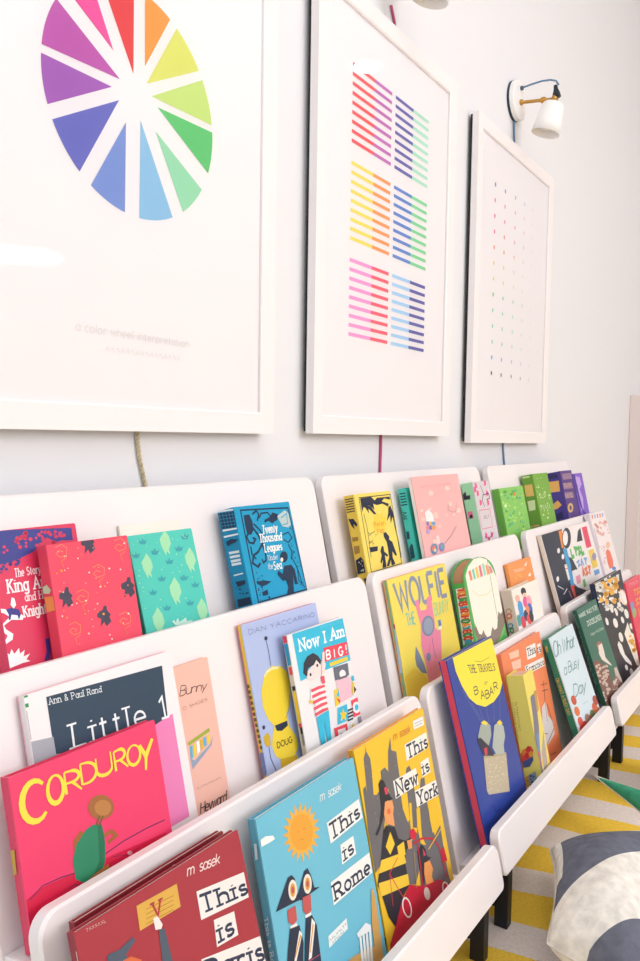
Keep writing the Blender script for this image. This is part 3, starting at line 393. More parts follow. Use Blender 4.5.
 ('P','cover_picture','F','#f7d23c',[847,959,970,956,946,747,817,730]),
 ('P','cover_picture','F','#35bfe0',[966,945,954,840,873,862]),
 ('P','cover_picture','F','#ee4a5c',[866,840,968,788,936,744]),
 ('P','cover_picture','F','#35bfe0',[863,698,1107,690,1087,466,792,482]),
 ('P','cover_picture','F','#f7d23c',[985,664,1004,598,1078,577,1014,547,1023,466,962,527,873,500,924,574,894,618,955,612]),
 ('P','cover_picture','F','#ee4a5c',[1227,705,1441,708,1424,453,1215,465]),
 ('P','cover_picture','F','#f7f3f4',[1443,547,1424,519,1393,500,1353,493,1311,498,1274,515,1246,542,1233,573,1235,605,1253,633,1284,652,1323,659,1365,654,1403,637,1431,611,1445,579]),
 ('P','cover_picture','F','#35bfe0',[1387,562,1378,547,1362,536,1343,531,1323,533,1306,542,1293,555,1287,572,1289,590,1298,605,1314,616,1333,621,1353,619,1371,611,1383,597,1389,580]),
 ('P','cover_picture','F','#2a2a38',[1098,608,1243,600,1244,576,1099,583]),
 ('P','cover_picture','F','#2a2a38',[1083,564,1228,556,1229,531,1084,539]),
 ('P','cover_picture','F','#2a2a38',[1068,520,1213,512,1214,487,1069,495]),
 ('P','cover_picture','F','#2a2a38',[1053,476,1198,467,1199,443,1054,451]),
 ('P','cover_picture','F','#ee4a5c',[686,463,1021,433,1011,268,685,286]),
 ('P','cover_picture','F','#f2eff0',[770,414,962,393,957,295,766,307]),
 ('P','cover_picture','F','#2a2a38',[816,352,910,342,904,271,818,281]),
 ('P','cover_picture','F','#f7d23c',[1172,392,1226,291,1070,307]),
 ('P','cover_picture','F','#8d8f9a',[1322,433,1441,431,1421,293,1307,293]),
 ('P','cover_picture','F','#35bfe0',[1427,985,1419,971,1405,961,1387,957,1369,958,1353,965,1342,977,1337,992,1338,1008,1347,1022,1360,1032,1378,1036,1396,1035,1412,1028,1423,1016,1429,1001]),
 ('P','cover_picture','F','#f7d23c',[1337,959,1394,919,1314,755,1291,798]),
 ('P','cover_picture','F','#2a2a38',[1361,891,1412,820,1343,784]),
 ('P','cover_picture','F','#f8e3df',[250,1338,341,1374,552,1463,636,1373,624,1281,519,1225,373,1216,271,1276]),
 ('P','cover_picture','F','#32333f',[209,1360,255,1486,356,1555,503,1572,608,1509,665,1425,629,1374,552,1463,474,1411,329,1400,278,1297,251,1315]),
 ('P','cover_picture','F','#32333f',[576,1380,571,1372,564,1366,555,1363,546,1363,537,1367,531,1374,529,1382,529,1391,534,1399,541,1405,550,1408,560,1408,568,1404,574,1397,577,1389]),
 ('P','cover_picture','F','#32333f',[383,1299,378,1291,371,1285,362,1282,353,1283,345,1286,339,1293,337,1301,337,1310,342,1318,349,1324,358,1327,367,1326,375,1323,381,1316,383,1308]),
 ('P','cover_picture','F','#f8f0f0',[307,1130,534,1140,669,1129,643,1018,634,751,314,735,354,957,256,965]),
 ('P','cover_picture','F','#ee5568',[309,1111,484,1111,645,1093,643,1060,491,1068,312,1069]),
 ('P','cover_picture','F','#ee5568',[308,1029,488,1031,641,1014,639,982,495,988,311,987]),
 ('P','cover_picture','F','#ee5568',[307,947,492,951,637,935,636,903,499,908,310,905]),
 ('P','cover_picture','F','#ee5568',[306,865,496,872,634,857,632,824,503,828,309,823]),
 ('P','cover_picture','F','#ee5568',[305,783,500,792,630,778,628,746,507,748,308,741]),
 ('P','cover_picture','F','#f8e3df',[612,1214,720,1531,779,1529,668,1153]),
 ('P','cover_picture','F','#ee5568',[581,1222,670,1211,662,1107,589,1114]),
 ('P','cover_picture','F','#f7d23c',[229,980,298,972,300,926,240,938]),
 ('P','cover_picture','F','#35bfe0',[327,724,638,738,572,294,467,309,490,642,418,286,322,294]),
 ('P','spine_print','S','#ee4a5c',[71,1923,0,1929,-6,1827,64,1821]),
 ('P','spine_print','S','#2f9fc4',[67,1809,-4,1816,-16,1534,57,1515]),
 ('P','spine_print','S','#ee4a5c',[56,1493,-15,1505,-20,1399,55,1392]),
 ('P','spine_print','S','#2a2a38',[56,1235,-16,1250,-19,1187,51,1178]),
 ('P','spine_print','S','#f7d23c',[50,1156,-25,1165,-16,764,56,743]),
 ('P','spine_print','S','#ee4a5c',[51,738,-18,747,-19,698,51,687]),
 ('P','spine_print','S','#2a2a38',[40,687,-27,698,-27,609,38,592]),
 ('P','spine_print','S','#8d8f9a',[34,587,-30,598,-34,477,37,443]),
]),
('b6', 'picture_book', 'yellow picture book with big grey letters above a pink figure', [1.1445, -0.1958, 0.318], -0.227, 0.2298, 0.2224, 0.009, '#f8e05e', '#8fae7c', '#f0a35a', '#fff0c0', 0, [
 ('T','title_lettering','F','#8c95ac','WOLFIE',[181,2137,2179,2120,2148,1620,225,1661],'sans',0.17),
 ('T','title_lettering','F','#7cc7b8','THE',[413,1562,728,1550,709,1343,417,1352],'sans',0.13),
 ('T','title_lettering','F','#a9d8a0','BUNNY',[1533,1562,2168,1547,2114,1321,1505,1331],'sans',0.12),
 ('P','cover_picture','F','#f28aa8',[829,1727,977,1731,984,1525,1212,1504,1307,1706,1485,1728,1460,1454,1454,1274,1422,1130,1525,1049,1633,1089,1548,773,1396,449,1212,257,819,269,826,555,795,764,776,941,893,1264,849,1505]),
 ('P','cover_picture','F','#8089a0',[1406,1163,1358,1098,1280,1051,1185,1029,1086,1035,1000,1067,938,1121,910,1188,919,1259,964,1323,1039,1371,1133,1395,1232,1391,1321,1360,1386,1305,1416,1236]),
 ('P','cover_picture','F','#99a2b6',[1356,1173,1319,1121,1260,1083,1187,1064,1113,1067,1048,1092,1002,1135,982,1188,990,1245,1026,1297,1084,1335,1155,1355,1230,1353,1296,1328,1343,1286,1365,1231]),
 ('P','cover_picture','F','#7f88a0',[574,970,678,790,760,599,801,432,621,490,480,638,475,780]),
 ('L','cover_picture','F','#5b5468',14.6,[1228,991,1218,756,1221,520]),
 ('L','cover_picture','F','#c06080',12.7,[1121,925,1024,770,886,512]),
 ('P','cover_picture','F','#8089a0',[1047,671,1030,645,1002,626,969,616,936,618,907,631,887,652,879,680,884,709,902,735,929,755,961,764,995,763,1024,750,1044,728,1052,701]),
 ('P','cover_picture','F','#5f7fb8',[1589,1234,1692,1229,1696,1122,1574,1115]),
 ('P','cover_picture','F','#f8f4f0',[1555,1119,1692,1113,1666,1051,1544,1061]),
 ('P','cover_ground','F','#f4ce45',[-15,565,369,636,668,450,848,262,1212,257,1447,407,2268,617,2226,439,1021,-275,-99,44]),
 ('P','cover_picture','F','#f28a98',[826,555,1501,663,1396,449,1178,177,808,243]),
 ('P','spine_print','S','#b9c8e0',[23,1441,-29,1448,23,644,70,632]),
 ('P','spine_print','S','#c0445c',[37,1470,-15,1471,-12,1397,34,1392]),
]),
('b7', 'picture_book', 'round topped green book with a dripping cream icing shape on its cover', [1.3921, -0.2202, 0.3236], -0.227, 0.1628, 0.2183, 0.0269, '#4fae58', '#4fae58', '#4fae58', '#b98a68', 0.1777, [
 ('P','cover_ground','F','#6fbf5a',[270,1922,502,2118,864,2169,1233,2103,1452,1916,1588,1657,1654,1044,1558,543,1056,296,27,411]),
 ('P','cover_picture','F','#8a7a6e',[63,880,1635,1007,1633,688,1241,451,980,351,186,449]),
 ('P','cover_picture','F','#fdf3e4',[124,1905,336,2064,649,2168,981,2166,1304,2079,1493,1891,1638,1649,1661,1163,1617,930,1490,894,1400,970,1178,658,1028,650,947,735,790,583,613,589,518,676,501,763,368,688,255,730,199,853,127,978,115,1387]),
 ('P','cover_picture','F','#ef8d6b',[287,1957,403,1987,429,1779,313,1773]),
 ('P','cover_picture','F','#7fd0c0',[462,1971,579,1997,601,1780,482,1771]),
 ('P','cover_picture','F','#f7c65a',[640,1985,758,2008,777,1781,654,1769]),
 ('P','cover_picture','F','#e57a90',[822,1999,940,2019,956,1783,829,1766]),
 ('P','cover_picture','F','#9fdcc8',[1011,2021,1123,2022,1139,1784,1007,1764]),
 ('P','cover_picture','F','#f2a25c',[1172,1977,1281,1970,1325,1786,1189,1761]),
 ('P','cover_picture','F','#e9809a',[1335,1931,1443,1917,1515,1787,1374,1759]),
 ('L','cover_picture','F','#3f8f50',18.9,[1327,2084,1304,1302,1294,596]),
 ('L','cover_picture','F','#f0e0a8',15.9,[298,1580,561,1432,988,1393,1271,1446]),
 ('P','spine_print','S','#f7f2ea',[197,1677,-39,1690,22,637,253,579]),
 ('T','spine_print','S','#e0503c','Y',[-5,1679,-2,1624,169,1615,166,1670],'sans',0.24),
 ('T','spine_print','S','#f09a3c','O',[-2,1611,1,1556,172,1547,169,1602],'sans',0.24),
 ('T','spine_print','S','#e0503c','U',[2,1543,5,1488,175,1478,172,1534],'sans',0.24),
 ('T','spine_print','S','#3f9a5c','R',[5,1475,8,1420,179,1410,176,1465],'sans',0.24),
 ('T','spine_print','S','#e0503c','B',[8,1407,11,1352,182,1342,179,1397],'sans',0.24),
 ('T','spine_print','S','#3fa0c0','I',[11,1339,15,1284,185,1274,182,1329],'sans',0.24),
 ('T','spine_print','S','#e0503c','R',[15,1272,18,1217,189,1206,185,1261],'sans',0.24),
 ('T','spine_print','S','#f09a3c','T',[18,1204,21,1149,192,1137,189,1193],'sans',0.24),
 ('T','spine_print','S','#e0503c','H',[21,1136,25,1081,195,1069,192,1124],'sans',0.24),
 ('T','spine_print','S','#3f9a5c','D',[25,1068,28,1014,198,1001,195,1056],'sans',0.24),
 ('T','spine_print','S','#f09a3c','A',[28,1001,31,946,202,933,199,988],'sans',0.24),
 ('T','spine_print','S','#3fa0c0','Y',[31,933,34,878,205,865,202,920],'sans',0.24),
 ('T','spine_print','S','#e0503c','B',[35,865,38,811,208,797,205,852],'sans',0.24),
 ('T','spine_print','S','#3f9a5c','O',[38,798,41,743,212,729,209,784],'sans',0.24),
 ('T','spine_print','S','#e0503c','O',[41,730,44,676,215,661,212,716],'sans',0.24),
 ('T','spine_print','S','#3fa0c0','K',[45,663,48,608,218,593,215,648],'sans',0.24),
]),
('b8', 'picture_book', 'small orange book standing behind the cream one', [1.6968, -0.1973, 0.3185], -0.247, 0.1593, 0.1773, 0.008, '#f59a52', '#f59a52', '#f59a52', '#f3ead8', 0, [
 ('L','title_lettering','F','#fff0dc',13.5,[337,1594,435,1589,382,1558,378,1519]),
 ('L','title_lettering','F','#fff0dc',13.7,[578,1589,476,1577,571,1541,469,1522]),
 ('L','title_lettering','F','#fff0dc',13.8,[723,1588,619,1576,714,1539,610,1520]),
 ('L','title_lettering','F','#fff0dc',13.8,[753,1515,819,1591,854,1514]),
 ('L','title_lettering','F','#fff0dc',13.9,[898,1513,967,1591,1000,1512]),
 ('L','title_lettering','F','#f7d64a',14.1,[344,1482,334,1401,418,1406]),
 ('L','title_lettering','F','#f7d64a',14.2,[462,1473,545,1465,500,1434,495,1394]),
 ('L','title_lettering','F','#f7d64a',14.2,[582,1467,666,1459,620,1429,616,1389]),
 ('L','title_lettering','F','#f7d64a',14.3,[704,1465,695,1385,782,1389]),
 ('P','cover_picture','F','#fdf0e6',[1063,1621,1308,1679,1172,1578]),
 ('P','cover_picture','F','#fdf0e6',[1180,1355,1352,1410,1378,1334,1241,1318]),
]),
('b9', 'picture_book', 'cream picture book showing a group of people in bright clothes', [1.616, -0.2252, 0.3251], -0.237, 0.1695, 0.1275, 0.025, '#f8efe6', '#e5d6c4', '#e5d6c4', '#f3ead8', 0, [
 ('P','cover_picture','F','#2f2f3a',[849,1122,834,1089,797,1064,744,1050,682,1049,621,1062,570,1086,538,1118,528,1153,543,1185,579,1211,632,1225,694,1227,755,1214,806,1190,839,1158]),
 ('P','cover_picture','F','#f2c9b0',[829,1023,818,996,789,976,748,965,700,964,653,974,614,994,589,1020,582,1047,593,1074,621,1094,662,1105,710,1106,757,1096,796,1077,821,1051]),
 ('P','cover_picture','F','#f4b8a8',[398,1029,385,997,352,972,304,958,249,957,196,970,151,993,122,1024,114,1058,127,1090,159,1115,206,1130,261,1131,315,1119,360,1096,389,1064]),
 ('P','cover_picture','F','#4f9fdc',[478,820,463,763,425,717,373,690,313,685,254,704,207,742,177,795,169,854,184,911,220,957,272,984,332,990,391,972,440,933,470,880]),
 ('P','cover_picture','F','#e85fa0',[848,872,832,822,794,782,740,759,678,756,617,773,568,808,536,854,527,906,543,955,580,994,634,1018,696,1022,756,1005,807,971,839,924]),
 ('P','cover_picture','F','#f4a8b8',[1083,848,1067,794,1027,750,972,725,908,721,846,739,796,776,764,827,756,883,772,937,810,981,865,1007,928,1012,991,994,1042,957,1075,906]),
 ('P','cover_picture','F','#3f6fc0',[1030,689,1015,638,977,599,924,576,863,573,804,590,756,625,725,672,717,724,732,774,769,813,821,837,882,841,941,824,991,789,1022,741]),
 ('P','cover_picture','F','#4f9fdc',[461,626,445,570,408,524,355,498,295,494,237,513,190,552,160,605,152,664,167,720,203,765,255,792,315,797,373,779,422,740,452,686]),
 ('P','cover_picture','F','#2f3f58',[719,594,704,545,669,506,619,484,563,481,508,498,463,532,434,578,426,630,441,678,475,717,524,740,580,744,636,727,682,693,711,646]),
 ('P','cover_picture','F','#e8504c',[864,485,849,444,811,413,757,395,695,395,635,411,585,442,553,482,544,525,558,566,595,597,648,615,710,616,771,600,822,569,855,529]),
 ('P','cover_picture','F','#d8405c',[471,493,457,445,421,407,371,385,313,382,257,400,211,434,182,480,174,531,188,579,223,617,273,639,330,642,387,626,433,591,463,545]),
 ('P','cover_picture','F','#2f2f3a',[998,524,984,474,954,434,911,411,862,407,815,423,777,457,753,503,747,555,760,605,790,645,832,669,881,673,928,658,967,624,992,577]),
 ('P','cover_picture','F','#3fa098',[203,575,191,527,163,488,123,465,78,461,35,477,-1,509,-23,554,-29,604,-17,652,10,690,50,714,95,718,139,703,175,671,198,626]),
 ('P','cover_picture','F','#f08a5a',[833,721,822,688,796,662,758,647,715,645,673,657,639,680,617,712,611,746,621,779,647,805,684,820,727,822,769,811,805,787,827,756]),
 ('T','spine_print','S','#c8a878','C',[95,884,101,789,219,774,213,870],'sans',0.22),
 ('T','spine_print','S','#e0564a','O',[104,776,110,680,229,665,222,761],'sans',0.22),
 ('T','spine_print','S','#f09a3c','L',[113,668,120,572,238,557,231,653],'sans',0.22),
 ('T','spine_print','S','#3fa0c0','O',[122,559,129,464,247,448,241,544],'sans',0.22),
 ('T','spine_print','S','#3f9a5c','R',[132,451,138,355,256,339,250,435],'sans',0.22),
]),
('b10', 'picture_book', 'tall black and white book with coloured letter blocks', [1.9566, -0.2131, 0.3229], -0.3043, 0.4459, 0.2199, 0.012, '#f6eeec', '#e6d3c2', '#e6d3c2', '#f3ead8', 0, [
 ('P','cover_picture','F','#222b3c',[-30,2199,1786,2198,1490,1781,1611,1477,2001,1282,2147,993,1509,1105,1321,988,1479,727,2003,404,2475,353,1017,236,-229,276]),
 ('P','cover_picture','F','#f08a2c',[1441,2162,1754,2162,1666,1712,1333,1693]),
 ('P','cover_picture','F','#3f9fd4',[1392,1671,1728,1657,1703,1175,1514,626,1222,624,1339,1128]),
 ('P','cover_picture','F','#e8503c',[1191,676,1591,638,1663,315,1278,309]),
 ('P','cover_picture','F','#222b3c',[1471,632,2475,353,1441,343]),
 ('P','cover_picture','F','#222b3c',[2350,1875,2221,1772,2055,1692,1878,1647,1715,1643,1592,1680,1525,1752,1524,1847,1589,1954,1711,2055,1873,2137,2051,2185,2218,2193,2348,2158,2419,2085,2419,1985]),
 ('P','cover_picture','F','#f6eeec',[2085,1903,1999,1829,1892,1771,1782,1737,1684,1732,1613,1756,1580,1805,1589,1873,1640,1949,1723,2021,1829,2080,1940,2116,2040,2123,2113,2099,2147,2049,2137,1980]),
 ('P','cover_picture','F','#2a3140',[3171,2007,3484,2071,3378,1701,2784,1713]),
 ('P','cover_picture','F','#ee4a6a',[3627,2068,4145,2063,4090,1440,3533,1450]),
 ('L','cover_picture','F','#2a3140',24.0,[3861,1967,3843,1573]),
 ('P','cover_picture','F','#222b3c',[1862,1397,2167,1015,1593,1021]),
 ('L','title_lettering','F','#5fb85c',107.8,[2039,1600,1981,1362,2204,1380]),
 ('L','title_lettering','F','#5fb85c',109.1,[2354,1580,2578,1562,2437,1470,2403,1351]),
 ('L','title_lettering','F','#5fb85c',111.3,[2909,1554,2665,1524,2862,1412,2614,1358]),
 ('L','title_lettering','F','#5fb85c',111.8,[3018,1575,2937,1338,3179,1356]),
 ('L','title_lettering','F','#7fa8dc',78.2,[2530,1199,2291,1181,2519,1091,2292,1059]),
 ('L','title_lettering','F','#7fa8dc',78.4,[2610,1032,2758,1200,2837,1020]),
 ('L','title_lettering','F','#7fa8dc',79.6,[2989,1193,3239,1175,3085,1103,3051,1008]),
 ('P','cover_picture','F','#f4d24a',[3630,1361,4206,1363,4190,818,3590,820]),
 ('P','cover_picture','F','#9a8fb0',[4264,1100,4203,1060,4118,1031,4022,1017,3929,1019,3854,1038,3808,1070,3797,1111,3823,1155,3882,1194,3965,1224,4061,1239,4155,1237,4231,1219,4279,1186,4291,1144]),
 ('L','title_lettering','F','#f07a4c',98.8,[2512,747,2653,951,2707,736]),
 ('L','title_lettering','F','#f07a4c',100.9,[3054,925,2835,899,3013,788,2795,742]),
 ('L','title_lettering','F','#f07a4c',101.2,[3149,933,3360,914,3220,825,3181,710]),
 ('P','cover_picture','F','#5f9fd8',[3618,754,4186,739,4151,612,3620,609]),
 ('P','cover_picture','F','#f49ab0',[1834,842,2259,844,2149,625,1799,630]),
 ('P','cover_picture','F','#6fbf5c',[2348,669,2577,670,2551,465,2295,455]),
 ('P','cover_picture','F','#f2eeee',[1117,1656,1084,1630,1040,1610,990,1599,943,1599,905,1610,882,1629,878,1654,893,1682,924,1707,969,1727,1018,1738,1066,1739,1104,1728,1128,1709,1132,1683]),
 ('P','cover_picture','F','#f2eeee',[438,976,407,952,365,934,318,925,274,926,238,937,216,956,212,981,226,1007,256,1031,298,1049,345,1058,390,1058,426,1047,448,1027,452,1002]),
 ('P','cover_picture','F','#f2eeee',[1331,1463,1298,1437,1253,1418,1202,1407,1154,1408,1116,1418,1093,1438,1088,1464,1104,1491,1136,1517,1181,1536,1231,1547,1280,1547,1319,1536,1342,1517,1347,1491]),
 ('L','cover_picture','F','#f2eeee',20.7,[190,831,574,680]),
 ('L','cover_picture','F','#f2eeee',20.9,[466,560,860,658]),
 ('P','cover_picture','F','#f2eeee',[1144,1259,1363,1258,1303,848,1125,827]),
 ('L','cover_picture','F','#e8503c',24.2,[1157,1153,1411,1137]),
 ('L','cover_picture','F','#f4c24a',24.2,[1145,1226,1388,1217]),
 ('L','cover_picture','F','#f49ab0',29.3,[940,575,1043,348]),
 ('L','cover_picture','F','#f49ab0',29.6,[1203,603,1270,334]),
]),
('b11', 'picture_book', 'pale pink striped edge book with a small orange figure, right end of the middle shelf', [2.4031, -0.2205, 0.325], -0.2968, 0.1727, 0.2388, 0.018, '#f7ecec', '#e3d8e2', '#e3d8e2', '#f3ead8', 0, [
 ('P','cover_picture','F','#6f9fe0',[-110,2348,44,2347,-29,2234,-146,2233]),
 ('P','cover_picture','F','#f08a5a',[177,2342,334,2341,260,2227,140,2226]),
 ('P','cover_picture','F','#7fb8e8',[469,2336,630,2334,554,2219,431,2218]),
 ('P','cover_picture','F','#ee7a90',[767,2329,931,2328,854,2211,729,2210]),
 ('P','cover_picture','F','#f2a25c',[1072,2322,1239,2321,1160,2203,1032,2202]),
 ('P','cover_picture','F','#8fb0e8',[1383,2316,1554,2314,1473,2195,1342,2194]),
 ('M','cover_picture','F','#f4b8b0',[[876,1664,777,1672,766,1700,859,1709,927,1687],[1556,1737,1447,1752,1460,1783,1577,1787,1637,1758],[1348,1873,1405,1896,1507,1887,1513,1859,1414,1851],[407,1771,283,1806,359,1847,531,1837,561,1789],[1697,1970,1521,1957,1412,1998,1520,2036,1697,2019],[1435,2003,1497,2045,1669,2040,1714,1995,1568,1973],[1283,2028,1369,2080,1589,2072,1639,2015,1449,1987],[739,1728,616,1724,556,1755,641,1778,755,1761],[465,1916,323,1957,412,2004,610,1993,644,1938],[1550,1624,1449,1648,1497,1679,1628,1674,1661,1640],[274,1806,206,1851,334,1879,482,1852,444,1807],[287,1822,329,1848,437,1843,462,1814,369,1800],[704,2056,852,2100,1061,2074,1040,2013,819,2002],[630,1641,559,1673,643,1699,767,1683,759,1647],[1083,1710,992,1697,909,1718,950,1744,1057,1739],[331,1904,336,1957,524,1969,636,1923,515,1882],[490,1757,393,1741,298,1762,336,1792,454,1789],[851,1622,689,1664,771,1715,986,1705,1036,1647],[1239,1999,1324,2021,1434,2005,1418,1973,1297,1969],[1060,1995,1086,2033,1230,2036,1292,2000,1187,1975],[452,1981,257,1988,209,2040,374,2067,525,2030],[861,1861,709,1876,707,1919,857,1930,954,1894],[409,1740,536,1776,713,1751,694,1699,505,1692],[399,1989,207,2009,206,2064,397,2079,517,2033],[1233,1919,1212,1960,1350,1976,1457,1945,1385,1910],[736,1849,779,1873,880,1868,900,1840,810,1829]]),
 ('P','cover_picture','F','#f0785c',[643,1145,949,1192,1140,1086,1183,803,1037,590,541,613,522,833]),
 ('P','cover_picture','F','#f2c0a0',[1295,1281,1238,1245,1159,1218,1071,1204,985,1206,916,1222,874,1250,864,1287,889,1326,944,1362,1022,1389,1110,1403,1196,1402,1267,1386,1310,1358,1320,1321]),
 ('P','cover_picture','F','#3f8fd0',[1270,525,1231,508,1164,498,1078,497,988,506,907,521,847,542,817,565,821,586,859,603,925,613,1009,614,1099,606,1182,591,1243,570,1274,547]),
 ('L','cover_picture','F','#3f62b0',30.6,[71,1939,17,1433,-22,1063]),
 ('L','cover_picture','F','#d84a5c',30.4,[-114,1501,-107,1020,-224,559]),
 ('M','cover_picture','F','#efc8cc',[[230,1271,286,1290,377,1278,377,1252,286,1248],[288,846,172,871,201,905,335,902,390,865],[308,954,281,998,423,1012,538,975,466,939],[573,1074,480,1073,432,1098,497,1114,584,1099],[461,1297,418,1337,539,1355,658,1327,609,1290],[-111,788,-74,806,4,798,16,775,-55,770],[480,1265,488,1307,640,1312,725,1272,626,1243],[-49,891,3,908,88,896,89,872,4,869],[265,618,187,630,187,653,267,655,315,633],[246,950,296,970,391,959,399,932,309,926],[507,1195,494,1221,578,1229,645,1208,601,1186],[195,867,87,892,119,924,247,920,294,884],[41,1340,46,1374,166,1379,235,1347,157,1323],[61,832,127,860,257,845,271,808,150,800],[515,1177,431,1169,365,1190,408,1211,500,1203],[-199,708,-181,752,-20,751,61,707,-50,680]]),
]),
('c1', 'picture_book', 'dark red picture book with a yellow card and white title blocks, nearest the camera', [0.3924, -0.3564, 0.1089], -0.2968, 0.2058, 0.2726, 0.01, '#a8313f', '#962a37', '#962a37', '#efe6d6', 0, [
 ('T','author_lettering','F','#f0d7d4','m. sasek',[1273,2703,1715,2628,1714,2532,1278,2602],'script',0.12),
 ('P','cover_picture','F','#efe9e6',[1348,2429,2017,2312,2011,2062,1336,2169]),
 ('T','title_lettering','F','#26324f','This',[1372,2375,2005,2245,2010,2105,1379,2218],'serif',0.19),
 ('P','cover_picture','F','#efe9e6',[1489,2094,1772,2039,1763,1815,1460,1854]),
 ('T','title_lettering','F','#26324f','is',[1518,2039,1722,2006,1712,1857,1515,1880],'serif',0.19),
 ('P','cover_picture','F','#efe9e6',[1241,1858,2156,1630,2165,1347,1244,1575]),
 ('T','title_lettering','F','#26324f','Paris',[1274,1819,2047,1598,2042,1429,1273,1641],'serif',0.19),
 ('P','cover_picture','F','#cf3550',[1546,2471,1550,2469,1553,2465]),
 ('P','cover_picture','F','#dcab4c',[644,2635,1134,2602,1126,2396,631,2428]),
 ('L','cover_picture','F','#8f6a2c',4.5,[740,2560,1069,2524]),
 ('L','cover_picture','F','#8f6a2c',4.5,[730,2522,1058,2488]),
 ('L','cover_picture','F','#8f6a2c',4.5,[720,2485,1048,2452]),
 ('L','cover_picture','F','#8f6a2c',4.4,[709,2447,1037,2415]),
 ('T','title_lettering','F','#b0343c','V',[815,2573,913,2563,900,2444,806,2453],'serif',0.2),
 ('P','cover_picture','F','#e9e4e0',[794,2453,845,2451,884,2357,860,2329,794,2353]),
 ('P','cover_picture','F','#4d5a6b',[829,2335,897,2316,915,1990,858,1793,778,1839]),
 ('P','cover_picture','F','#4d5a6b',[269,2418,388,2396,549,2422,561,2380,443,2326,472,2229,311,2235,231,2333]),
 ('P','cover_picture','F','#d9683c',[406,2297,488,2288,590,2206,551,2104,406,2184]),
 ('L','publisher_lettering','F','#d8a8a8',4.4,[109,2709,129,2705,119,2696,119,2682]),
 ('L','publisher_lettering','F','#d8a8a8',4.5,[160,2702,139,2700,160,2686,139,2682]),
 ('L','publisher_lettering','F','#d8a8a8',4.5,[190,2699,169,2697,190,2683,169,2679]),
 ('L','publisher_lettering','F','#d8a8a8',4.5,[221,2696,199,2694,221,2680,199,2675]),
 ('L','publisher_lettering','F','#d8a8a8',4.5,[230,2671,241,2695,252,2668]),
 ('L','publisher_lettering','F','#d8a8a8',4.5,[282,2690,261,2688,283,2673,261,2669]),
 ('L','publisher_lettering','F','#d8a8a8',4.5,[292,2691,292,2664,314,2665]),
 ('P','spine_print','S','#efe6d6',[13,2586,-32,2595,-32,2513,12,2508]),
]),
('c1b', 'picture_book', 'second dark red picture book standing behind the one with the yellow card', [0.409, -0.3218, 0.1004], -0.247, 0.1898, 0.2697, 0.008, '#8e2633', '#8e2633', '#8e2633', '#e6ddd0', 0, [
 ('P','cover_picture','F','#e9dfd2',[1150,2668,1638,2593,1835,2576,1753,2460,1144,2586]),
]),
('c2', 'picture_book', 'light blue picture book with a yellow sun, two dark hats and white title blocks', [0.6338, -0.3322, 0.1026], -0.227, 0.2009, 0.2678, 0.012, '#6fc0da', '#5aa9c4', '#4f9cb6', '#e6efef', 0, [
 ('P','cover_picture','F','#f0b24a',[1087,2148,959,2148,1048,2053,922,2090,977,1979,865,2048,883,1933,796,2027,775,1918,721,2028,664,1937,648,2050,561,1984,582,2091,476,2057,532,2147,416,2147,500,2212,386,2246,490,2281,387,2345,503,2347,422,2435,537,2404,485,2509,590,2447,573,2559,656,2470,678,2580,731,2473,789,2568,806,2453,897,2525,874,2413,989,2453,928,2356,1056,2359,962,2289,1090,2254,973,2217]),
 ('P','cover_picture','F','#eba53c',[934,2164,896,2098,832,2056,753,2044,671,2063,599,2110,546,2177,520,2255,525,2332,561,2397,621,2440,699,2455,781,2439,857,2393,913,2325,940,2244]),
 ('L','cover_picture','F','#c9842e',5.7,[650,2276,680,2277]),
 ('L','cover_picture','F','#c9842e',5.8,[756,2266,814,2259]),
 ('L','cover_picture','F','#c9842e',5.7,[671,2182,755,2161]),
 ('T','author_lettering','F','#e6f2f4','m. sasek',[1157,2535,1625,2498,1628,2398,1166,2425],'script',0.12),
 ('P','cover_picture','F','#f4f4f2',[1223,2153,1970,2160,1987,1915,1232,1902]),
 ('T','title_lettering','F','#26324f','This',[1255,2116,1926,2104,1926,1955,1266,1938],'serif',0.19),
 ('P','cover_picture','F','#f4f4f2',[1415,1809,1714,1797,1712,1575,1388,1586]),
 ('T','title_lettering','F','#26324f','is',[1458,1767,1667,1764,1666,1617,1454,1612],'serif',0.19),
 ('P','cover_picture','F','#f4f4f2',[1106,1502,1996,1468,1986,1220,1089,1242]),
 ('T','title_lettering','F','#26324f','Rome',[1144,1449,1937,1405,1944,1245,1156,1280],'serif',0.19),
 ('P','cover_picture','F','#eef4f4',[892,988,1293,996,1281,875,874,864]),
 ('L','title_lettering','F','#5a6a7a',4.2,[907,918,921,946,939,919]),
 ('L','title_lettering','F','#5a6a7a',4.2,[983,945,951,941,984,928,952,921]),
 ('L','title_lettering','F','#5a6a7a',4.2,[996,948,998,920,1030,924]),
 ('L','title_lettering','F','#5a6a7a',4.2,[1075,947,1043,942,1077,931,1044,923]),
 ('L','title_lettering','F','#5a6a7a',4.2,[1091,923,1105,949,1124,924]),
 ('L','title_lettering','F','#5a6a7a',4.2,[1136,950,1138,924,1171,927]),
 ('L','title_lettering','F','#5a6a7a',4.3,[1183,950,1217,949,1201,939,1202,926]),
 ('L','title_lettering','F','#5a6a7a',4.3,[1231,951,1265,950,1249,939,1250,927]),
 ('L','title_lettering','F','#5a6a7a',4.2,[945,870,958,897,975,871]),
 ('L','title_lettering','F','#5a6a7a',4.2,[987,898,1018,896,1003,885,1003,871]),
 ('L','title_lettering','F','#5a6a7a',4.2,[1031,898,1062,896,1046,886,1046,873]),
 ('L','title_lettering','F','#5a6a7a',4.2,[1106,897,1075,893,1106,882,1075,875]),
 ('L','title_lettering','F','#5a6a7a',4.2,[1120,898,1151,897,1135,887,1135,875]),
 ('L','title_lettering','F','#5a6a7a',4.2,[1164,876,1181,898,1195,876]),
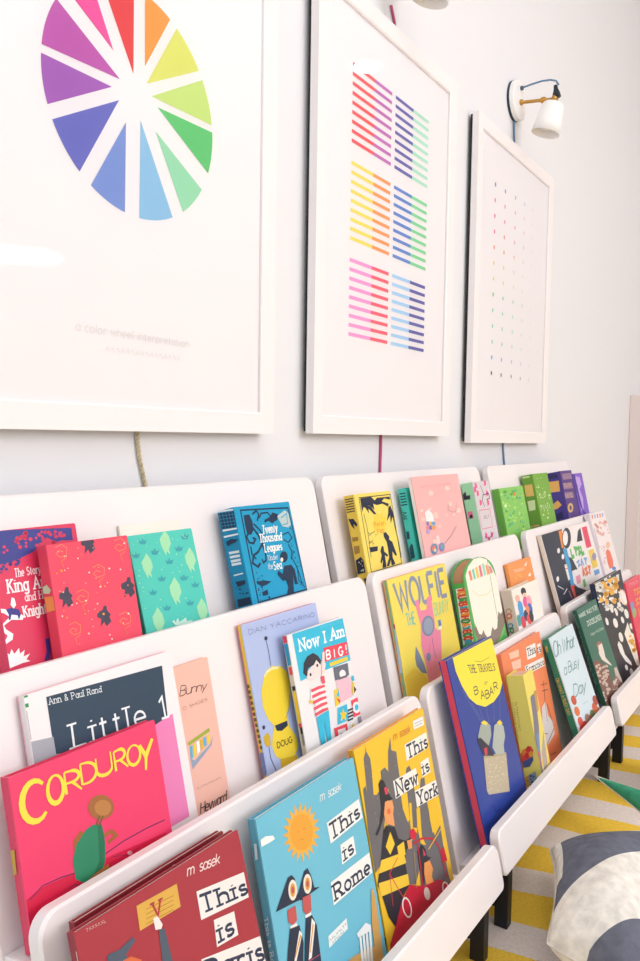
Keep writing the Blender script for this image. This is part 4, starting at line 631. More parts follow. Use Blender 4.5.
 ('P','cover_picture','F','#f4f6f4',[18,2456,106,2459,229,2416,252,2369,171,2370,16,2382]),
 ('P','cover_picture','F','#223049',[76,1666,360,1901,430,1897,474,1835,471,1658,486,1595]),
 ('P','cover_picture','F','#223049',[455,1638,654,1837,721,1843,762,1746,787,1592,889,1553,798,1559,506,1580]),
 ('P','cover_picture','F','#f0e6da',[479,1709,462,1673,436,1648,406,1637,376,1643,350,1664,333,1697,327,1737,332,1778,349,1814,374,1840,404,1851,434,1845,460,1825,478,1791,484,1751]),
 ('P','cover_picture','F','#dca24a',[448,1723,438,1700,422,1683,404,1675,386,1678,371,1691,361,1712,358,1738,362,1764,372,1788,388,1805,406,1812,424,1810,439,1797,449,1776,452,1750]),
 ('P','cover_picture','F','#c05060',[428,1733,423,1720,414,1711,405,1708,395,1709,387,1716,381,1727,380,1741,382,1755,387,1767,396,1776,405,1780,415,1779,423,1772,429,1761,430,1747]),
 ('P','cover_picture','F','#f0e6da',[749,1653,732,1617,706,1593,676,1583,646,1589,620,1609,602,1642,596,1681,602,1721,618,1756,643,1781,674,1791,704,1786,730,1766,748,1733,754,1693]),
 ('P','cover_picture','F','#dca24a',[719,1667,708,1644,692,1628,674,1621,656,1624,641,1637,631,1657,627,1682,631,1707,642,1730,657,1746,675,1753,693,1750,709,1738,719,1718,723,1693]),
 ('P','cover_picture','F','#c05060',[698,1677,692,1664,684,1656,674,1652,665,1654,657,1660,652,1671,650,1684,652,1698,658,1710,666,1718,675,1722,685,1721,693,1714,698,1703,700,1690]),
 ('P','cover_picture','F','#c65a5a',[264,1594,408,1573,393,1422,314,1408,247,1469]),
 ('P','cover_picture','F','#c65a5a',[548,1593,697,1561,668,1396,586,1387,518,1456]),
 ('P','cover_picture','F','#f4f0ec',[261,1421,382,1401,384,1359,261,1387]),
 ('P','cover_picture','F','#f4f0ec',[531,1403,653,1381,652,1343,541,1370]),
 ('P','cover_picture','F','#223049',[255,1398,417,1356,439,1154,369,948,274,787,25,876,167,1217]),
 ('P','cover_picture','F','#223049',[550,1366,659,1350,716,1205,688,830,630,641,335,753,471,1165]),
 ('P','cover_picture','F','#f4f0ec',[403,1309,438,1250,262,1033,215,1032]),
 ('P','cover_picture','F','#e0a04a',[405,1267,415,1235,267,1084,251,1093]),
 ('P','cover_picture','F','#f4f0ec',[645,1319,693,1245,532,941,474,945]),
 ('P','cover_picture','F','#e0a04a',[649,1266,659,1234,529,998,512,1007]),
 ('L','cover_picture','F','#c05070',10.0,[438,938,697,894]),
 ('P','cover_picture','F','#d3a35e',[1888,1047,1936,1040,1948,893,1938,649,1896,176,1935,-214,1621,-34,1755,435,1779,698]),
 ('P','cover_picture','F','#d3a35e',[1124,565,1340,536,1781,421,1699,101,1037,299]),
 ('P','cover_picture','F','#f0f4f4',[1432,739,1653,761,1749,683,1741,625,1449,685]),
 ('P','cover_picture','F','#eef3f3',[1471,680,1514,669,1483,370,1429,384]),
 ('P','cover_picture','F','#eef3f3',[1543,667,1587,656,1544,337,1489,352]),
 ('P','cover_picture','F','#eef3f3',[1616,653,1661,642,1605,304,1549,319]),
 ('P','cover_picture','F','#eef3f3',[1690,639,1736,628,1666,270,1611,286]),
 ('T','spine_print','S','#dbe9ee','This is Rome',[47,1652,48,1037,101,1015,94,1628],'serif',0.14),
 ('P','spine_print','S','#dbe9ee',[71,2418,33,2429,49,2260,88,2243]),
]),
('c3', 'picture_book', 'yellow picture book with grey skyscrapers, red vehicle and white title blocks', [0.8389, -0.3322, 0.1026], -0.227, 0.1993, 0.2744, 0.01, '#f4c430', '#dca51f', '#ec9c2c', '#f3e6c0', 0, [
 ('P','cover_picture','F','#6d6a6e',[53,2228,125,2254,129,2165,190,2586,261,2651,270,2738,280,2645,342,2535,330,2377,274,2075,338,2052,457,2079,692,2104,147,1212,-6,1178,-22,1528,22,1856]),
 ('P','cover_picture','F','#6d6a6e',[536,2298,652,2309,723,2233,702,2026,511,2023]),
 ('P','cover_picture','F','#6d6a6e',[810,2471,934,2638,900,2461,1021,2402,993,2071,973,1702,1037,1339,1409,995,917,612,196,947,574,1782]),
 ('P','cover_picture','F','#6d6a6e',[1218,2106,1302,2108,1343,2017,1313,1572,1290,1236,1037,1339,1036,1867]),
 ('P','cover_picture','F','#6d6a6e',[1554,1833,1670,1812,1614,1497,1622,1298,1665,966,1880,1037,1856,649,1860,331,1908,111,1007,422,1204,1233]),
 ('M','cover_picture','F','#cdb98a',[[676,1962,665,1965,661,1972,670,1973,680,1966],[947,787,940,791,940,794,946,793,951,789],[729,2230,731,2234,738,2232,741,2227,735,2226],[1184,1719,1190,1720,1198,1716,1197,1712,1189,1714],[607,1477,603,1484,612,1485,621,1479,618,1474],[1663,478,1667,484,1680,479,1685,471,1675,471],[1234,1174,1223,1177,1220,1183,1228,1184,1237,1178],[625,992,615,993,606,1000,612,1004,624,998],[1078,1826,1068,1833,1072,1838,1085,1834,1088,1827],[445,2117,436,2123,438,2128,448,2125,453,2119],[1020,1177,1025,1182,1039,1177,1042,1169,1031,1169],[1178,691,1183,694,1194,689,1196,683,1186,684],[1387,833,1383,837,1388,839,1395,835,1395,831],[608,2247,602,2252,607,2255,616,2252,617,2247],[212,2472,203,2477,205,2482,216,2480,220,2474],[1666,660,1669,666,1684,662,1691,653,1680,652],[517,1337,511,1338,506,1342,510,1344,517,1340],[548,2033,544,2037,547,2039,553,2037,554,2033],[960,2181,965,2183,973,2180,974,2175,966,2176],[785,1622,787,1627,797,1624,801,1618,793,1617],[695,1748,695,1753,704,1751,709,1746,703,1744],[249,1846,241,1845,232,1850,234,1855,245,1853],[522,1889,515,1895,520,1899,531,1894,532,1888],[678,1910,683,1913,693,1909,693,1904,684,1905],[299,2340,294,2339,288,2343,290,2346,297,2344],[339,2006,346,2009,357,2004,357,1997,346,1999],[233,1771,237,1774,244,1771,245,1767,238,1767],[1559,957,1554,961,1557,963,1565,960,1566,956],[720,1534,714,1533,707,1538,709,1541,717,1539],[1078,949,1070,954,1071,958,1080,956,1085,950],[271,1706,262,1713,267,1717,279,1713,282,1706],[300,2299,298,2307,310,2306,318,2299,312,2295],[501,1650,497,1655,501,1656,508,1653,508,1649],[241,2049,234,2054,237,2058,247,2055,249,2049],[581,1401,582,1404,590,1403,594,1398,588,1396],[1233,1284,1218,1289,1214,1298,1226,1298,1238,1290],[958,2227,947,2228,942,2235,950,2237,960,2232],[326,2060,320,2058,312,2063,313,2067,322,2065],[631,996,628,1003,639,1003,648,995,644,991],[1310,1402,1316,1406,1330,1401,1332,1393,1320,1394]]),
 ('P','cover_picture','F','#f4c430',[941,1827,1116,1799,1061,1442,992,1433,928,1645]),
 ('P','cover_picture','F','#f4c430',[1116,1648,1183,1629,1096,1278,1026,1269]),
 ('P','cover_picture','F','#f4c430',[1286,1506,1389,1485,1302,1117,1383,930,1246,912,1224,1263]),
 ('P','cover_picture','F','#f4c430',[1631,1431,1740,1409,1693,1033,1617,1025,1609,1224]),
 ('P','cover_picture','F','#f6f2ea',[1271,2417,1958,2388,1939,2162,1251,2192]),
 ('T','title_lettering','F','#28304a','This',[1309,2385,1940,2344,1927,2178,1308,2211],'serif',0.19),
 ('P','cover_picture','F','#f6f2ea',[1622,2046,1888,2037,1873,1820,1608,1834]),
 ('T','title_lettering','F','#28304a','is',[1654,2016,1857,2007,1851,1856,1654,1861],'serif',0.19),
 ('P','cover_picture','F','#f6f2ea',[803,2071,1472,2019,1466,1786,792,1830]),
 ('T','title_lettering','F','#28304a','New',[856,2045,1455,1978,1443,1814,861,1849],'serif',0.19),
 ('P','cover_picture','F','#f6f2ea',[1328,1740,2012,1662,1991,1435,1308,1517]),
 ('T','title_lettering','F','#28304a','York',[1381,1701,1994,1620,1966,1464,1380,1527],'serif',0.19),
 ('P','cover_picture','F','#f4f0ea',[1616,2652,1937,2631,1931,2502,1603,2529]),
 ('T','author_lettering','F','#e0913c','m. sasek',[993,2670,1489,2635,1499,2529,1000,2561],'script',0.14),
 ('L','cover_picture','F','#8a90a8',7.4,[1649,2602,1908,2582]),
 ('L','cover_picture','F','#8a90a8',7.4,[1651,2562,1894,2546]),
 ('P','cover_picture','F','#2a2a35',[428,2162,501,2201,573,2153,638,1958,716,1856,540,1896,452,1757,300,1639,192,1578,148,1614,279,1683,391,1852]),
 ('P','cover_picture','F','#d8405c',[542,2066,603,2070,625,1963,553,1972]),
 ('P','cover_picture','F','#f0a368',[510,1897,692,1853,700,1751,657,1676,644,1517,445,1634,433,1764]),
 ('P','cover_picture','F','#e8704a',[606,1733,598,1721,584,1713,567,1711,549,1715,534,1724,522,1737,517,1752,519,1767,527,1779,540,1787,557,1789,575,1785,591,1776,602,1763,608,1748]),
 ('P','cover_picture','F','#2a2a35',[353,1582,437,1612,641,1508,678,1339,891,1213,740,985,746,691,566,632,455,543,258,360,129,564,61,872,0,1038,158,1242,254,1411]),
 ('P','cover_picture','F','#f4cb3c',[508,1500,568,1313,412,1237,337,1376]),
 ('P','cover_picture','F','#f4cb3c',[181,1267,754,1125,767,973,67,1145]),
 ('P','cover_picture','F','#f4cb3c',[30,1041,760,830,752,688,26,871]),
 ('P','cover_picture','F','#f4cb3c',[610,1259,802,1251,789,1073,609,1133]),
 ('P','cover_picture','F','#2a2a35',[822,1242,993,1226,1025,1138,834,1127]),
 ('P','cover_picture','F','#e8a060',[880,1226,1013,1192,986,1080,882,1106]),
 ('P','cover_picture','F','#d8283f',[997,1318,1106,1304,1169,1210,1109,1141,987,1210]),
 ('P','cover_picture','F','#6d6a6e',[1161,1062,1687,800,1703,402,1115,482]),
 ('P','cover_picture','F','#2a2a35',[1094,978,1251,1032,1332,913,1336,816,1449,748,1274,748,1128,513,1079,685]),
 ('P','cover_picture','F','#d8405c',[1258,964,1314,845,1248,854]),
 ('P','cover_picture','F','#f0a058',[1230,768,1391,735,1440,598,1371,515,1396,427,1185,487,1179,640]),
 ('P','cover_picture','F','#c8213c',[53,260,251,399,466,572,746,691,1122,498,1560,390,1923,144,1934,60,1048,106,557,102,10,140]),
 ('L','cover_picture','F','#c8213c',27.9,[1019,1122,1275,1090,1574,965,1726,784,1759,533,1799,299]),
 ('L','cover_picture','F','#c8213c',25.4,[1146,1087,1122,816,1086,514]),
 ('P','cover_picture','F','#c8213c',[1729,724,1860,726,1892,514,1775,527]),
 ('L','cover_picture','F','#d83a4a',13.5,[576,1129,315,1032,265,635]),
 ('L','cover_picture','F','#d83a4a',13.2,[315,1032,575,555]),
 ('P','cover_picture','F','#f4efe8',[701,421,696,369,674,331,639,314,597,320,553,348,514,393,487,448,475,506,480,557,501,595,535,612,578,608,622,581,661,536,689,480]),
 ('P','cover_picture','F','#c8213c',[671,432,668,390,652,358,626,343,595,347,562,368,534,404,513,448,504,495,508,537,523,568,548,584,580,581,612,560,641,525,662,480]),
 ('P','cover_picture','F','#f4efe8',[1805,139,1800,95,1780,64,1747,50,1708,56,1667,80,1632,119,1607,167,1596,216,1601,259,1621,290,1653,304,1692,299,1733,275,1769,237,1794,189]),
 ('P','cover_picture','F','#c8213c',[1776,150,1772,114,1758,88,1735,76,1706,79,1677,97,1651,128,1633,166,1625,205,1628,240,1642,266,1665,279,1694,276,1723,258,1749,228,1768,190]),
 ('P','cover_picture','F','#e8dfd8',[1238,344,1230,313,1210,291,1182,283,1151,289,1121,308,1096,338,1081,373,1078,408,1086,439,1105,460,1133,469,1164,463,1194,444,1219,415,1235,380]),
 ('L','cover_picture','F','#e0708a',6.7,[516,158,740,122]),
 ('L','cover_picture','F','#f4cb3c',17.2,[1407,881,1858,986]),
 ('L','cover_picture','F','#c2a040',11.2,[1009,1014,952,743,918,574]),
 ('P','spine_print','S','#2a2a35',[53,348,5,382,17,166,58,126]),
 ('M','spine_print','S','#b87a1a',[[65,1184,63,1189,57,1191,54,1187,59,1182],[62,1100,73,1102,71,1112,58,1117,53,1109],[32,834,35,840,28,847,20,845,22,837],[30,1410,42,1413,39,1423,26,1427,21,1419],[29,647,35,646,37,650,32,654,27,652],[65,698,67,702,62,707,56,706,58,700],[76,739,75,749,63,755,57,749,64,739],[84,779,81,787,72,789,69,783,76,777],[77,553,74,563,61,568,56,560,66,550],[34,698,44,694,49,699,42,707,33,706],[13,1261,17,1262,16,1267,10,1268,8,1264],[24,1663,36,1656,44,1662,38,1672,25,1672],[20,1123,27,1123,27,1129,20,1132,16,1128],[33,1790,36,1798,27,1805,18,1802,22,1792]]),
]),
('c4', 'picture_book', 'tall dark blue picture book with red spine and yellow half round title patch', [1.1479, -0.3438, 0.1069], -0.2719, 0.1954, 0.3189, 0.0151, '#2b449c', '#e0475c', '#2b449c', '#f0e6da', 0, [
 ('P','cover_picture','F','#e4495c',[-233,3209,-53,3199,-32,158,-203,212]),
 ('P','cover_picture','F','#f6e444',[226,3183,1925,3167,2018,2883,2037,2560,1988,2345,1741,2186,1406,2124,1021,2145,716,2273,496,2437,331,2687,231,2957]),
 ('T','title_lettering','F','#3c3f50','THE TRAVELS',[700,2947,1794,2717,1771,2602,746,2805],'serif',0.12),
 ('T','title_lettering','F','#3c3f50','OF',[1195,2531,1341,2510,1336,2464,1190,2484],'sans',0.15),
 ('T','title_lettering','F','#3c3f50','B',[752,2556,904,2542,887,2419,731,2428],'sans',0.15),
 ('T','title_lettering','F','#3c3f50','A',[958,2430,1114,2414,1096,2290,937,2300],'sans',0.15),
 ('T','title_lettering','F','#3c3f50','B',[1154,2386,1313,2370,1295,2245,1131,2255],'sans',0.15),
 ('T','title_lettering','F','#3c3f50','A',[1337,2390,1500,2373,1481,2247,1314,2257],'sans',0.15),
 ('T','title_lettering','F','#3c3f50','R',[1563,2418,1731,2402,1712,2274,1539,2284],'sans',0.15),
 ('L','cover_picture','F','#6d6a40',7.0,[1018,2944,1285,2873,1649,2867]),
 ('L','cover_picture','F','#8fa0cc',5.8,[301,2633,718,2002]),
 ('L','cover_picture','F','#8fa0cc',5.9,[545,2341,799,1957]),
 ('L','cover_picture','F','#8fa0cc',6.0,[787,2211,854,1920]),
 ('L','cover_picture','F','#8fa0cc',6.1,[1058,2114,1023,1870]),
 ('L','cover_picture','F','#8fa0cc',6.2,[1394,2105,1245,1825]),
 ('L','cover_picture','F','#8fa0cc',6.3,[1717,2148,1472,1757]),
 ('P','cover_picture','F','#c6b79c',[539,1462,1436,1228,1224,622,415,864,373,936]),
 ('P','cover_picture','F','#b8a888',[539,1462,1436,1228,1433,1186,534,1419]),
 ('M','cover_picture','F','#e6dac6',[[711,1046,715,1052,733,1048,740,1039,726,1038],[866,1140,872,1151,902,1145,915,1130,893,1127],[1147,869,1132,876,1135,883,1153,879,1160,870],[630,948,632,953,646,951,651,944,641,942],[643,1213,639,1225,661,1224,678,1213,667,1206],[877,1006,868,1018,886,1020,907,1010,902,1001],[608,1227,601,1234,611,1236,623,1231,621,1225],[752,1227,763,1230,780,1223,780,1216,762,1218],[557,903,528,910,517,925,539,927,564,914],[1229,1122,1204,1124,1188,1137,1203,1143,1228,1133],[730,1088,736,1095,757,1089,763,1080,747,1079],[1106,1250,1083,1251,1067,1262,1079,1269,1103,1261],[645,1166,635,1175,648,1179,665,1171,664,1163],[1203,790,1212,797,1236,790,1243,779,1223,778],[573,1010,591,1015,620,1003,619,991,589,995],[880,985,864,995,871,1001,891,995,897,986],[1373,1117,1342,1125,1332,1139,1357,1141,1382,1127],[922,1001,911,1008,918,1012,932,1007,935,1000],[442,913,428,928,449,931,475,919,470,907],[1075,856,1059,856,1046,865,1054,870,1071,864],[789,1110,785,1120,805,1120,821,1109,811,1103],[1089,946,1075,951,1076,957,1089,956,1097,949],[912,810,912,816,925,815,933,808,925,805],[906,1121,877,1130,874,1144,900,1142,921,1128],[686,1064,662,1068,650,1081,667,1084,689,1074],[964,1152,940,1152,919,1165,930,1173,958,1165],[1174,966,1156,972,1156,980,1173,978,1184,969],[1073,975,1057,977,1048,985,1059,988,1074,981],[570,1108,546,1110,530,1123,543,1129,568,1120],[1163,926,1133,934,1125,948,1150,948,1174,935],[636,1064,613,1077,622,1087,652,1079,660,1065],[808,1027,794,1029,788,1036,798,1038,810,1032],[725,929,721,939,740,939,756,928,747,922],[816,1011,796,1011,778,1022,786,1029,810,1022],[979,1045,958,1058,967,1066,994,1059,1001,1046],[639,1352,635,1363,656,1363,673,1351,662,1345],[1182,1149,1167,1151,1160,1158,1169,1161,1183,1155],[1194,903,1196,909,1211,906,1219,898,1208,896],[918,852,929,855,946,849,946,841,929,843],[799,946,805,950,821,945,824,938,810,938],[1278,926,1256,927,1237,939,1248,946,1274,938],[966,910,972,920,1001,914,1013,900,992,897],[665,944,643,946,627,958,639,964,662,955],[579,1317,571,1324,580,1327,595,1321,594,1315],[862,924,849,935,864,939,885,930,885,921],[1001,1252,988,1263,1002,1267,1024,1259,1024,1249],[703,1246,678,1259,687,1270,717,1263,728,1248],[585,1339,598,1344,621,1336,621,1325,599,1327],[610,1022,593,1033,603,1039,626,1032,631,1021],[855,1217,837,1220,829,1229,842,1232,858,1224],[1089,962,1100,972,1133,963,1142,948,1114,947],[751,799,755,810,782,804,795,790,776,787],[1058,1072,1039,1088,1059,1094,1090,1082,1089,1069],[627,1157,648,1160,674,1148,668,1137,639,1143],[890,1148,902,1155,926,1146,929,1135,907,1136],[508,1018,502,1032,527,1031,548,1018,536,1009],[1211,919,1226,921,1245,912,1242,904,1220,908],[1209,1120,1209,1127,1224,1125,1234,1117,1224,1114],[1031,1089,1034,1095,1049,1092,1056,1084,1045,1082],[716,987,705,999,722,1002,743,992,740,983]]),
 ('P','cover_picture','F','#a7b0a6',[677,1931,899,1940,1058,1817,1009,1663,831,1552,605,1502,494,1620,504,1800]),
 ('P','cover_picture','F','#b4bcb4',[1212,1770,1442,1766,1577,1639,1545,1474,1405,1367,1365,1230,1026,1321,940,1475,1085,1639]),
 ('P','cover_picture','F','#f0d84a',[706,1964,856,1961,985,1881,884,1861]),
 ('P','cover_picture','F','#f0d84a',[1336,1784,1488,1783,1567,1698,1403,1704]),
 ('P','cover_picture','F','#2d3348',[421,1765,574,1757,856,1502,940,1329,556,1456]),
 ('P','cover_picture','F','#d8405c',[617,1559,736,1541,693,1432,594,1448]),
 ('L','cover_picture','F','#1a2a6a',13.3,[492,671,520,540,683,517]),
]),
('c5', 'picture_book', 'orange picture book with white title blocks behind the small yellow book', [1.4141, -0.3117, 0.0979], -0.227, 0.2291, 0.2703, 0.01, '#f28a5c', '#e87a4c', '#e87a4c', '#f7e0cc', 0, [
 ('P','cover_picture','F','#f6f0ec',[1342,2556,1917,2530,1812,2258,1301,2307]),
 ('T','title_lettering','F','#28304a','This',[1365,2509,1862,2481,1833,2340,1361,2370],'serif',0.18),
 ('P','cover_picture','F','#f6f0ec',[1989,2471,2228,2464,2141,2271,1960,2285]),
 ('T','title_lettering','F','#28304a','is',[1999,2443,2197,2435,2142,2297,1974,2308],'serif',0.18),
 ('P','cover_picture','F','#f6f0ec',[1082,2225,2234,2153,2209,1973,1125,2040]),
 ('T','title_lettering','F','#28304a','Francisco',[1160,2190,2211,2114,2199,2002,1189,2065],'serif',0.16),
 ('P','cover_picture','F','#f4c8ae',[394,2643,930,2605,880,2471,398,2521]),
 ('P','cover_picture','F','#f4c8ae',[443,2458,945,2415,876,2245,437,2299]),
 ('P','cover_picture','F','#ded8d8',[1595,1242,1856,1298,1851,998,2077,803,2035,556,1315,447,1393,838]),
 ('L','cover_picture','F','#3a3a48',17.1,[1964,1701,1812,1224,1750,900]),
 ('L','cover_picture','F','#3a3a48',12.7,[1802,1656,2150,1601]),
 ('L','cover_picture','F','#3a3a48',12.7,[1770,1536,2129,1476]),
 ('L','cover_picture','F','#3a3a48',19.2,[1927,1235,2068,676,1315,447]),
 ('L','cover_picture','F','#3a3a48',14.5,[1395,754,1653,674]),
 ('L','cover_picture','F','#3a3a48',12.5,[1573,257,1915,208]),
]),
('c6', 'picture_book', 'small thick yellow book with red apples at the foot of its spine', [1.3925, -0.3555, 0.108], -0.227, 0.0532, 0.2343, 0.0341, '#f0dd6e', '#f2e377', '#e8d465', '#e8c0a8', 0, [
 ('P','cover_picture','F','#7d7a90',[160,1892,369,1913,385,1676,313,1311,145,906,77,475,-172,489,-61,973,110,1524]),
 ('P','cover_picture','F','#c79a54',[388,1946,532,1928,469,1575,348,1532]),
 ('P','cover_picture','F','#6d8fc0',[117,1218,246,1197,109,766,-26,736]),
 ('P','cover_picture','F','#c85a70',[-11,919,125,893,34,641,-91,665]),
 ('P','cover_picture','F','#b8a8a0',[498,1177,391,595,156,448,196,813]),
 ('P','spine_print','S','#e85a4a',[338,872,275,949,108,1027,68,952,114,800,212,704,336,682]),
 ('P','spine_print','S','#f08a3c',[215,912,223,890,236,872,252,860,270,855,285,859,297,871,303,889,302,911,294,932,281,951,265,963,247,967,231,963,220,951,214,933]),
 ('P','spine_print','S','#d83a3c',[116,970,124,949,137,930,153,918,170,913,186,917,198,929,203,947,202,969,195,990,182,1009,165,1021,148,1026,133,1021,121,1009,115,991]),
 ('P','spine_print','S','#d83a3c',[173,844,180,823,193,805,210,792,227,787,243,791,254,803,260,821,259,843,252,864,239,883,222,895,205,900,189,896,178,884,172,866]),
 ('P','spine_print','S','#f0a03c',[88,876,95,855,108,836,124,824,142,819,157,823,169,835,174,853,173,875,166,896,153,915,137,927,119,931,104,927,92,915,87,897]),
 ('P','spine_print','S','#e0483c',[249,779,257,757,270,739,287,726,304,721,320,725,332,737,337,755,336,777,329,798,316,817,299,829,282,834,266,830,254,818,249,800]),
 ('P','spine_print','S','#4f5a90',[336,720,98,838,105,763,201,640,329,614]),
 ('L','spine_print','S','#8a7f4c',4.6,[248,1848,209,1842,250,1815]),
 ('L','spine_print','S','#8a7f4c',4.6,[209,1812,251,1801,249,1770]),
 ('L','spine_print','S','#8a7f4c',4.6,[214,1765,218,1733,234,1744,255,1739]),
 ('L','spine_print','S','#8a7f4c',4.6,[221,1686,226,1717,247,1680,255,1710]),
 ('L','spine_print','S','#8a7f4c',4.6,[261,1663,221,1657,263,1630]),
 ('L','spine_print','S','#8a7f4c',4.6,[264,1617,225,1611,266,1584]),
 ('L','spine_print','S','#8a7f4c',4.6,[227,1581,231,1548,247,1560,268,1554]),
 ('L','spine_print','S','#8a7f4c',4.6,[230,1535,234,1502,250,1514,271,1508]),
 ('L','spine_print','S','#8a7f4c',4.6,[273,1478,234,1473,275,1446]),
 ('L','spine_print','S','#8a7f4c',4.6,[236,1443,240,1410,256,1422,277,1416]),
 ('L','spine_print','S','#8a7f4c',4.6,[243,1364,248,1394,269,1357,277,1386]),
 ('L','spine_print','S','#8a7f4c',4.6,[242,1351,247,1318,262,1329,284,1324]),
 ('L','spine_print','S','#8a7f4c',4.6,[274,1840,316,1829,314,1795]),
 ('L','spine_print','S','#8a7f4c',4.6,[277,1789,319,1779,317,1745]),
 ('L','spine_print','S','#8a7f4c',4.6,[322,1729,283,1721,325,1693]),
 ('L','spine_print','S','#8a7f4c',4.6,[285,1688,290,1652,305,1666,327,1661]),
 ('L','spine_print','S','#8a7f4c',4.6,[293,1601,297,1635,318,1595,327,1628]),
 ('L','spine_print','S','#8a7f4c',4.6,[296,1551,300,1585,321,1545,330,1578]),
 ('L','spine_print','S','#8a7f4c',4.6,[335,1527,296,1518,337,1492]),
 ('L','spine_print','S','#8a7f4c',4.6,[302,1450,306,1484,327,1444,336,1477]),
 ('L','spine_print','S','#8a7f4c',4.6,[299,1436,341,1427,339,1392]),
 ('L','spine_print','S','#8a7f4c',4.6,[308,1349,312,1383,334,1344,342,1377]),
 ('L','spine_print','S','#8a7f4c',4.6,[307,1334,311,1298,327,1313,348,1308]),
 ('L','spine_print','S','#8a7f4c',4.6,[315,1248,319,1282,340,1243,348,1276]),
 ('L','spine_print','S','#8a7f4c',4.6,[318,1198,322,1232,343,1193,351,1226]),
 ('L','spine_print','S','#8a7f4c',4.6,[315,1183,356,1175,354,1141]),
 ('P','spine_print','S','#8fa8c8',[301,455,103,556,105,349,270,211]),
 ('P','spine_print','S','#d8a03c',[337,435,260,464,275,286,340,257]),
 ('M','spine_print','S','#5c5a68',[[195,336,229,337,231,368,199,387,176,367],[232,288,258,292,256,318,229,330,214,311],[233,400,240,416,223,431,206,424,212,405],[125,332,155,334,155,362,126,378,108,359],[205,449,238,447,242,476,212,496,189,479],[263,223,246,244,224,239,227,216,251,206],[165,299,195,287,210,309,189,334,161,328],[145,452,169,439,185,454,171,477,146,476],[287,365,302,368,300,384,283,391,275,378],[126,256,150,242,168,256,155,279,129,280]]),
]),
('c7', 'picture_book', 'pale blue picture book with script title, green spine and orange leaves', [1.6541, -0.3558, 0.1126], -0.3533, 0.1727, 0.2482, 0.0158, '#d5e6ef', '#2f8a6c', '#2f8a6c', '#f0ece0', 0, [
 ('T','title_lettering','F','#5b8f8c','Oh What',[31,2393,1483,2248,1378,2005,-39,2072],'script',0.09),
 ('T','title_lettering','F','#5b8f8c','a Busy',[208,1833,1336,1775,1302,1569,184,1613],'script',0.09),
 ('T','title_lettering','F','#5b8f8c','Day',[373,1339,1241,1253,1212,1025,346,1090],'script',0.1),
 ('P','cover_picture','F','#c9563c',[432,1022,414,985,374,958,319,946,257,950,198,969,150,1000,121,1040,115,1081,132,1117,171,1144,225,1157,287,1154,347,1135,396,1104,426,1064]),
 ('P','cover_picture','F','#e0703c',[412,781,394,744,354,718,299,706,238,710,179,730,131,762,102,801,96,842,113,879,152,905,206,917,268,913,327,894,376,862,406,822]),
 ('P','cover_picture','F','#d8503c',[423,553,405,517,365,491,310,480,249,485,190,506,142,538,113,578,107,618,124,654,163,680,217,692,279,687,338,667,387,635,416,595]),
 ('P','cover_picture','F','#c03c38',[647,396,628,359,588,334,532,323,469,329,409,350,360,383,331,423,324,464,342,500,382,526,437,537,500,532,560,512,610,479,640,438]),
 ('P','cover_picture','F','#b8483c',[1040,415,1020,378,978,352,920,341,855,346,793,368,742,401,712,442,705,484,724,521,765,547,822,559,888,554,951,533,1002,499,1033,458]),
 ('P','cover_picture','F','#d8603c',[1590,535,1570,497,1525,470,1464,458,1395,464,1330,485,1277,519,1245,561,1238,605,1258,643,1301,670,1362,682,1431,677,1497,656,1551,622,1584,579]),
 ('P','cover_picture','F','#e07a48',[1704,408,1683,369,1638,342,1576,331,1507,337,1441,359,1387,394,1355,436,1349,479,1369,517,1412,544,1473,556,1543,551,1610,529,1664,495,1697,452]),
 ('P','cover_picture','F','#b04a38',[1783,648,1763,609,1717,581,1655,569,1585,574,1518,596,1464,630,1432,672,1425,716,1445,755,1489,782,1551,795,1621,791,1689,770,1743,735,1777,692]),
 ('P','cover_picture','F','#d03a38',[389,385,371,349,331,324,277,313,216,319,157,339,110,372,81,412,74,453,92,488,130,514,184,525,245,520,304,499,353,467,382,426]),
 ('P','cover_picture','F','#6a7a48',[1310,451,1290,414,1247,387,1187,376,1120,381,1056,403,1005,437,973,478,967,521,986,558,1028,585,1087,597,1154,592,1219,571,1271,537,1303,495]),
 ('P','cover_picture','F','#a07a6a',[909,477,890,439,849,413,791,402,727,408,665,429,615,462,585,503,579,544,597,581,638,607,694,619,759,614,821,594,872,560,903,519]),
 ('L','cover_picture','F','#9ab8b8',8.9,[713,838,1120,802]),
 ('T','spine_print','S','#d8c26a','OH WHAT A BUSY DAY',[68,1627,57,827,124,805,148,1609],'sans',0.13),
 ('P','spine_print','S','#3f9a70',[164,2409,74,2423,89,2236,180,2217]),
 ('P','spine_print','S','#c8b060',[161,2331,93,2337,118,2206,177,2199]),
]),
('c8', 'picture_book', 'dark green picture book with a brown and white waterfowl and pale title', [1.8783, -0.356, 0.1123], -0.3435, 0.1748, 0.27, 0.0109, '#2f6b58', '#24584a', '#24584a', '#eee4d2', 0, [
 ('T','title_lettering','F','#dfeadf','MAKE WAY FOR',[36,2583,1631,2544,1598,2439,65,2511],'slab',0.2),
 ('T','title_lettering','F','#dfeadf','DUCKLINGS',[497,2330,1718,2280,1671,2164,487,2222],'slab',0.2),
 ('T','author_lettering','F','#cfe0d2','Robert McCloskey',[442,2035,1628,1987,1606,1917,449,1968],'script',0.12),
 ('P','cover_picture','F','#e9ddd2',[747,1727,935,1734,1105,1649,1081,1454,1024,1308,1311,1061,1296,1024,910,1216,707,1323,627,1479]),
 ('P','cover_picture','F','#a8705c',[658,1727,895,1750,1137,1650,1017,1652,765,1668,664,1509]),
 ('P','cover_picture','F','#7c5348',[-4,1433,384,1399,834,1155,1001,917,893,709,358,351,-59,318,-333,507,-397,746,-220,1071]),
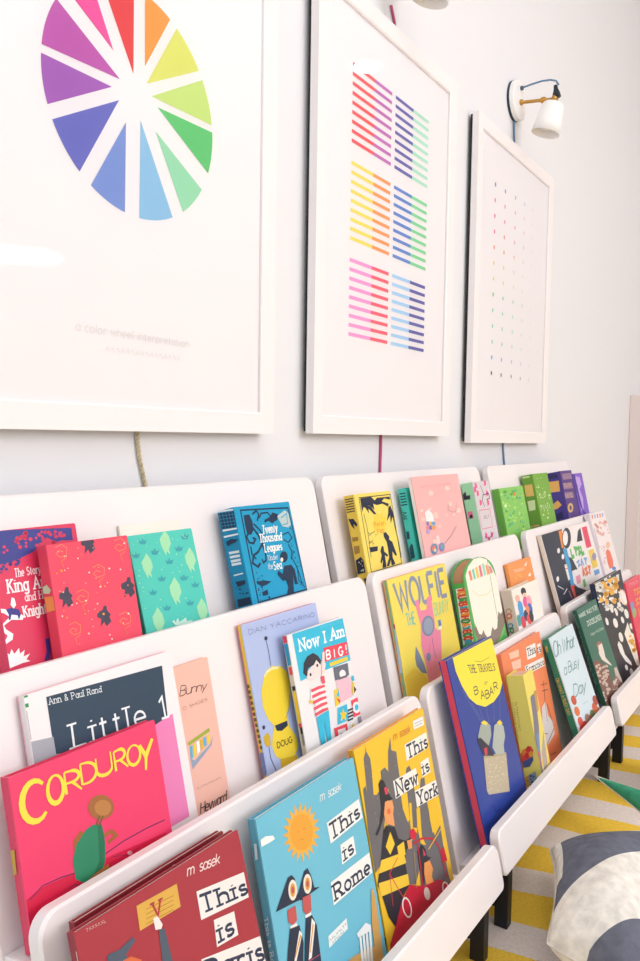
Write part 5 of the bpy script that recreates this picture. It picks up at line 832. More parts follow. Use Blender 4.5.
 ('M','cover_picture','F','#d9c2b4',[[759,900,626,902,592,938,703,958,807,935],[794,996,703,1054,816,1054,979,995,965,959],[482,858,359,894,405,912,558,889,606,855],[-10,1090,-7,1126,78,1110,128,1063,73,1051],[449,1167,359,1186,380,1203,484,1193,527,1171],[847,1112,845,1157,952,1139,1021,1082,955,1066],[-215,705,-185,757,-56,724,-6,651,-105,640],[-217,598,-208,631,-130,612,-90,568,-144,559],[386,783,386,837,514,813,595,742,515,724],[530,923,436,993,574,989,756,915,727,875],[254,1208,369,1236,468,1193,412,1137,280,1147],[457,633,295,680,353,705,552,673,617,629],[-189,574,-300,634,-199,638,-24,581,-17,541],[777,1022,673,1038,681,1059,789,1057,849,1034],[687,863,590,869,577,893,665,902,734,883],[-57,589,-208,578,-284,628,-182,671,-41,647],[599,1002,408,1028,416,1070,612,1069,727,1027],[703,1119,561,1163,624,1183,807,1152,856,1113],[-226,602,-240,647,-141,630,-65,574,-118,557],[100,1041,-34,1102,70,1113,270,1059,289,1013],[525,589,326,637,374,672,604,646,699,594],[68,536,7,567,61,570,155,540,160,519],[80,1140,-54,1157,-51,1187,84,1189,166,1160],[60,1294,108,1335,218,1305,238,1244,139,1237],[529,934,403,917,324,960,402,1004,529,989],[389,740,311,791,407,790,546,738,535,706],[18,931,-106,975,-42,991,123,958,161,920],[363,917,209,954,250,981,430,961,500,921],[699,925,578,986,687,993,878,936,885,893],[312,600,404,618,477,583,429,543,328,554],[743,1023,616,1038,617,1066,745,1069,824,1041],[154,861,207,894,301,864,305,812,214,810],[-41,608,-80,655,17,645,116,590,80,568],[-132,734,-155,772,-74,761,-2,716,-38,699],[110,633,-33,627,-93,672,12,706,139,682],[393,734,375,769,452,759,518,716,481,702],[74,463,-77,477,-96,515,42,525,148,493],[631,1134,533,1131,498,1159,574,1180,657,1165],[-43,921,-205,981,-115,1001,106,953,151,903],[347,1255,212,1286,248,1310,405,1294,467,1261],[-33,680,-153,665,-226,707,-152,748,-32,732],[417,822,239,831,205,877,361,898,493,864],[-105,647,-205,680,-162,694,-35,670,0,641],[215,1115,49,1115,3,1161,140,1190,271,1162],[579,1014,512,1074,633,1067,778,1003,744,970],[250,604,334,630,422,593,393,544,287,551]]),
 ('P','cover_picture','F','#cdb8ac',[1422,933,1649,918,1722,657,1835,424,1525,385,1330,675]),
 ('P','cover_picture','F','#8a6458',[1126,767,1409,736,1795,394,1385,342,486,391,817,650]),
 ('M','cover_picture','F','#e4d4c8',[[972,506,1018,515,1059,497,1038,477,984,482],[1223,347,1126,358,1115,381,1204,385,1272,364],[1060,669,1043,694,1099,688,1151,659,1127,648],[955,409,815,445,849,470,1010,450,1076,412],[1036,595,1009,621,1063,617,1124,589,1107,576],[1184,632,1046,678,1113,697,1293,662,1337,621],[1328,335,1189,358,1189,389,1328,386,1415,353],[1086,616,983,663,1062,672,1216,631,1231,596],[1326,654,1225,683,1261,699,1384,680,1424,652],[1067,632,977,661,1015,674,1130,654,1162,628],[1182,457,1027,488,1044,519,1209,509,1296,470],[1023,618,971,649,1031,650,1121,619,1116,599],[1217,553,1213,579,1275,568,1318,536,1282,527],[1124,469,1163,503,1265,476,1289,424,1201,421],[1031,674,1007,713,1095,703,1174,657,1134,640],[1217,481,1114,496,1112,520,1215,519,1280,495],[1219,349,1120,387,1178,398,1314,366,1339,336],[864,518,824,550,888,547,967,513,952,496]]),
 ('T','spine_print','S','#7fb09c','MAKE WAY FOR DUCKLINGS',[71,2596,72,913,124,906,123,2583],'sans',0.14),
]),
('c9', 'picture_book', 'black, white and yellow patterned book resting against the dark green one', [2.0635, -0.3283, 0.1017], -0.227, 0.2867, 0.3087, 0.014, '#232733', '#2a3550', '#2a3550', '#f3ead8', 0, [
 ('M','cover_picture','F','#f4f0ea',[[472,2657,602,2707,783,2658,763,2578,570,2578],[833,2593,690,2650,807,2668,1025,2622,1041,2575],[1915,2068,2064,2129,2305,2068,2304,1968,2061,1969],[-28,2887,-221,2969,-50,2995,253,2929,267,2862],[462,2542,169,2559,124,2628,388,2655,600,2602],[915,2891,610,2896,542,2969,802,3009,1036,2961],[612,3023,513,3000,422,3030,463,3073,581,3069],[18,2671,-157,2703,-125,2738,71,2729,161,2688],[1499,2729,1216,2746,1181,2809,1442,2832,1642,2782],[1175,2696,929,2758,1033,2800,1347,2764,1437,2699],[775,2242,501,2289,537,2344,834,2332,985,2268],[1730,2551,1580,2557,1549,2592,1680,2608,1793,2583],[1629,3033,1475,3043,1466,3076,1613,3087,1715,3060],[892,3112,1078,3169,1288,3109,1228,3016,983,3019],[1758,2211,1812,2291,2070,2249,2176,2141,1980,2118],[866,2928,767,2991,921,2998,1118,2938,1083,2894],[2208,2250,2057,2248,2001,2286,2116,2311,2245,2288],[792,2857,789,2913,947,2898,1049,2832,952,2807],[1292,2421,1007,2499,1137,2545,1508,2496,1606,2418],[1327,2140,1338,2206,1537,2179,1650,2094,1518,2070],[1862,2604,1729,2659,1850,2675,2062,2628,2069,2585],[575,2778,648,2803,740,2778,723,2737,621,2737],[2502,2932,2303,2948,2297,2989,2492,2999,2620,2963],[657,2817,541,2874,668,2887,866,2837,859,2794],[404,2970,160,2970,94,3030,295,3069,489,3032],[2163,2835,1869,2813,1722,2888,1921,2956,2196,2924],[1005,2296,997,2377,1229,2351,1384,2252,1243,2218],[1662,2159,1695,2204,1838,2179,1894,2119,1784,2107],[2205,2949,2272,3014,2486,2981,2552,2894,2377,2875],[2112,2026,2056,2085,2214,2077,2369,2012,2305,1980],[841,2753,547,2767,502,2836,767,2865,980,2813],[768,2326,591,2397,731,2419,1000,2361,1023,2303],[1935,2029,1795,2096,1941,2106,2174,2046,2170,1997],[110,2576,-21,2594,-12,2623,126,2622,203,2593],[857,2934,1003,2980,1173,2932,1132,2856,936,2858],[1313,2813,1465,2873,1686,2819,1669,2725,1438,2722],[600,2480,744,2541,966,2484,957,2387,730,2385],[1443,2390,1218,2407,1191,2458,1399,2473,1556,2431],[382,2464,291,2502,369,2513,508,2481,517,2451],[617,2367,583,2438,772,2423,925,2342,828,2308],[369,3041,329,3085,441,3083,552,3038,506,3012],[1155,2905,960,2921,951,2963,1140,2975,1268,2939],[173,2725,172,2772,301,2758,383,2703,303,2683],[730,2535,598,2527,535,2563,627,2593,748,2576],[1696,2652,1639,2718,1815,2712,1983,2642,1908,2605],[496,2364,463,2421,612,2411,739,2347,666,2318],[110,3039,-117,3088,-43,3131,232,3110,328,3052],[1972,2894,1659,2942,1715,3002,2065,2992,2227,2924],[2180,2875,2289,2930,2487,2889,2498,2808,2308,2800],[2403,2266,2049,2301,2030,2375,2373,2388,2608,2320],[1304,3006,1189,2984,1096,3017,1152,3060,1281,3053],[1062,2280,1090,2326,1232,2303,1291,2242,1185,2229],[1324,2903,1279,2978,1484,2968,1659,2886,1558,2846],[247,2829,74,2919,273,2937,575,2858,558,2791],[2386,2822,2207,2807,2111,2852,2229,2896,2399,2877],[2179,2486,2080,2539,2205,2546,2383,2497,2367,2460],[1563,2711,1548,2774,1730,2759,1858,2685,1753,2656],[615,2860,491,2898,564,2918,735,2892,767,2855],[-192,3089,-156,3125,-49,3106,-18,3059,-108,3048],[1237,2932,1129,3023,1361,3024,1617,2934,1539,2876],[593,2990,449,3003,448,3035,591,3042,682,3014],[741,2408,574,2454,647,2482,862,2453,920,2407],[811,2732,509,2777,548,2839,876,2832,1042,2765],[462,2941,249,2996,345,3034,622,3002,695,2944],[91,2919,-91,2991,58,3017,336,2961,357,2900],[903,2932,644,2931,573,2994,786,3034,992,2996],[113,3034,-103,3054,-104,3102,111,3112,247,3070],[441,2983,294,3005,315,3036,476,3033,555,3000],[1664,2574,1534,2665,1759,2669,2034,2579,1974,2521],[1399,2721,1247,2786,1391,2804,1635,2749,1640,2697]]),
 ('M','cover_picture','F','#f5b53c',[[1428,2674,1167,2730,1218,2791,1513,2775,1645,2702],[1988,2897,1987,2969,2231,2958,2384,2878,2232,2841],[1671,2348,1453,2391,1478,2443,1712,2432,1833,2373],[908,2945,787,2990,875,3017,1053,2988,1073,2943],[666,2719,900,2767,1176,2692,1107,2596,791,2614],[1840,2800,1945,2851,2170,2814,2203,2739,1998,2731],[782,2485,612,2535,683,2574,901,2547,963,2492],[1287,2377,1362,2452,1652,2414,1757,2313,1528,2291],[925,2775,746,2872,971,2905,1296,2829,1267,2747],[1891,2928,1733,2967,1788,3003,1981,2987,2045,2940],[702,2907,854,2971,1135,2919,1154,2821,885,2815],[867,2966,679,2971,608,3022,750,3049,911,3015],[2186,2708,1903,2665,1623,2748,1726,2842,2073,2819],[1503,2882,1181,2947,1241,3023,1603,3007,1768,2919],[1047,2641,807,2602,563,2676,647,2762,947,2741],[940,2433,731,2424,592,2486,713,2533,929,2501],[2553,2241,2284,2257,2192,2327,2402,2355,2627,2301],[160,2598,135,2685,397,2676,587,2581,438,2533],[1750,2747,1622,2811,1771,2834,1994,2785,1982,2730],[2101,2622,1837,2678,1892,2738,2193,2720,2325,2647],[1970,2337,2104,2372,2296,2326,2278,2263,2076,2270],[1994,2708,1938,2772,2125,2775,2299,2713,2217,2671],[1199,2673,1436,2727,1737,2650,1681,2548,1347,2563],[1994,2628,1823,2615,1696,2664,1786,2706,1971,2684],[2231,2769,1907,2812,1893,2890,2209,2897,2421,2822],[875,2592,719,2579,600,2626,680,2667,851,2647]]),
 ('P','cover_picture','F','#f4f0ea',[2952,2274,2943,2186,2873,2118,2754,2080,2605,2078,2450,2112,2310,2176,2208,2260,2158,2351,2166,2437,2232,2504,2347,2543,2493,2547,2650,2516,2792,2453,2899,2368]),
 ('L','cover_picture','F','#f08a4a',23.0,[2398,2587,3031,2303,2995,2031,2548,2086,2314,2329,2398,2587]),
 ('P','cover_picture','F','#f6efe2',[1889,1383,2463,1604,2631,1277,3450,924,4072,413,3625,-48,2510,357,2229,824]),
 ('M','cover_picture','F','#f5b53c',[[2331,1011,2477,1030,2679,974,2657,921,2441,944],[3437,639,3179,666,3039,745,3206,768,3453,703],[3455,843,3229,854,3063,927,3182,961,3425,910],[2873,742,2734,748,2624,794,2693,818,2848,786],[2634,978,2478,1043,2576,1077,2794,1034,2831,972],[2516,1153,2327,1193,2307,1246,2483,1239,2613,1182],[2919,826,2709,901,2793,950,3058,906,3138,828],[2625,841,2556,925,2807,923,3035,836,2920,785],[2114,1124,2306,1152,2582,1078,2556,1004,2266,1034],[2700,1060,2575,1068,2492,1108,2566,1125,2695,1096],[2625,685,2343,757,2343,833,2625,809,2803,716],[2286,829,2405,862,2640,810,2665,744,2445,756],[2594,752,2538,831,2778,825,2985,743,2869,697],[2904,816,3042,836,3250,782,3238,728,3024,749],[2431,982,2292,1040,2379,1071,2572,1033,2605,977],[3094,1075,2926,1134,2997,1173,3211,1139,3271,1078]]),
 ('P','cover_picture','F','#f4f0ea',[1171,1338,1401,1181,1525,894,2001,566,2033,448,1463,714,1096,1034,990,1270]),
 ('P','cover_picture','F','#f4f0ea',[1437,1795,1432,1744,1395,1704,1330,1683,1248,1683,1162,1704,1084,1743,1027,1794,999,1849,1003,1899,1039,1939,1103,1961,1183,1962,1270,1941,1348,1902,1407,1851]),
 ('P','cover_picture','F','#f4f0ea',[1682,1353,1679,1301,1646,1261,1586,1239,1511,1240,1431,1261,1358,1301,1304,1353,1277,1408,1280,1460,1312,1499,1370,1521,1445,1522,1525,1501,1599,1461,1654,1409]),
 ('P','cover_picture','F','#f4f0ea',[2145,1743,2142,1706,2115,1677,2068,1662,2009,1662,1947,1677,1891,1705,1849,1741,1828,1781,1831,1818,1857,1846,1903,1862,1962,1863,2024,1848,2081,1820,2124,1783]),
 ('P','cover_picture','F','#f4f0ea',[2753,1814,2749,1760,2712,1717,2648,1694,2566,1693,2479,1714,2401,1754,2342,1807,2313,1865,2316,1919,2352,1961,2415,1984,2496,1986,2583,1966,2662,1926,2722,1873]),
 ('P','cover_picture','F','#f4f0ea',[2925,1411,2921,1378,2894,1354,2848,1341,2789,1342,2728,1357,2672,1383,2632,1416,2612,1451,2616,1484,2643,1508,2688,1521,2746,1520,2808,1506,2864,1480,2905,1447]),
 ('P','cover_picture','F','#f4f0ea',[563,2000,563,1959,542,1928,504,1909,456,1907,404,1922,356,1950,320,1988,301,2031,302,2071,322,2102,359,2121,407,2123,459,2109,507,2081,544,2043]),
 ('P','cover_picture','F','#f4f0ea',[2045,261,2043,208,2013,168,1959,148,1889,150,1815,174,1748,216,1697,270,1670,327,1671,379,1701,418,1754,439,1823,437,1897,414,1965,372,2017,318]),
 ('P','cover_picture','F','#f4f0ea',[1558,528,1555,498,1531,475,1489,465,1436,468,1381,483,1331,510,1295,542,1277,576,1280,607,1304,629,1345,639,1397,637,1453,622,1503,596,1540,563]),
 ('P','cover_picture','F','#f4f0ea',[1268,2212,1265,2171,1239,2138,1193,2120,1134,2118,1072,2133,1015,2163,973,2202,951,2246,954,2287,979,2319,1025,2338,1083,2340,1145,2325,1203,2296,1246,2256]),
 ('P','cover_picture','F','#f4f0ea',[1642,2056,1642,2014,1621,1980,1584,1960,1535,1958,1482,1972,1434,2001,1397,2041,1377,2085,1377,2127,1397,2160,1434,2180,1482,2183,1535,2169,1584,2140,1621,2100]),
 ('P','spine_print','S','#f08a2c',[-161,1637,-215,1649,-278,1304,-227,1247]),
 ('P','spine_print','S','#3f6fb0',[-109,2335,-172,2350,-219,1877,-153,1841]),
]),
('c10', 'picture_book', 'red picture book with yellow lettering at the far right of the bottom shelf', [2.4279, -0.3196, 0.0999], -0.247, 0.2, 0.2568, 0.012, '#ee4a62', '#d83a54', '#d83a54', '#f3ead8', 0, [
 ('L','author_lettering','F','#f7dfe2',13.9,[401,2483,522,2473,455,2434,446,2382]),
 ('L','author_lettering','F','#f7dfe2',14.0,[576,2476,698,2466,629,2427,621,2374]),
 ('L','author_lettering','F','#f7dfe2',14.1,[752,2469,876,2459,806,2419,798,2367]),
 ('L','author_lettering','F','#f7dfe2',14.2,[914,2362,993,2459,1040,2356]),
 ('L','author_lettering','F','#f7dfe2',14.2,[1094,2354,1175,2452,1222,2348]),
 ('L','author_lettering','F','#f7dfe2',14.3,[1294,2447,1423,2437,1351,2396,1342,2343]),
 ('L','author_lettering','F','#f7dfe2',14.4,[1462,2338,1545,2437,1593,2332]),
 ('L','title_lettering','F','#f7c53a',49.3,[783,2237,1038,2219,883,2146,852,2049]),
 ('L','title_lettering','F','#f7c53a',50.4,[1414,2207,1140,2186,1377,2091,1097,2051]),
 ('L','title_lettering','F','#f7c53a',51.1,[1799,2194,1519,2174,1763,2078,1477,2039]),
 ('L','title_lettering','F','#f7c53a',53.6,[1069,1934,769,1917,1039,1806,741,1768]),
 ('L','title_lettering','F','#f7c53a',54.4,[1499,1912,1189,1895,1460,1784,1151,1746]),
 ('L','title_lettering','F','#f7c53a',54.5,[1568,1713,1789,1908,1870,1696]),
 ('L','title_lettering','F','#f7c53a',55.6,[904,1656,855,1435,1150,1440]),
 ('L','title_lettering','F','#f7c53a',56.2,[1270,1411,1485,1615,1567,1394]),
 ('L','title_lettering','F','#f7c53a',57.8,[2087,1573,1757,1555,2030,1437,1700,1398]),
 ('P','cover_picture','F','#7f9fc8',[391,1789,323,1742,231,1709,129,1694,31,1700,-46,1725,-92,1767,-100,1817,-70,1870,-4,1916,87,1950,189,1966,287,1961,367,1935,414,1894,423,1842]),
 ('P','cover_picture','F','#9fb87a',[502,1576,434,1530,341,1497,238,1483,140,1490,62,1516,16,1558,8,1608,39,1661,105,1707,196,1740,299,1755,398,1749,478,1723,526,1681,534,1629]),
]),
]
SLICES = [('#e84b50', [0.7124, 1.2464, 0.6579, 1.3436, 0.6644, 1.3464, 0.6711, 1.3489, 0.678, 1.3511, 0.6849, 1.3529, 0.6919, 1.3544, 0.699, 1.3555, 0.7061, 1.3563, 0.7132, 1.3567]), ('#f5a350', [0.7324, 1.2638, 0.7321, 1.3562, 0.738, 1.3555, 0.7439, 1.3546, 0.7498, 1.3534, 0.7556, 1.352, 0.7613, 1.3504, 0.767, 1.3485, 0.7726, 1.3464, 0.7781, 1.3441]), ('#e3e778', [0.7351, 1.2424, 0.7907, 1.3378, 0.7971, 1.3339, 0.8034, 1.3297, 0.8094, 1.3252, 0.8152, 1.3203, 0.8207, 1.3152, 0.8259, 1.3099, 0.8309, 1.3042, 0.8355, 1.2983]), ('#cfe887', [0.7441, 1.2296, 0.8425, 1.2881, 0.8464, 1.2816, 0.8499, 1.2749, 0.8531, 1.268, 0.8559, 1.2609, 0.8583, 1.2537, 0.8603, 1.2464, 0.862, 1.239, 0.8633, 1.2315]), ('#69cd7d', [0.7551, 1.2192, 0.8644, 1.2215, 0.8648, 1.2137, 0.8647, 1.2059, 0.8643, 1.1982, 0.8634, 1.1905, 0.8622, 1.1828, 0.8605, 1.1752, 0.8584, 1.1677, 0.856, 1.1603]), ('#a0e1b9', [0.7516, 1.1865, 0.8428, 1.1333, 0.8389, 1.1274, 0.8348, 1.1217, 0.8304, 1.1162, 0.8257, 1.1109, 0.8207, 1.1058, 0.8156, 1.101, 0.8102, 1.0965, 0.8046, 1.0922]), ('#96c8eb', [0.7247, 1.1917, 0.7845, 1.0799, 0.7773, 1.0765, 0.7699, 1.0735, 0.7623, 1.0709, 0.7546, 1.0687, 0.7468, 1.067, 0.7389, 1.0656, 0.731, 1.0647, 0.723, 1.0643]), ('#829bdc', [0.6998, 1.1807, 0.6982, 1.0656, 0.691, 1.0668, 0.6838, 1.0684, 0.6767, 1.0703, 0.6697, 1.0726, 0.6628, 1.0752, 0.6561, 1.0782, 0.6495, 1.0815, 0.6432, 1.0851]), ('#7073c8', [0.6881, 1.2041, 0.6263, 1.0969, 0.6203, 1.102, 0.6146, 1.1075, 0.6092, 1.1133, 0.6041, 1.1193, 0.5994, 1.1256, 0.595, 1.1322, 0.5909, 1.1389, 0.5872, 1.1459]), ('#aa64be', [0.6766, 1.2165, 0.5808, 1.161, 0.5786, 1.1676, 0.5767, 1.1743, 0.5752, 1.1811, 0.5739, 1.188, 0.573, 1.195, 0.5725, 1.2019, 0.5722, 1.2089, 0.5723, 1.2159]), ('#c35fb4', [0.6897, 1.2308, 0.573, 1.2259, 0.5741, 1.2338, 0.5756, 1.2417, 0.5775, 1.2495, 0.5799, 1.2572, 0.5826, 1.2647, 0.5858, 1.2721, 0.5894, 1.2793, 0.5934, 1.2863]), ('#f05aa5', [0.6791, 1.2622, 0.6421, 1.3353, 0.6372, 1.3321, 0.6324, 1.3288, 0.6277, 1.3252, 0.6232, 1.3215, 0.6188, 1.3176, 0.6146, 1.3135, 0.6106, 1.3092, 0.6067, 1.3048])]
CAM = ([0.0, -0.777636, 0.778113], [0.560518, -0.828006, 0.015011], [0.038793, 0.044359, 0.998262], [-0.827233, -0.558962, 0.056984], 768.288)
CAPTION = [0.6209, 0.915, 0.8173, 0.9139, 0.8163, 0.9038, 0.6201, 0.904]
DOTS3 = [(1.9673, 1.4495, '#8f7fd0', 0), (1.9678, 1.4089, '#f28ab8', 0), (1.9684, 1.3683, '#f07aa8', 0), (1.969, 1.3275, '#f08098', 0), (1.9696, 1.2866, '#f5a08a', 0), (1.9701, 1.2456, '#f5d878', 0), (1.9707, 1.2044, '#f0e08a', 0), (1.9713, 1.1632, '#90d08a', 0), (1.9719, 1.1218, '#9be0b8', 0), (1.9725, 1.0804, '#90dcc0', 0), (1.973, 1.0388, '#9ae0c0', 0), (1.9736, 0.9971, '#7aa8f0', 0), (1.9742, 0.9553, '#444450', 0), (2.0392, 1.4507, '#8f7fd0', 1), (2.0397, 1.41, '#f28ab8', 1), (2.0402, 1.3692, '#f07aa8', 1), (2.0408, 1.3283, '#f08098', 1), (2.0413, 1.2873, '#f5a08a', 1), (2.0418, 1.2461, '#f5d878', 1), (2.0423, 1.2049, '#f0e08a', 1), (2.0428, 1.1636, '#90d08a', 1), (2.0433, 1.1221, '#9be0b8', 1), (2.0438, 1.0806, '#90dcc0', 1), (2.0444, 1.0389, '#9ae0c0', 1), (2.0449, 0.9971, '#7aa8f0', 1), (2.0454, 0.9552, '#444450', 1), (2.1186, 1.4541, '#8f7fd0', 2), (2.119, 1.4132, '#f28ab8', 2), (2.1194, 1.3722, '#f07aa8', 2), (2.1198, 1.3312, '#f08098', 2), (2.1202, 1.29, '#f5a08a', 2), (2.1206, 1.2487, '#f5d878', 2), (2.121, 1.2073, '#f0e08a', 2), (2.1214, 1.1658, '#90d08a', 2), (2.1218, 1.1242, '#9be0b8', 2), (2.1222, 1.0825, '#90dcc0', 2), (2.1227, 1.0407, '#9ae0c0', 2), (2.1231, 0.9988, '#7aa8f0', 2), (2.1235, 0.9568, '#444450', 2), (2.193, 1.4552, '#8f7fd0', 3), (2.1935, 1.4142, '#f28ab8', 3), (2.194, 1.3731, '#f07aa8', 3), (2.1945, 1.3319, '#f08098', 3), (2.195, 1.2906, '#f5a08a', 3), (2.1955, 1.2492, '#f5d878', 3), (2.196, 1.2077, '#f0e08a', 3), (2.1965, 1.1661, '#90d08a', 3), (2.1969, 1.1244, '#9be0b8', 3), (2.1974, 1.0826, '#90dcc0', 3), (2.1979, 1.0406, '#9ae0c0', 3), (2.1984, 0.9986, '#7aa8f0', 3), (2.1989, 0.9565, '#444450', 3), (2.2629, 1.4555, '#8f7fd0', 4), (2.2638, 1.4146, '#f28ab8', 4), (2.2646, 1.3736, '#f07aa8', 4), (2.2655, 1.3325, '#f08098', 4), (2.2664, 1.2912, '#f5a08a', 4), (2.2672, 1.2499, '#f5d878', 4), (2.2681, 1.2084, '#f0e08a', 4), (2.269, 1.1668, '#90d08a', 4), (2.2698, 1.1252, '#9be0b8', 4), (2.2707, 1.0834, '#90dcc0', 4), (2.2716, 1.0414, '#9ae0c0', 4), (2.2725, 0.9994, '#7aa8f0', 4), (2.2733, 0.9573, '#444450', 4)]

# ------------------------------------------------------------------ materials
MATS = {}
def lin(h):
    h = h.lstrip('#'); o = []
    for i in (0, 2, 4):
        c = int(h[i:i+2], 16)/255
        o.append(c/12.92 if c <= .04045 else ((c+.055)/1.055)**2.4)
    return (*o, 1)
def mat(color, rough=.5, name=None, metal=0, spec=.4, bump=0, scale=400, emit=0, mottle=0):
    key = (color, rough, name, metal, spec, bump, emit, mottle)
    if key in MATS: return MATS[key]
    m = bpy.data.materials.new(name or 'paint_'+color.strip('#')); m.use_nodes = True
    nt = m.node_tree; b = nt.nodes['Principled BSDF']
    b.inputs['Base Color'].default_value = lin(color); b.inputs['Roughness'].default_value = rough
    b.inputs['Metallic'].default_value = metal; b.inputs['Specular IOR Level'].default_value = spec
    if emit:
        b.inputs['Emission Color'].default_value = lin(color); b.inputs['Emission Strength'].default_value = emit
    if bump or mottle:
        tc = nt.nodes.new('ShaderNodeTexCoord'); nz = nt.nodes.new('ShaderNodeTexNoise')
        nz.inputs['Scale'].default_value = scale; nz.inputs['Detail'].default_value = 3
        nt.links.new(tc.outputs['Object'], nz.inputs['Vector'])
        if bump:
            bp = nt.nodes.new('ShaderNodeBump'); bp.inputs['Strength'].default_value = bump; bp.inputs['Distance'].default_value = .001
            nt.links.new(nz.outputs['Fac'], bp.inputs['Height']); nt.links.new(bp.outputs['Normal'], b.inputs['Normal'])
        if mottle:
            hs = nt.nodes.new('ShaderNodeHueSaturation'); mr = nt.nodes.new('ShaderNodeMapRange')
            mr.inputs['To Min'].default_value = 1-mottle; mr.inputs['To Max'].default_value = 1+mottle
            hs.inputs['Color'].default_value = lin(color)
            nt.links.new(nz.outputs['Fac'], mr.inputs['Value']); nt.links.new(mr.outputs['Result'], hs.inputs['Value'])
            nt.links.new(hs.outputs['Color'], b.inputs['Base Color'])
    MATS[key] = m
    return m
WHITE = mat('#f6eeee', .42, 'white_lacquer', bump=.04, scale=60)
WALL = mat('#eeedf0', .85, 'wall_paint', bump=.15, scale=220)
BLACK = mat('#15171d', .45, 'black_steel')

# ------------------------------------------------------------------ object helpers
def link(name, bm, mats, parent=None, smooth=False):
    me = bpy.data.meshes.new(name); bmesh.ops.recalc_face_normals(bm, faces=bm.faces) if smooth != 'raw' else None
    bm.to_mesh(me); bm.free()
    for m in (mats if isinstance(mats, (list, tuple)) else [mats]): me.materials.append(m)
    if smooth is True:
        for p in me.polygons: p.use_smooth = True
    o = bpy.data.objects.new(name, me); COL.objects.link(o)
    if parent: o.parent = parent
    return o
def thing(name, label, cat, loc=(0, 0, 0), group=None, rot=(0, 0, 0)):
    o = bpy.data.objects.new(name, None); COL.objects.link(o); o.location = loc; o.rotation_euler = rot
    o.empty_display_size = .05
    o['label'] = label; o['category'] = cat
    if group: o['group'] = group
    return o
def tag(o, label, cat, group=None):
    o['label'] = label; o['category'] = cat
    if group: o['group'] = group
    return o
def copy_tree(o, parent=None):
    c = o.copy(); COL.objects.link(c); c.parent = parent
    for ch in o.children: copy_tree(ch, c)
    return c
def box(bm, x0, x1, y0, y1, z0, z1, mi=0, M=None):
    vs = [bm.verts.new((x, y, z)) for x in (x0, x1) for y in (y0, y1) for z in (z0, z1)]
    if M is not None:
        for v in vs: v.co = M @ v.co
    for f in ((0,1,3,2),(4,6,7,5),(0,4,5,1),(2,3,7,6),(0,2,6,4),(1,5,7,3)):
        fc = bm.faces.new([vs[i] for i in f]); fc.material_index = mi
    return vs
def bevel(bm, w, seg=2):
    bmesh.ops.remove_doubles(bm, verts=bm.verts, dist=1e-6)
    es = [e for e in bm.edges if len(e.link_faces) == 2 and e.calc_face_angle(0) > .6]
    bmesh.ops.bevel(bm, geom=es, offset=w, segments=seg, affect='EDGES', profile=.6)
def boxobj(name, dims, m, parent=None, bv=0, M=None):
    bm = bmesh.new(); box(bm, *dims)
    if bv: bmesh.ops.recalc_face_normals(bm, faces=bm.faces); bevel(bm, bv)
    if M is not None: bm.transform(M)
    return link(name, bm, m, parent)
def prism(bm, pts, depth_fn):
    """closed outline pts -> two caps given by depth_fn(p, 0/1)"""
    a = [bm.verts.new(depth_fn(p, 0)) for p in pts]; b = [bm.verts.new(depth_fn(p, 1)) for p in pts]
    bm.faces.new(a); bm.faces.new(b[::-1]); n = len(pts)
    for i in range(n): bm.faces.new((a[i], b[i], b[(i+1) % n], a[(i+1) % n]))
def tube(bm, pts, r, seg=10, mi=0, caps=True):
    pts = [Vector(p) for p in pts]; rings = []
    up = Vector((0, 0, 1))
    for i, p in enumerate(pts):
        t = (pts[min(i+1, len(pts)-1)]-pts[max(i-1, 0)]).normalized()
        u = t.cross(up if abs(t.z) < .9 else Vector((1, 0, 0))).normalized(); v = t.cross(u)
        rr = r[i] if isinstance(r, (list, tuple)) else r
        rings.append([bm.verts.new(p+u*cos(2*pi*k/seg)*rr+v*sin(2*pi*k/seg)*rr) for k in range(seg)])
    for a, b in zip(rings, rings[1:]):
        for k in range(seg):
            f = bm.faces.new((a[k], a[(k+1) % seg], b[(k+1) % seg], b[k])); f.material_index = mi
    if caps:
        bm.faces.new(rings[0]).material_index = mi; bm.faces.new(rings[-1][::-1]).material_index = mi
def lathe(bm, prof, seg=40, M=None, mi=0):
    rings = []
    for r, z in prof:
        rings.append([bm.verts.new((r*cos(2*pi*k/seg), r*sin(2*pi*k/seg), z)) for k in range(seg)])
    for a, b in zip(rings, rings[1:]):
        for k in range(seg):
            f = bm.faces.new((a[k], a[(k+1) % seg], b[(k+1) % seg], b[k])); f.material_index = mi
    if prof[0][0] > 1e-5 and False: bm.faces.new(rings[0])
    if M is not None:
        for R in rings:
            for v in R: v.co = M @ v.co
    return rings

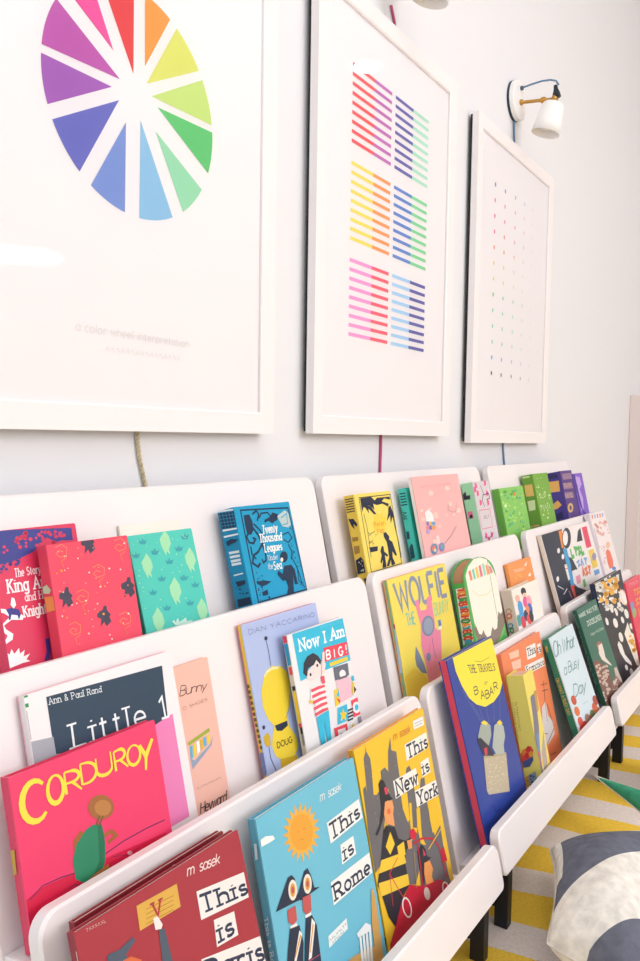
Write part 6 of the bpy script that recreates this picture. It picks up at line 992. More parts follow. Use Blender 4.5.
# ------------------------------------------------------------------ stroke lettering
def arc(cx, cy, rx, ry, a0, a1, n=9):
    return [(cx+rx*cos(radians(a0+(a1-a0)*i/(n-1))), cy+ry*sin(radians(a0+(a1-a0)*i/(n-1)))) for i in range(n)]
XH = .66
def glyphs():
    G = {}
    G['A'] = (.74, [[(0, 0), (.37, 1), (.74, 0)], [(.14, .36), (.6, .36)]])
    G['B'] = (.6, [[(0, 0), (0, 1)], [(0, 1), (.25, 1)]+arc(.28, .76, .26, .24, 90, -90)+[(0, .52)], [(0, .52), (.3, .52)]+arc(.3, .26, .3, .26, 90, -90)+[(0, 0)]])
    G['C'] = (.66, [arc(.38, .5, .38, .5, 45, 315, 14)])
    G['D'] = (.66, [[(0, 0), (0, 1)], [(0, 1)]+arc(.22, .5, .44, .5, 90, -90, 12)+[(0, 0)]])
    G['E'] = (.54, [[(0, 0), (0, 1)], [(0, 1), (.54, 1)], [(0, .52), (.44, .52)], [(0, 0), (.54, 0)]])
    G['F'] = (.52, [[(0, 0), (0, 1)], [(0, 1), (.52, 1)], [(0, .52), (.42, .52)]])
    G['G'] = (.7, [arc(.38, .5, .38, .5, 50, 350, 14)+[(.74, .44), (.45, .44)]])
    G['H'] = (.64, [[(0, 0), (0, 1)], [(.64, 0), (.64, 1)], [(0, .52), (.64, .52)]])
    G['I'] = (.12, [[(.06, 0), (.06, 1)]])
    G['J'] = (.42, [[(.42, 1), (.42, .25)]+arc(.2, .22, .22, .22, 0, -170, 7)])
    G['K'] = (.62, [[(0, 0), (0, 1)], [(.58, 1), (0, .42)], [(.2, .6), (.62, 0)]])
    G['L'] = (.5, [[(0, 1), (0, 0)], [(0, 0), (.5, 0)]])
    G['M'] = (.8, [[(0, 0), (0, 1), (.4, .25), (.8, 1), (.8, 0)]])
    G['N'] = (.66, [[(0, 0), (0, 1), (.66, 0), (.66, 1)]])
    G['O'] = (.76, [arc(.38, .5, .38, .5, 90, 450, 18)])
    G['P'] = (.58, [[(0, 0), (0, 1)], [(0, 1), (.28, 1)]+arc(.3, .74, .28, .26, 90, -90)+[(0, .48)]])
    G['Q'] = (.76, [arc(.38, .5, .38, .5, 90, 450, 18), [(.45, .25), (.75, -.05)]])
    G['R'] = (.62, [[(0, 0), (0, 1)], [(0, 1), (.28, 1)]+arc(.3, .74, .28, .26, 90, -90)+[(0, .48)], [(.28, .48), (.62, 0)]])
    G['S'] = (.56, [arc(.29, .75, .26, .25, 35, 250, 9)+arc(.28, .26, .28, .26, 80, -150, 9)])
    G['T'] = (.62, [[(.31, 0), (.31, 1)], [(0, 1), (.62, 1)]])
    G['U'] = (.64, [[(0, 1), (0, .3)]+arc(.32, .3, .32, .3, 180, 360, 9)+[(.64, 1)]])
    G['V'] = (.7, [[(0, 1), (.35, 0), (.7, 1)]])
    G['W'] = (.98, [[(0, 1), (.24, 0), (.49, .85), (.74, 0), (.98, 1)]])
    G['X'] = (.64, [[(0, 0), (.64, 1)], [(0, 1), (.64, 0)]])
    G['Y'] = (.66, [[(0, 1), (.33, .48), (.66, 1)], [(.33, .48), (.33, 0)]])
    G['Z'] = (.6, [[(0, 1), (.6, 1), (0, 0), (.6, 0)]])
    G['1'] = (.3, [[(0, .78), (.2, 1), (.2, 0)], [(.02, 0), (.38, 0)]])
    G['!'] = (.1, [[(.05, .32), (.05, 1)], [(.05, 0), (.05, .08)]])
    G['&'] = (.62, [[(.62, 0), (.14, .7)]+arc(.28, .8, .15, .18, 190, -20, 8)+[(.08, .38)]+arc(.26, .22, .24, .22, 150, 330, 7)+[(.6, .45)]])
    G[' '] = (.26, [])
    x = XH; bowl = arc(.26, x/2, .26, x/2, 90, 450, 14)
    G['a'] = (.5, [bowl, [(.52, x), (.52, 0)]])
    G['b'] = (.52, [[(0, 1), (0, 0)], bowl])
    G['c'] = (.46, [arc(.27, x/2, .27, x/2, 50, 310, 11)])
    G['d'] = (.52, [bowl, [(.52, 1), (.52, 0)]])
    G['e'] = (.52, [[(.02, x/2), (.52, x/2)]+arc(.27, x/2, .26, x/2, 5, 310, 13)])
    G['f'] = (.34, [arc(.34, .8, .2, .2, 60, 180, 6)+[(.14, 0)], [(0, x), (.32, x)]])
    G['g'] = (.52, [bowl, [(.52, x), (.52, -.1)]+arc(.27, -.1, .25, .2, 0, -160, 7)])
    G['h'] = (.5, [[(0, 0), (0, 1)], arc(.25, x-.25, .25, .25, 170, 0, 8)+[(.5, 0)]])
    G['i'] = (.12, [[(.06, 0), (.06, x)], [(.06, .86), (.06, .93)]])
    G['j'] = (.2, [[(.14, x), (.14, -.25), (0, -.3)], [(.14, .86), (.14, .93)]])
    G['k'] = (.5, [[(0, 0), (0, 1)], [(.46, x), (0, .24)], [(.16, .38), (.5, 0)]])
    G['l'] = (.12, [[(.06, 0), (.06, 1)]])
    G['m'] = (.8, [[(0, 0), (0, x)], arc(.2, x-.2, .2, .2, 170, 0, 7)+[(.4, 0)], arc(.6, x-.2, .2, .2, 170, 0, 7)+[(.8, 0)]])
    G['n'] = (.5, [[(0, 0), (0, x)], arc(.25, x-.25, .25, .25, 170, 0, 8)+[(.5, 0)]])
    G['o'] = (.54, [arc(.27, x/2, .27, x/2, 90, 450, 14)])
    G['p'] = (.52, [[(0, x), (0, -.3)], bowl])
    G['q'] = (.52, [bowl, [(.52, x), (.52, -.3)]])
    G['r'] = (.38, [[(.05, 0), (.05, x)], arc(.28, x-.24, .24, .24, 170, 50, 6)])
    G['s'] = (.42, [arc(.22, x*.75, .19, x*.25, 35, 250, 7)+arc(.21, x*.26, .21, x*.26, 80, -150, 7)])
    G['t'] = (.34, [[(.14, .9), (.14, .14)]+arc(.28, .14, .14, .14, 180, 290, 5), [(0, x), (.32, x)]])
    G['u'] = (.5, [[(0, x), (0, .24)]+arc(.25, .24, .25, .24, 180, 360, 8), [(.5, x), (.5, 0)]])
    G['v'] = (.5, [[(0, x), (.25, 0), (.5, x)]])
    G['w'] = (.72, [[(0, x), (.18, 0), (.36, x*.9), (.54, 0), (.72, x)]])
    G['x'] = (.48, [[(0, 0), (.48, x)], [(0, x), (.48, 0)]])
    G['y'] = (.5, [[(0, x), (.25, 0)], [(.5, x), (.25, 0), (.12, -.3)]])
    G['z'] = (.44, [[(0, x), (.44, x), (0, 0), (.44, 0)]])
    return G
GL = glyphs()
def layout(s, style):
    """-> (strokes [(pts, weight scale)], width)"""
    out = []; x = 0; gap = {'sans': .2, 'brush': .1, 'script': .06}.get(style, .26)
    for ch in s:
        w, st = GL.get(ch, GL[' '])
        for pl in st:
            pts = [(px+x, py) for px, py in pl]
            if style == 'script': pts = [(px+.35*py, py) for px, py in pts]
            out.append((pts, 1))
            if style in ('serif', 'slab') and len(pts) > 1:
                for e, nb in ((pts[0], pts[1]), (pts[-1], pts[-2])):
                    near = min(abs(e[1]-q) for q in (0, 1, XH, -.3))
                    if near < .01 and abs(nb[1]-e[1]) > .6*abs(nb[0]-e[0]) and len(pts) < 6 or (near < .01 and len(pts) >= 6 and abs(nb[0]-e[0]) < 1e-6):
                        k = .2
                        out.append(([(e[0]-k, e[1]), (e[0]+k, e[1])], .75))
        x += w+gap
    W = x-gap if s else 1
    return out, W

def clip_poly(pts, w, h, m=.0004):
    def side(pts, ins, cut):
        o = []
        for i, q in enumerate(pts):
            pv = pts[i-1]
            if ins(q):
                if not ins(pv): o.append(cut(pv, q))
                o.append(q)
            elif ins(pv): o.append(cut(pv, q))
        return o
    def cx(c): return lambda a, b: (c, a[1]+(b[1]-a[1])*(c-a[0])/(b[0]-a[0]))
    def cy(c): return lambda a, b: (a[0]+(b[0]-a[0])*(c-a[1])/(b[1]-a[1]), c)
    for ins, cut in ((lambda q: q[0] >= m, cx(m)), (lambda q: q[0] <= w-m, cx(w-m)), (lambda q: q[1] >= m, cy(m)), (lambda q: q[1] <= h-m, cy(h-m))):
        if len(pts) < 3: return []
        pts = side(pts, ins, cut)
    return pts if len(pts) >= 3 else []

class Print:
    """flat printed shapes on a w x h face; to3(u, v, lift) places them"""
    def __init__(s, w, h, to3): s.w, s.h, s.to3 = w, h, to3; s.groups = {}; s.n = 0
    def grp(s, g):
        if g not in s.groups: s.groups[g] = (bmesh.new(), [])
        return s.groups[g]
    def poly(s, g, color, pts, lift):
        pts = clip_poly(pts, s.w, s.h)
        if not pts: return
        bm, ms = s.grp(g)
        if color not in ms: ms.append(color)
        mi = ms.index(color)
        vs = [bm.verts.new(s.to3(u, v, lift)) for u, v in pts]
        for t in tessellate_polygon([[Vector((u, v, 0)) for u, v in pts]]):
            try:
                f = bm.faces.new([vs[i] for i in t]); f.material_index = mi
            except ValueError: pass
    def stroke(s, g, color, pts, ws, lift):
        q = [pts[0]]; w = [ws[0] if isinstance(ws, list) else ws]
        for k, a in enumerate(pts[1:], 1):
            if hypot(a[0]-q[-1][0], a[1]-q[-1][1]) > 1e-6: q.append(a); w.append(ws[k] if isinstance(ws, list) else ws)
        n = len(q)
        if n < 2: return
        closed = n > 3 and hypot(q[0][0]-q[-1][0], q[0][1]-q[-1][1]) < 1e-5
        dirs = []
        for a, b in zip(q, q[1:]):
            d = hypot(b[0]-a[0], b[1]-a[1]); dirs.append(((b[0]-a[0])/d, (b[1]-a[1])/d))
        Lf, Rt = [], []
        for k in range(n):
            d0 = dirs[k-1] if k else (dirs[-1] if closed else dirs[0]); d1 = dirs[k] if k < n-1 else (dirs[0] if closed else dirs[-1])
            n0, n1 = (-d0[1], d0[0]), (-d1[1], d1[0])
            mx, my = n0[0]+n1[0], n0[1]+n1[1]; ml = hypot(mx, my)
            if ml < .25: mx, my, sc = n0[0], n0[1], 1
            else: mx /= ml; my /= ml; sc = min(1/max(mx*n0[0]+my*n0[1], .3), 2.2)
            hw = w[k]/2*sc
            Lf.append((q[k][0]+mx*hw, q[k][1]+my*hw)); Rt.append((q[k][0]-mx*hw, q[k][1]-my*hw))
        for k in range(n-1): s.poly(g, color, [Lf[k], Rt[k], Rt[k+1], Lf[k+1]], lift)
    def text(s, g, color, txt, q, style, wt, lift):
        st, W = layout(txt, style)
        TL, TR, BR, BL = q; H = (hypot(TL[0]-BL[0], TL[1]-BL[1])+hypot(TR[0]-BR[0], TR[1]-BR[1]))/2
        def mp(p):
            a, b = p[0]/W, p[1]
            return tuple((BL[k]*(1-a)+BR[k]*a)*(1-b)+(TL[k]*(1-a)+TR[k]*a)*b for k in (0, 1))
        for pts, k in st:
            m = [mp(p) for p in pts]; w = wt*H*k
            if style == 'brush':
                n = len(m); w = [wt*H*(.5+.75*sin(pi*(i+.6)/(n+.2))) if n > 2 else wt*H*(1.05-.35*i) for i in range(n)]
            lift += 6e-6; s.stroke(g, color, m, w, lift)
    def build(s, parent, rough=.45):
        for g, (bm, ms) in s.groups.items():
            if bm.faces:
                for part in clusters(bm): link(g, part, [mat(c, rough) for c in ms], parent, smooth='raw')
            bm.free()
def clusters(bm):
    """printed shapes further apart than a shape's own size become parts of their own"""
    bm.verts.index_update(); seen = {}; isl = []
    for v in bm.verts:
        if v.index in seen or not v.link_faces: continue
        st = [v]; seen[v.index] = len(isl); cur = []
        while st:
            a = st.pop(); cur.append(a)
            for e in a.link_edges:
                b = e.other_vert(a)
                if b.index not in seen: seen[b.index] = len(isl); st.append(b)
        lo = [min(q.co[k] for q in cur) for k in range(3)]; hi = [max(q.co[k] for q in cur) for k in range(3)]
        isl.append((lo, hi, max(hi[k]-lo[k] for k in range(3))))
    par = list(range(len(isl)))
    def find(a):
        while par[a] != a: par[a] = par[par[a]]; a = par[a]
        return a
    for a in range(len(isl)):
        for b in range(a):
            A, B = isl[a], isl[b]
            gap = sqrt(sum(max(0, A[0][k]-B[1][k], B[0][k]-A[1][k])**2 for k in range(3)))
            if gap <= max(.0195, .49*max(A[2], B[2])): par[find(a)] = find(b)
    groups = {}
    for f in bm.faces: groups.setdefault(find(seen[f.verts[0].index]), []).append(f)
    out = []
    for fs in groups.values():
        nb = bmesh.new(); mp = {}
        for f in fs:
            vs = []
            for v in f.verts:
                if v.index not in mp: mp[v.index] = nb.verts.new(v.co)
                vs.append(mp[v.index])
            try: nb.faces.new(vs).material_index = f.material_index
            except ValueError: pass
        out.append(nb)
    return out
def pairs(f): return [(f[i]*1e-4, f[i+1]*1e-4) for i in range(0, len(f), 2)]

# ------------------------------------------------------------------ dimensions (metres; wall surface at y = .04, room towards -y)
X0, X1 = -1.6, 4.9
WALLY = .030
PT = {'A': (.0223, .7091, .228), 'B': (.1294, .5477, .240), 'C': (.2356, .3695, .283)}   # outward, top height, shelf depth down the slope
SL = .23094; NN = sqrt(1+SL*SL)
DN = Vector((0, -SL/NN, -1/NN)); NR = Vector((0, -1/NN, SL/NN)); EX = Vector((1, 0, 0))
PTH = .018; ULEN = .744; UX = [.3527, 1.1205, 1.8883]

# ------------------------------------------------------------------ the room
def struct(o): o['kind'] = 'structure'; return o
struct(boxobj('wall_left', (X0, X1+.1, WALLY, WALLY+.1, 0, 2.75), WALL))
struct(boxobj('wall_far', (X1, X1+.1, -5.3, WALLY, 0, 2.75), WALL))
struct(boxobj('wall_right', (X0, X1+.1, -5.4, -5.3, 0, 2.75), WALL))
struct(boxobj('ceiling', (X0, X1+.1, -5.4, WALLY+.1, 2.75, 2.81), mat('#f4f2f0', .9, 'ceiling_paint')))
FL = bpy.data.materials.new('pale_floorboards'); FL.use_nodes = True
nt = FL.node_tree; b = nt.nodes['Principled BSDF']; tc = nt.nodes.new('ShaderNodeTexCoord'); br = nt.nodes.new('ShaderNodeTexBrick')
br.inputs['Color1'].default_value = lin('#d9cbb8'); br.inputs['Color2'].default_value = lin('#cfbfa9'); br.inputs['Mortar'].default_value = lin('#a8977f')
br.inputs['Scale'].default_value = 1; br.inputs['Brick Width'].default_value = 1.1; br.inputs['Row Height'].default_value = .12; br.inputs['Mortar Size'].default_value = .002
nt.links.new(tc.outputs['Object'], br.inputs['Vector']); nt.links.new(br.outputs['Color'], b.inputs['Base Color']); b.inputs['Roughness'].default_value = .5
struct(boxobj('floor', (X0, X1+.1, -5.4, WALLY+.1, -.07, -.009), FL))
struct(boxobj('baseboard_left', (X0, 3.7, WALLY-.012, WALLY-.0002, -.009, .09), mat('#f3eeee', .5, 'trim_paint'), bv=.003))
struct(boxobj('trim_1', (3.72, X1-.001, -.03, WALLY-.0005, -.009, .99), mat('#e9dcd9', .55, 'panelling_paint'), bv=.004))

# ------------------------------------------------------------------ rug
def rug():
    bm = bmesh.new(); nx, ny = 110, 40
    x0, x1, y0, y1 = .2, 3.6, -1.75, -.02
    def hgt(x, y):
        k = max(0, min(1, (-y-.40)/.1)) if y > -.6 else 1
        return -.0004-.0016*k*(1+sin(7*x+5*y))*.5
    top = [[bm.verts.new((x0+(x1-x0)*i/nx, y0+(y1-y0)*j/ny, hgt(x0+(x1-x0)*i/nx, y0+(y1-y0)*j/ny))) for j in range(ny+1)] for i in range(nx+1)]
    for i in range(nx):
        for j in range(ny): bm.faces.new((top[i][j], top[i+1][j], top[i+1][j+1], top[i][j+1]))
    ret = bmesh.ops.extrude_face_region(bm, geom=bm.faces[:])
    for v in [g for g in ret['geom'] if isinstance(g, bmesh.types.BMVert)]: v.co.z = -.0088
    m = bpy.data.materials.new('striped_wool'); m.use_nodes = True
    nt = m.node_tree; N = nt.nodes; Lk = nt.links; b = N['Principled BSDF']; b.inputs['Roughness'].default_value = .95; b.inputs['Specular IOR Level'].default_value = .1
    tc = N.new('ShaderNodeTexCoord'); sp = N.new('ShaderNodeSeparateXYZ'); Lk.new(tc.outputs['Object'], sp.inputs[0])
    nz = N.new('ShaderNodeTexNoise'); nz.inputs['Scale'].default_value = 4; nz.inputs['Detail'].default_value = 1; Lk.new(tc.outputs['Object'], nz.inputs['Vector'])
    def math_(op, a, b_=None, c=None):
        n = N.new('ShaderNodeMath'); n.operation = op
        for i, v in enumerate((a, b_, c)):
            if v is None: continue
            if isinstance(v, (int, float)): n.inputs[i].default_value = v
            else: Lk.new(v, n.inputs[i])
        return n.outputs[0]
    u = math_('MULTIPLY_ADD', sp.outputs['Y'], .16, sp.outputs['X'])
    u = math_('MULTIPLY_ADD', nz.outputs['Fac'], .05, u)
    u = math_('FRACT', math_('DIVIDE', math_('ADD', u, -1.143+1.72), .172))
    fine = N.new('ShaderNodeTexNoise'); fine.inputs['Scale'].default_value = 170; fine.inputs['Detail'].default_value = 4; Lk.new(tc.outputs['Object'], fine.inputs['Vector'])
    wv = N.new('ShaderNodeTexWave'); wv.inputs['Scale'].default_value = 90; wv.inputs['Distortion'].default_value = 6; wv.bands_direction = 'X'; Lk.new(tc.outputs['Object'], wv.inputs['Vector'])
    edge = math_('MULTIPLY_ADD', fine.outputs['Fac'], .03, u)
    sel = math_('LESS_THAN', edge, .54)
    mx = N.new('ShaderNodeMix'); mx.data_type = 'RGBA'; Lk.new(sel, mx.inputs['Factor']); mx.inputs[6].default_value = lin('#ebdfd9'); mx.inputs[7].default_value = lin('#f8cf4e')
    tex = math_('ADD', math_('MULTIPLY', fine.outputs['Fac'], .6), math_('MULTIPLY', wv.outputs['Fac'], .4))
    hs = N.new('ShaderNodeHueSaturation'); Lk.new(mx.outputs[2], hs.inputs['Color']); mr = N.new('ShaderNodeMapRange'); mr.inputs['From Min'].default_value = .2; mr.inputs['From Max'].default_value = .8; mr.inputs['To Min'].default_value = .84; mr.inputs['To Max'].default_value = 1.2
    Lk.new(tex, mr.inputs['Value']); Lk.new(mr.outputs[0], hs.inputs['Value']); Lk.new(hs.outputs['Color'], b.inputs['Base Color'])
    bp = N.new('ShaderNodeBump'); bp.inputs['Strength'].default_value = .5; bp.inputs['Distance'].default_value = .002; Lk.new(tex, bp.inputs['Height']); Lk.new(bp.outputs['Normal'], b.inputs['Normal'])
    o = link('striped_rug', bm, m); tag(o, 'woven rug with mustard yellow and pale pink grey stripes on the floor', 'rug')
rug()

# ------------------------------------------------------------------ display bookcases
def rounded_panel(bm, P0, w, ln, th, r, rb, bv=.0025):
    """panel: P0 top-left of the front face, x right, DN down; thickness behind along -NR"""
    pts = []
    for cx, cy, rr, a0 in ((w-r, r, r, -90), (w-rb, ln-rb, rb, 0), (rb, ln-rb, rb, 90), (r, r, r, 180)):
        for i in range(9):
            a = radians(a0+90*i/8); pts.append((cx+rr*cos(a), cy+rr*sin(a)))
    def at(p, k): return P0+EX*p[0]+DN*p[1]-NR*(th*k)
    n = len(pts)
    c = (w/2, ln/2)
    def ins(p, d): # shrink outline a touch for the eased edge
        return (p[0]+(d if p[0] < c[0] else -d), p[1]+(d if p[1] < c[1] else -d))
    rings = []
    for off, d in ((0, bv), (bv, 0), (th-bv, 0), (th, bv)):
        rings.append([bm.verts.new(P0+EX*ins(p, d)[0]+DN*ins(p, d)[1]-NR*off) for p in pts])
    for a, b in zip(rings, rings[1:]):
        for i in range(n): bm.faces.new((a[i], b[i], b[(i+1) % n], a[(i+1) % n]))
    bm.faces.new(rings[0]); bm.faces.new(rings[-1][::-1])
def make_bookcase():
    t = thing('display_bookcase', '', 'bookcase', (0, 0, 0), 'tiered book display units')
    for k, ln in (('A', .228+.022), ('B', .240+.022), ('C', .283+.022)):
        y, z, sb = PT[k]; bm = bmesh.new()
        rounded_panel(bm, Vector((0, -y, z)), ULEN, ln, PTH, .022, .004)
        link('back_panel', bm, WHITE, t)
    # front lip, same lean
    bm = bmesh.new(); P0 = Vector((0, -.3640, .1690)); rounded_panel(bm, P0, ULEN, .070, PTH, .016, .010); link('front_lip', bm, WHITE, t)
    # shelf boards run square to the panels, from a panel to the back of the next one
    nxt = {'A': 'B', 'B': 'C', 'C': None}
    for k in 'ABC':
        y, z, sb = PT[k]; T = Vector((0, -y, z)); a = T+DN*sb
        if nxt[k]: q = Vector((0, -PT[nxt[k]][0], PT[nxt[k]][1])); dist = (q-T).dot(NR)-PTH
        else: dist = (P0-T).dot(NR)-PTH
        bm = bmesh.new(); vs = []
        for x in (.004, ULEN-.004):
            vs.append([bm.verts.new(a+EX*x+NR*(.0003)+DN*0), bm.verts.new(a+EX*x+NR*(dist-.0003)), bm.verts.new(a+EX*x+NR*(dist-.0003)+DN*.018), bm.verts.new(a+EX*x+NR*.0003+DN*.018)])
        bm.faces.new(vs[0]); bm.faces.new(vs[1][::-1])
        for i in range(4): bm.faces.new((vs[0][i], vs[0][(i+1) % 4], vs[1][(i+1) % 4], vs[1][i]))
        bmesh.ops.recalc_face_normals(bm, faces=bm.faces); bevel(bm, .0015)
        link('shelf_board', bm, WHITE, t)
        if nxt[k]:
            c = a+DN*.0265+NR*(dist-.0085)
            bm = bmesh.new(); tube(bm, [c+EX*.0005, c+EX*(ULEN-.0005)], .0085, 4); link('crossbar', bm, BLACK, t)
    for x in (.039, ULEN-.039):
        boxobj('leg', (x-.010, x+.010, -.373, -.351, .0, .092), BLACK, t, .0015)
        boxobj('leg', (x-.010, x+.010, -.055, -.035, .0, .46), BLACK, t, .0015)
        boxobj('side_rail', (x-.009, x+.009, -.3505, -.0555, .030, .048), BLACK, t, .0015)
    return t
bc = make_bookcase()
BC_LABEL = ['white three tier book display nearest the camera, at the left of the photo', 'white three tier book display in the middle of the row', 'white three tier book display at the far right end of the row']
for i in range(3):
    o = bc if i == 0 else copy_tree(bc)
    o.location = (UX[i], 0, 0)
    if i == 0: o.location.x = .386; o.scale.x = .9552   # the near unit is a touch shorter
    o['label'] = BC_LABEL[i]

for ch in bc.children:
    if ch.name.startswith('front_lip'): ch.location = (.004, -.006, -.005)   # this lip sits slightly proud

# ------------------------------------------------------------------ books
def make_book(bid, kind, label, loc, tilt, w, h, t, cf, cs, cb, cp, arch, items):
    o = thing(kind, label, 'book', loc, 'books on the display tiers', (tilt, 0, 0))
    cloth = kind == 'clothbound_book'
    th = min(.0022, t*.2); sq = min(.003, t*.2)
    def mk(c): return mat(c, .62 if cloth else .38, ('cloth_' if cloth else 'board_')+c.strip('#'), bump=.25 if cloth else .02, scale=900 if cloth else 120, spec=.3 if cloth else .45)
    def board(y0, y1):
        bm = bmesh.new()
        if arch:
            r = w/2; hh = h-arch
            pts = [(0, 0), (w, 0)]+[(r+r*cos(radians(a)), arch+hh*sin(radians(a))) for a in range(0, 181, 10)]
        else:
            c = .0015; pts = [(0, 0), (w-c, 0), (w, c), (w, h-c), (w-c, h), (0, h)]
        prism(bm, pts, lambda p, k: (p[0], (y0, y1)[k], p[1]))
        return bm
    fc = link('front_cover', board(0, th), mk(cf), o); link('back_cover', board(t-th, t), mk(cb), o)
    hs = arch if arch else h
    bm = bmesh.new(); box(bm, 0, th*1.2, th*.98, t-th*.98, 0, hs)
    spn = link('spine', bm, mk(cs), o)
    bm = bmesh.new()
    if arch:
        r = w/2-sq; pts = [(th*1.2, sq), (w-sq, sq)]+[(w/2+r*cos(radians(a)), arch+(h-arch-sq)*sin(radians(a))) for a in range(0, 181, 10)]
        prism(bm, pts, lambda p, k: (p[0], (th, t-th)[k], p[1]))
    else: box(bm, th*1.2, w-sq, th, t-th, sq, h-sq)
    link('pages', bm, mat(cp, .8, 'paper_'+cp.strip('#'), bump=.3, scale=700), o)
    F = Print(w, h, lambda u, v, l: (u, -l, v)); S = Print(t, hs, lambda u, v, l: (-l, u, v))
    for i, it in enumerate(items):
        lift = .00025+.000016*i
        T = F if it[2] == 'F' else S
        if it[0] == 'P': T.poly(it[1], it[3], pairs(it[4]), lift)
        elif it[0] == 'M':
            for q in it[4]: T.poly(it[1], it[3], pairs(q), lift)
        elif it[0] == 'L': T.stroke(it[1], it[3], pairs(it[5]), it[4]*1e-4, lift)
        elif it[0] == 'T': T.text(it[1], it[3], it[4], pairs(it[5]), it[6], it[7], lift)
    F.build(fc, .6 if cloth else .4); S.build(spn, .6 if cloth else .4)
    return o
for bk in BOOKS: make_book(*bk)

# ------------------------------------------------------------------ framed posters
GLASS = bpy.data.materials.new('picture_glass'); GLASS.use_nodes = True
nt = GLASS.node_tree; nt.nodes.clear()
ou = nt.nodes.new('ShaderNodeOutputMaterial'); mx = nt.nodes.new('ShaderNodeMixShader'); tr = nt.nodes.new('ShaderNodeBsdfTransparent'); gl = nt.nodes.new('ShaderNodeBsdfGlossy'); fr = nt.nodes.new('ShaderNodeFresnel')
gl.inputs['Roughness'].default_value = .03; fr.inputs['IOR'].default_value = 1.2
nt.links.new(fr.outputs[0], mx.inputs[0]); nt.links.new(tr.outputs[0], mx.inputs[1]); nt.links.new(gl.outputs[0], mx.inputs[2]); nt.links.new(mx.outputs[0], ou.inputs[0])
FRAME = mat('#f8f1f1', .45, 'white_frame_paint')
MAT_ = mat('#fbf6f7', .8, 'poster_paper')
def frame_thing(label, x0, x1, z0, z1, bar):
    o = thing('framed_poster', label, 'picture', (x0, .0165, z0), 'framed colour prints on the wall')
    w, h = x1-x0, z1-z0; D = .0165
    bm = bmesh.new()
    prof = [(0, 0), (0, -D), (bar*.92, -D), (bar, -D+.002), (bar, -D+.006), (bar, 0)]
    cs = [(0, 0, 1, 1), (w, 0, -1, 1), (w, h, -1, -1), (0, h, 1, -1)]
    rings = [[bm.verts.new((cx+sx*p, q, cz+sz*p)) for p, q in prof] for cx, cz, sx, sz in cs]
    for i in range(4):
        a, b = rings[i], rings[(i+1) % 4]
        for k in range(len(prof)): bm.faces.new((a[k], b[k], b[(k+1) % len(prof)], a[(k+1) % len(prof)]))
    bmesh.ops.recalc_face_normals(bm, faces=bm.faces)
    link('frame_moulding', bm, FRAME, o)
    boxobj('gap_shade_board', (.004, w-.004, -.006, .0070, .004, h-.004), mat('#2d3032', .9, 'gap_shade_card'), o)  # near-black colour paints the shade in the gap between frame and wall
    boxobj('poster_sheet', (bar*.8, w-bar*.8, -.0095, -.0065, bar*.8, h-bar*.8), MAT_, o)
    bm = bmesh.new(); g = bar+.0004
    bm.faces.new([bm.verts.new(q) for q in ((g, -.0135, g), (w-g, -.0135, g), (w-g, -.0135, h-g), (g, -.0135, h-g))])
    link('glass_pane', bm, GLASS, o, smooth='raw')
    return o, Print(w, h, lambda u, v, l: (u, -.0095-l, v))
def finish_print(pr, o): pr.build(o, .7)
# colour wheel
f, pr = frame_thing('large framed print of a pie shaped colour wheel, at the left', .437, 1.012, .7815, 1.603, .034)
for c, q in SLICES:
    pr.poly('printed_wheel', c, [(q[i]-.437, q[i+1]-.7815) for i in range(0, len(q), 2)], .0004)
cq = [(CAPTION[i]-.437, CAPTION[i+1]-.7815) for i in range(0, 8, 2)]
pr.text('printed_caption', '#efe7e6', 'a color wheel interpretation', cq, 'sans', .13, .0004)
c0 = (cq[0][0]+.045, cq[0][1]-.032)
for k in range(16): pr.stroke('printed_caption', '#f0e9e8', [(c0[0]+k*.0085, c0[1]+.002*(k % 3)), (c0[0]+k*.0085+.004, c0[1]+.006), (c0[0]+k*.0085+.006, c0[1])], .0012, .0004)
finish_print(pr, f)
# striped bars
f, pr = frame_thing('framed print of six blocks of coloured bars, between the other two prints', 1.1267, 1.700, .7835, 1.605, .034)
GRP = [[('#fb6268', '#cb78c2'), ('#706cb8', '#b5ecd2')], [('#f7e76a', '#ffa362'), ('#6c90d8', '#8ae0a2')], [('#f9a2dc', '#f96a7e'), ('#aed8fb', '#6765b0')]]
for gi in range(3):
    for ci, (xa, xm, xb) in enumerate(((1.250, 1.332, 1.401), (1.4165, 1.495, 1.568))):
        for r in range(9):
            z = 1.4735-gi*.180-r*.0174
            for (u0, u1), c in zip(((xa, xm), (xm, xb)), GRP[gi][ci]):
                pr.poly('printed_bars', c, [(u0-1.1267, z-.0034-.7835), (u1-1.1267, z-.0034-.7835), (u1-1.1267, z+.0034-.7835), (u0-1.1267, z+.0034-.7835)], .0004)
finish_print(pr, f)
# dots
f, pr = frame_thing('framed print of five columns of small coloured dots, under the wall lamp at the right', 1.830, 2.432, .768, 1.592, .034)
for x, z, c, j in DOTS3:
    k = [0, .25, .5, .72, .9][j]; rgb = [int(int(c[i:i+2], 16)*(1-k)+245*k) for i in (1, 3, 5)]
    hexc = '#%02x%02x%02x' % tuple(rgb); r = .0052
    pr.poly('printed_dots', hexc, [(x-1.83+r*.9*cos(2*pi*i/12), z-.768+r*1.15*sin(2*pi*i/12)) for i in range(12)], .0004)
finish_print(pr, f)

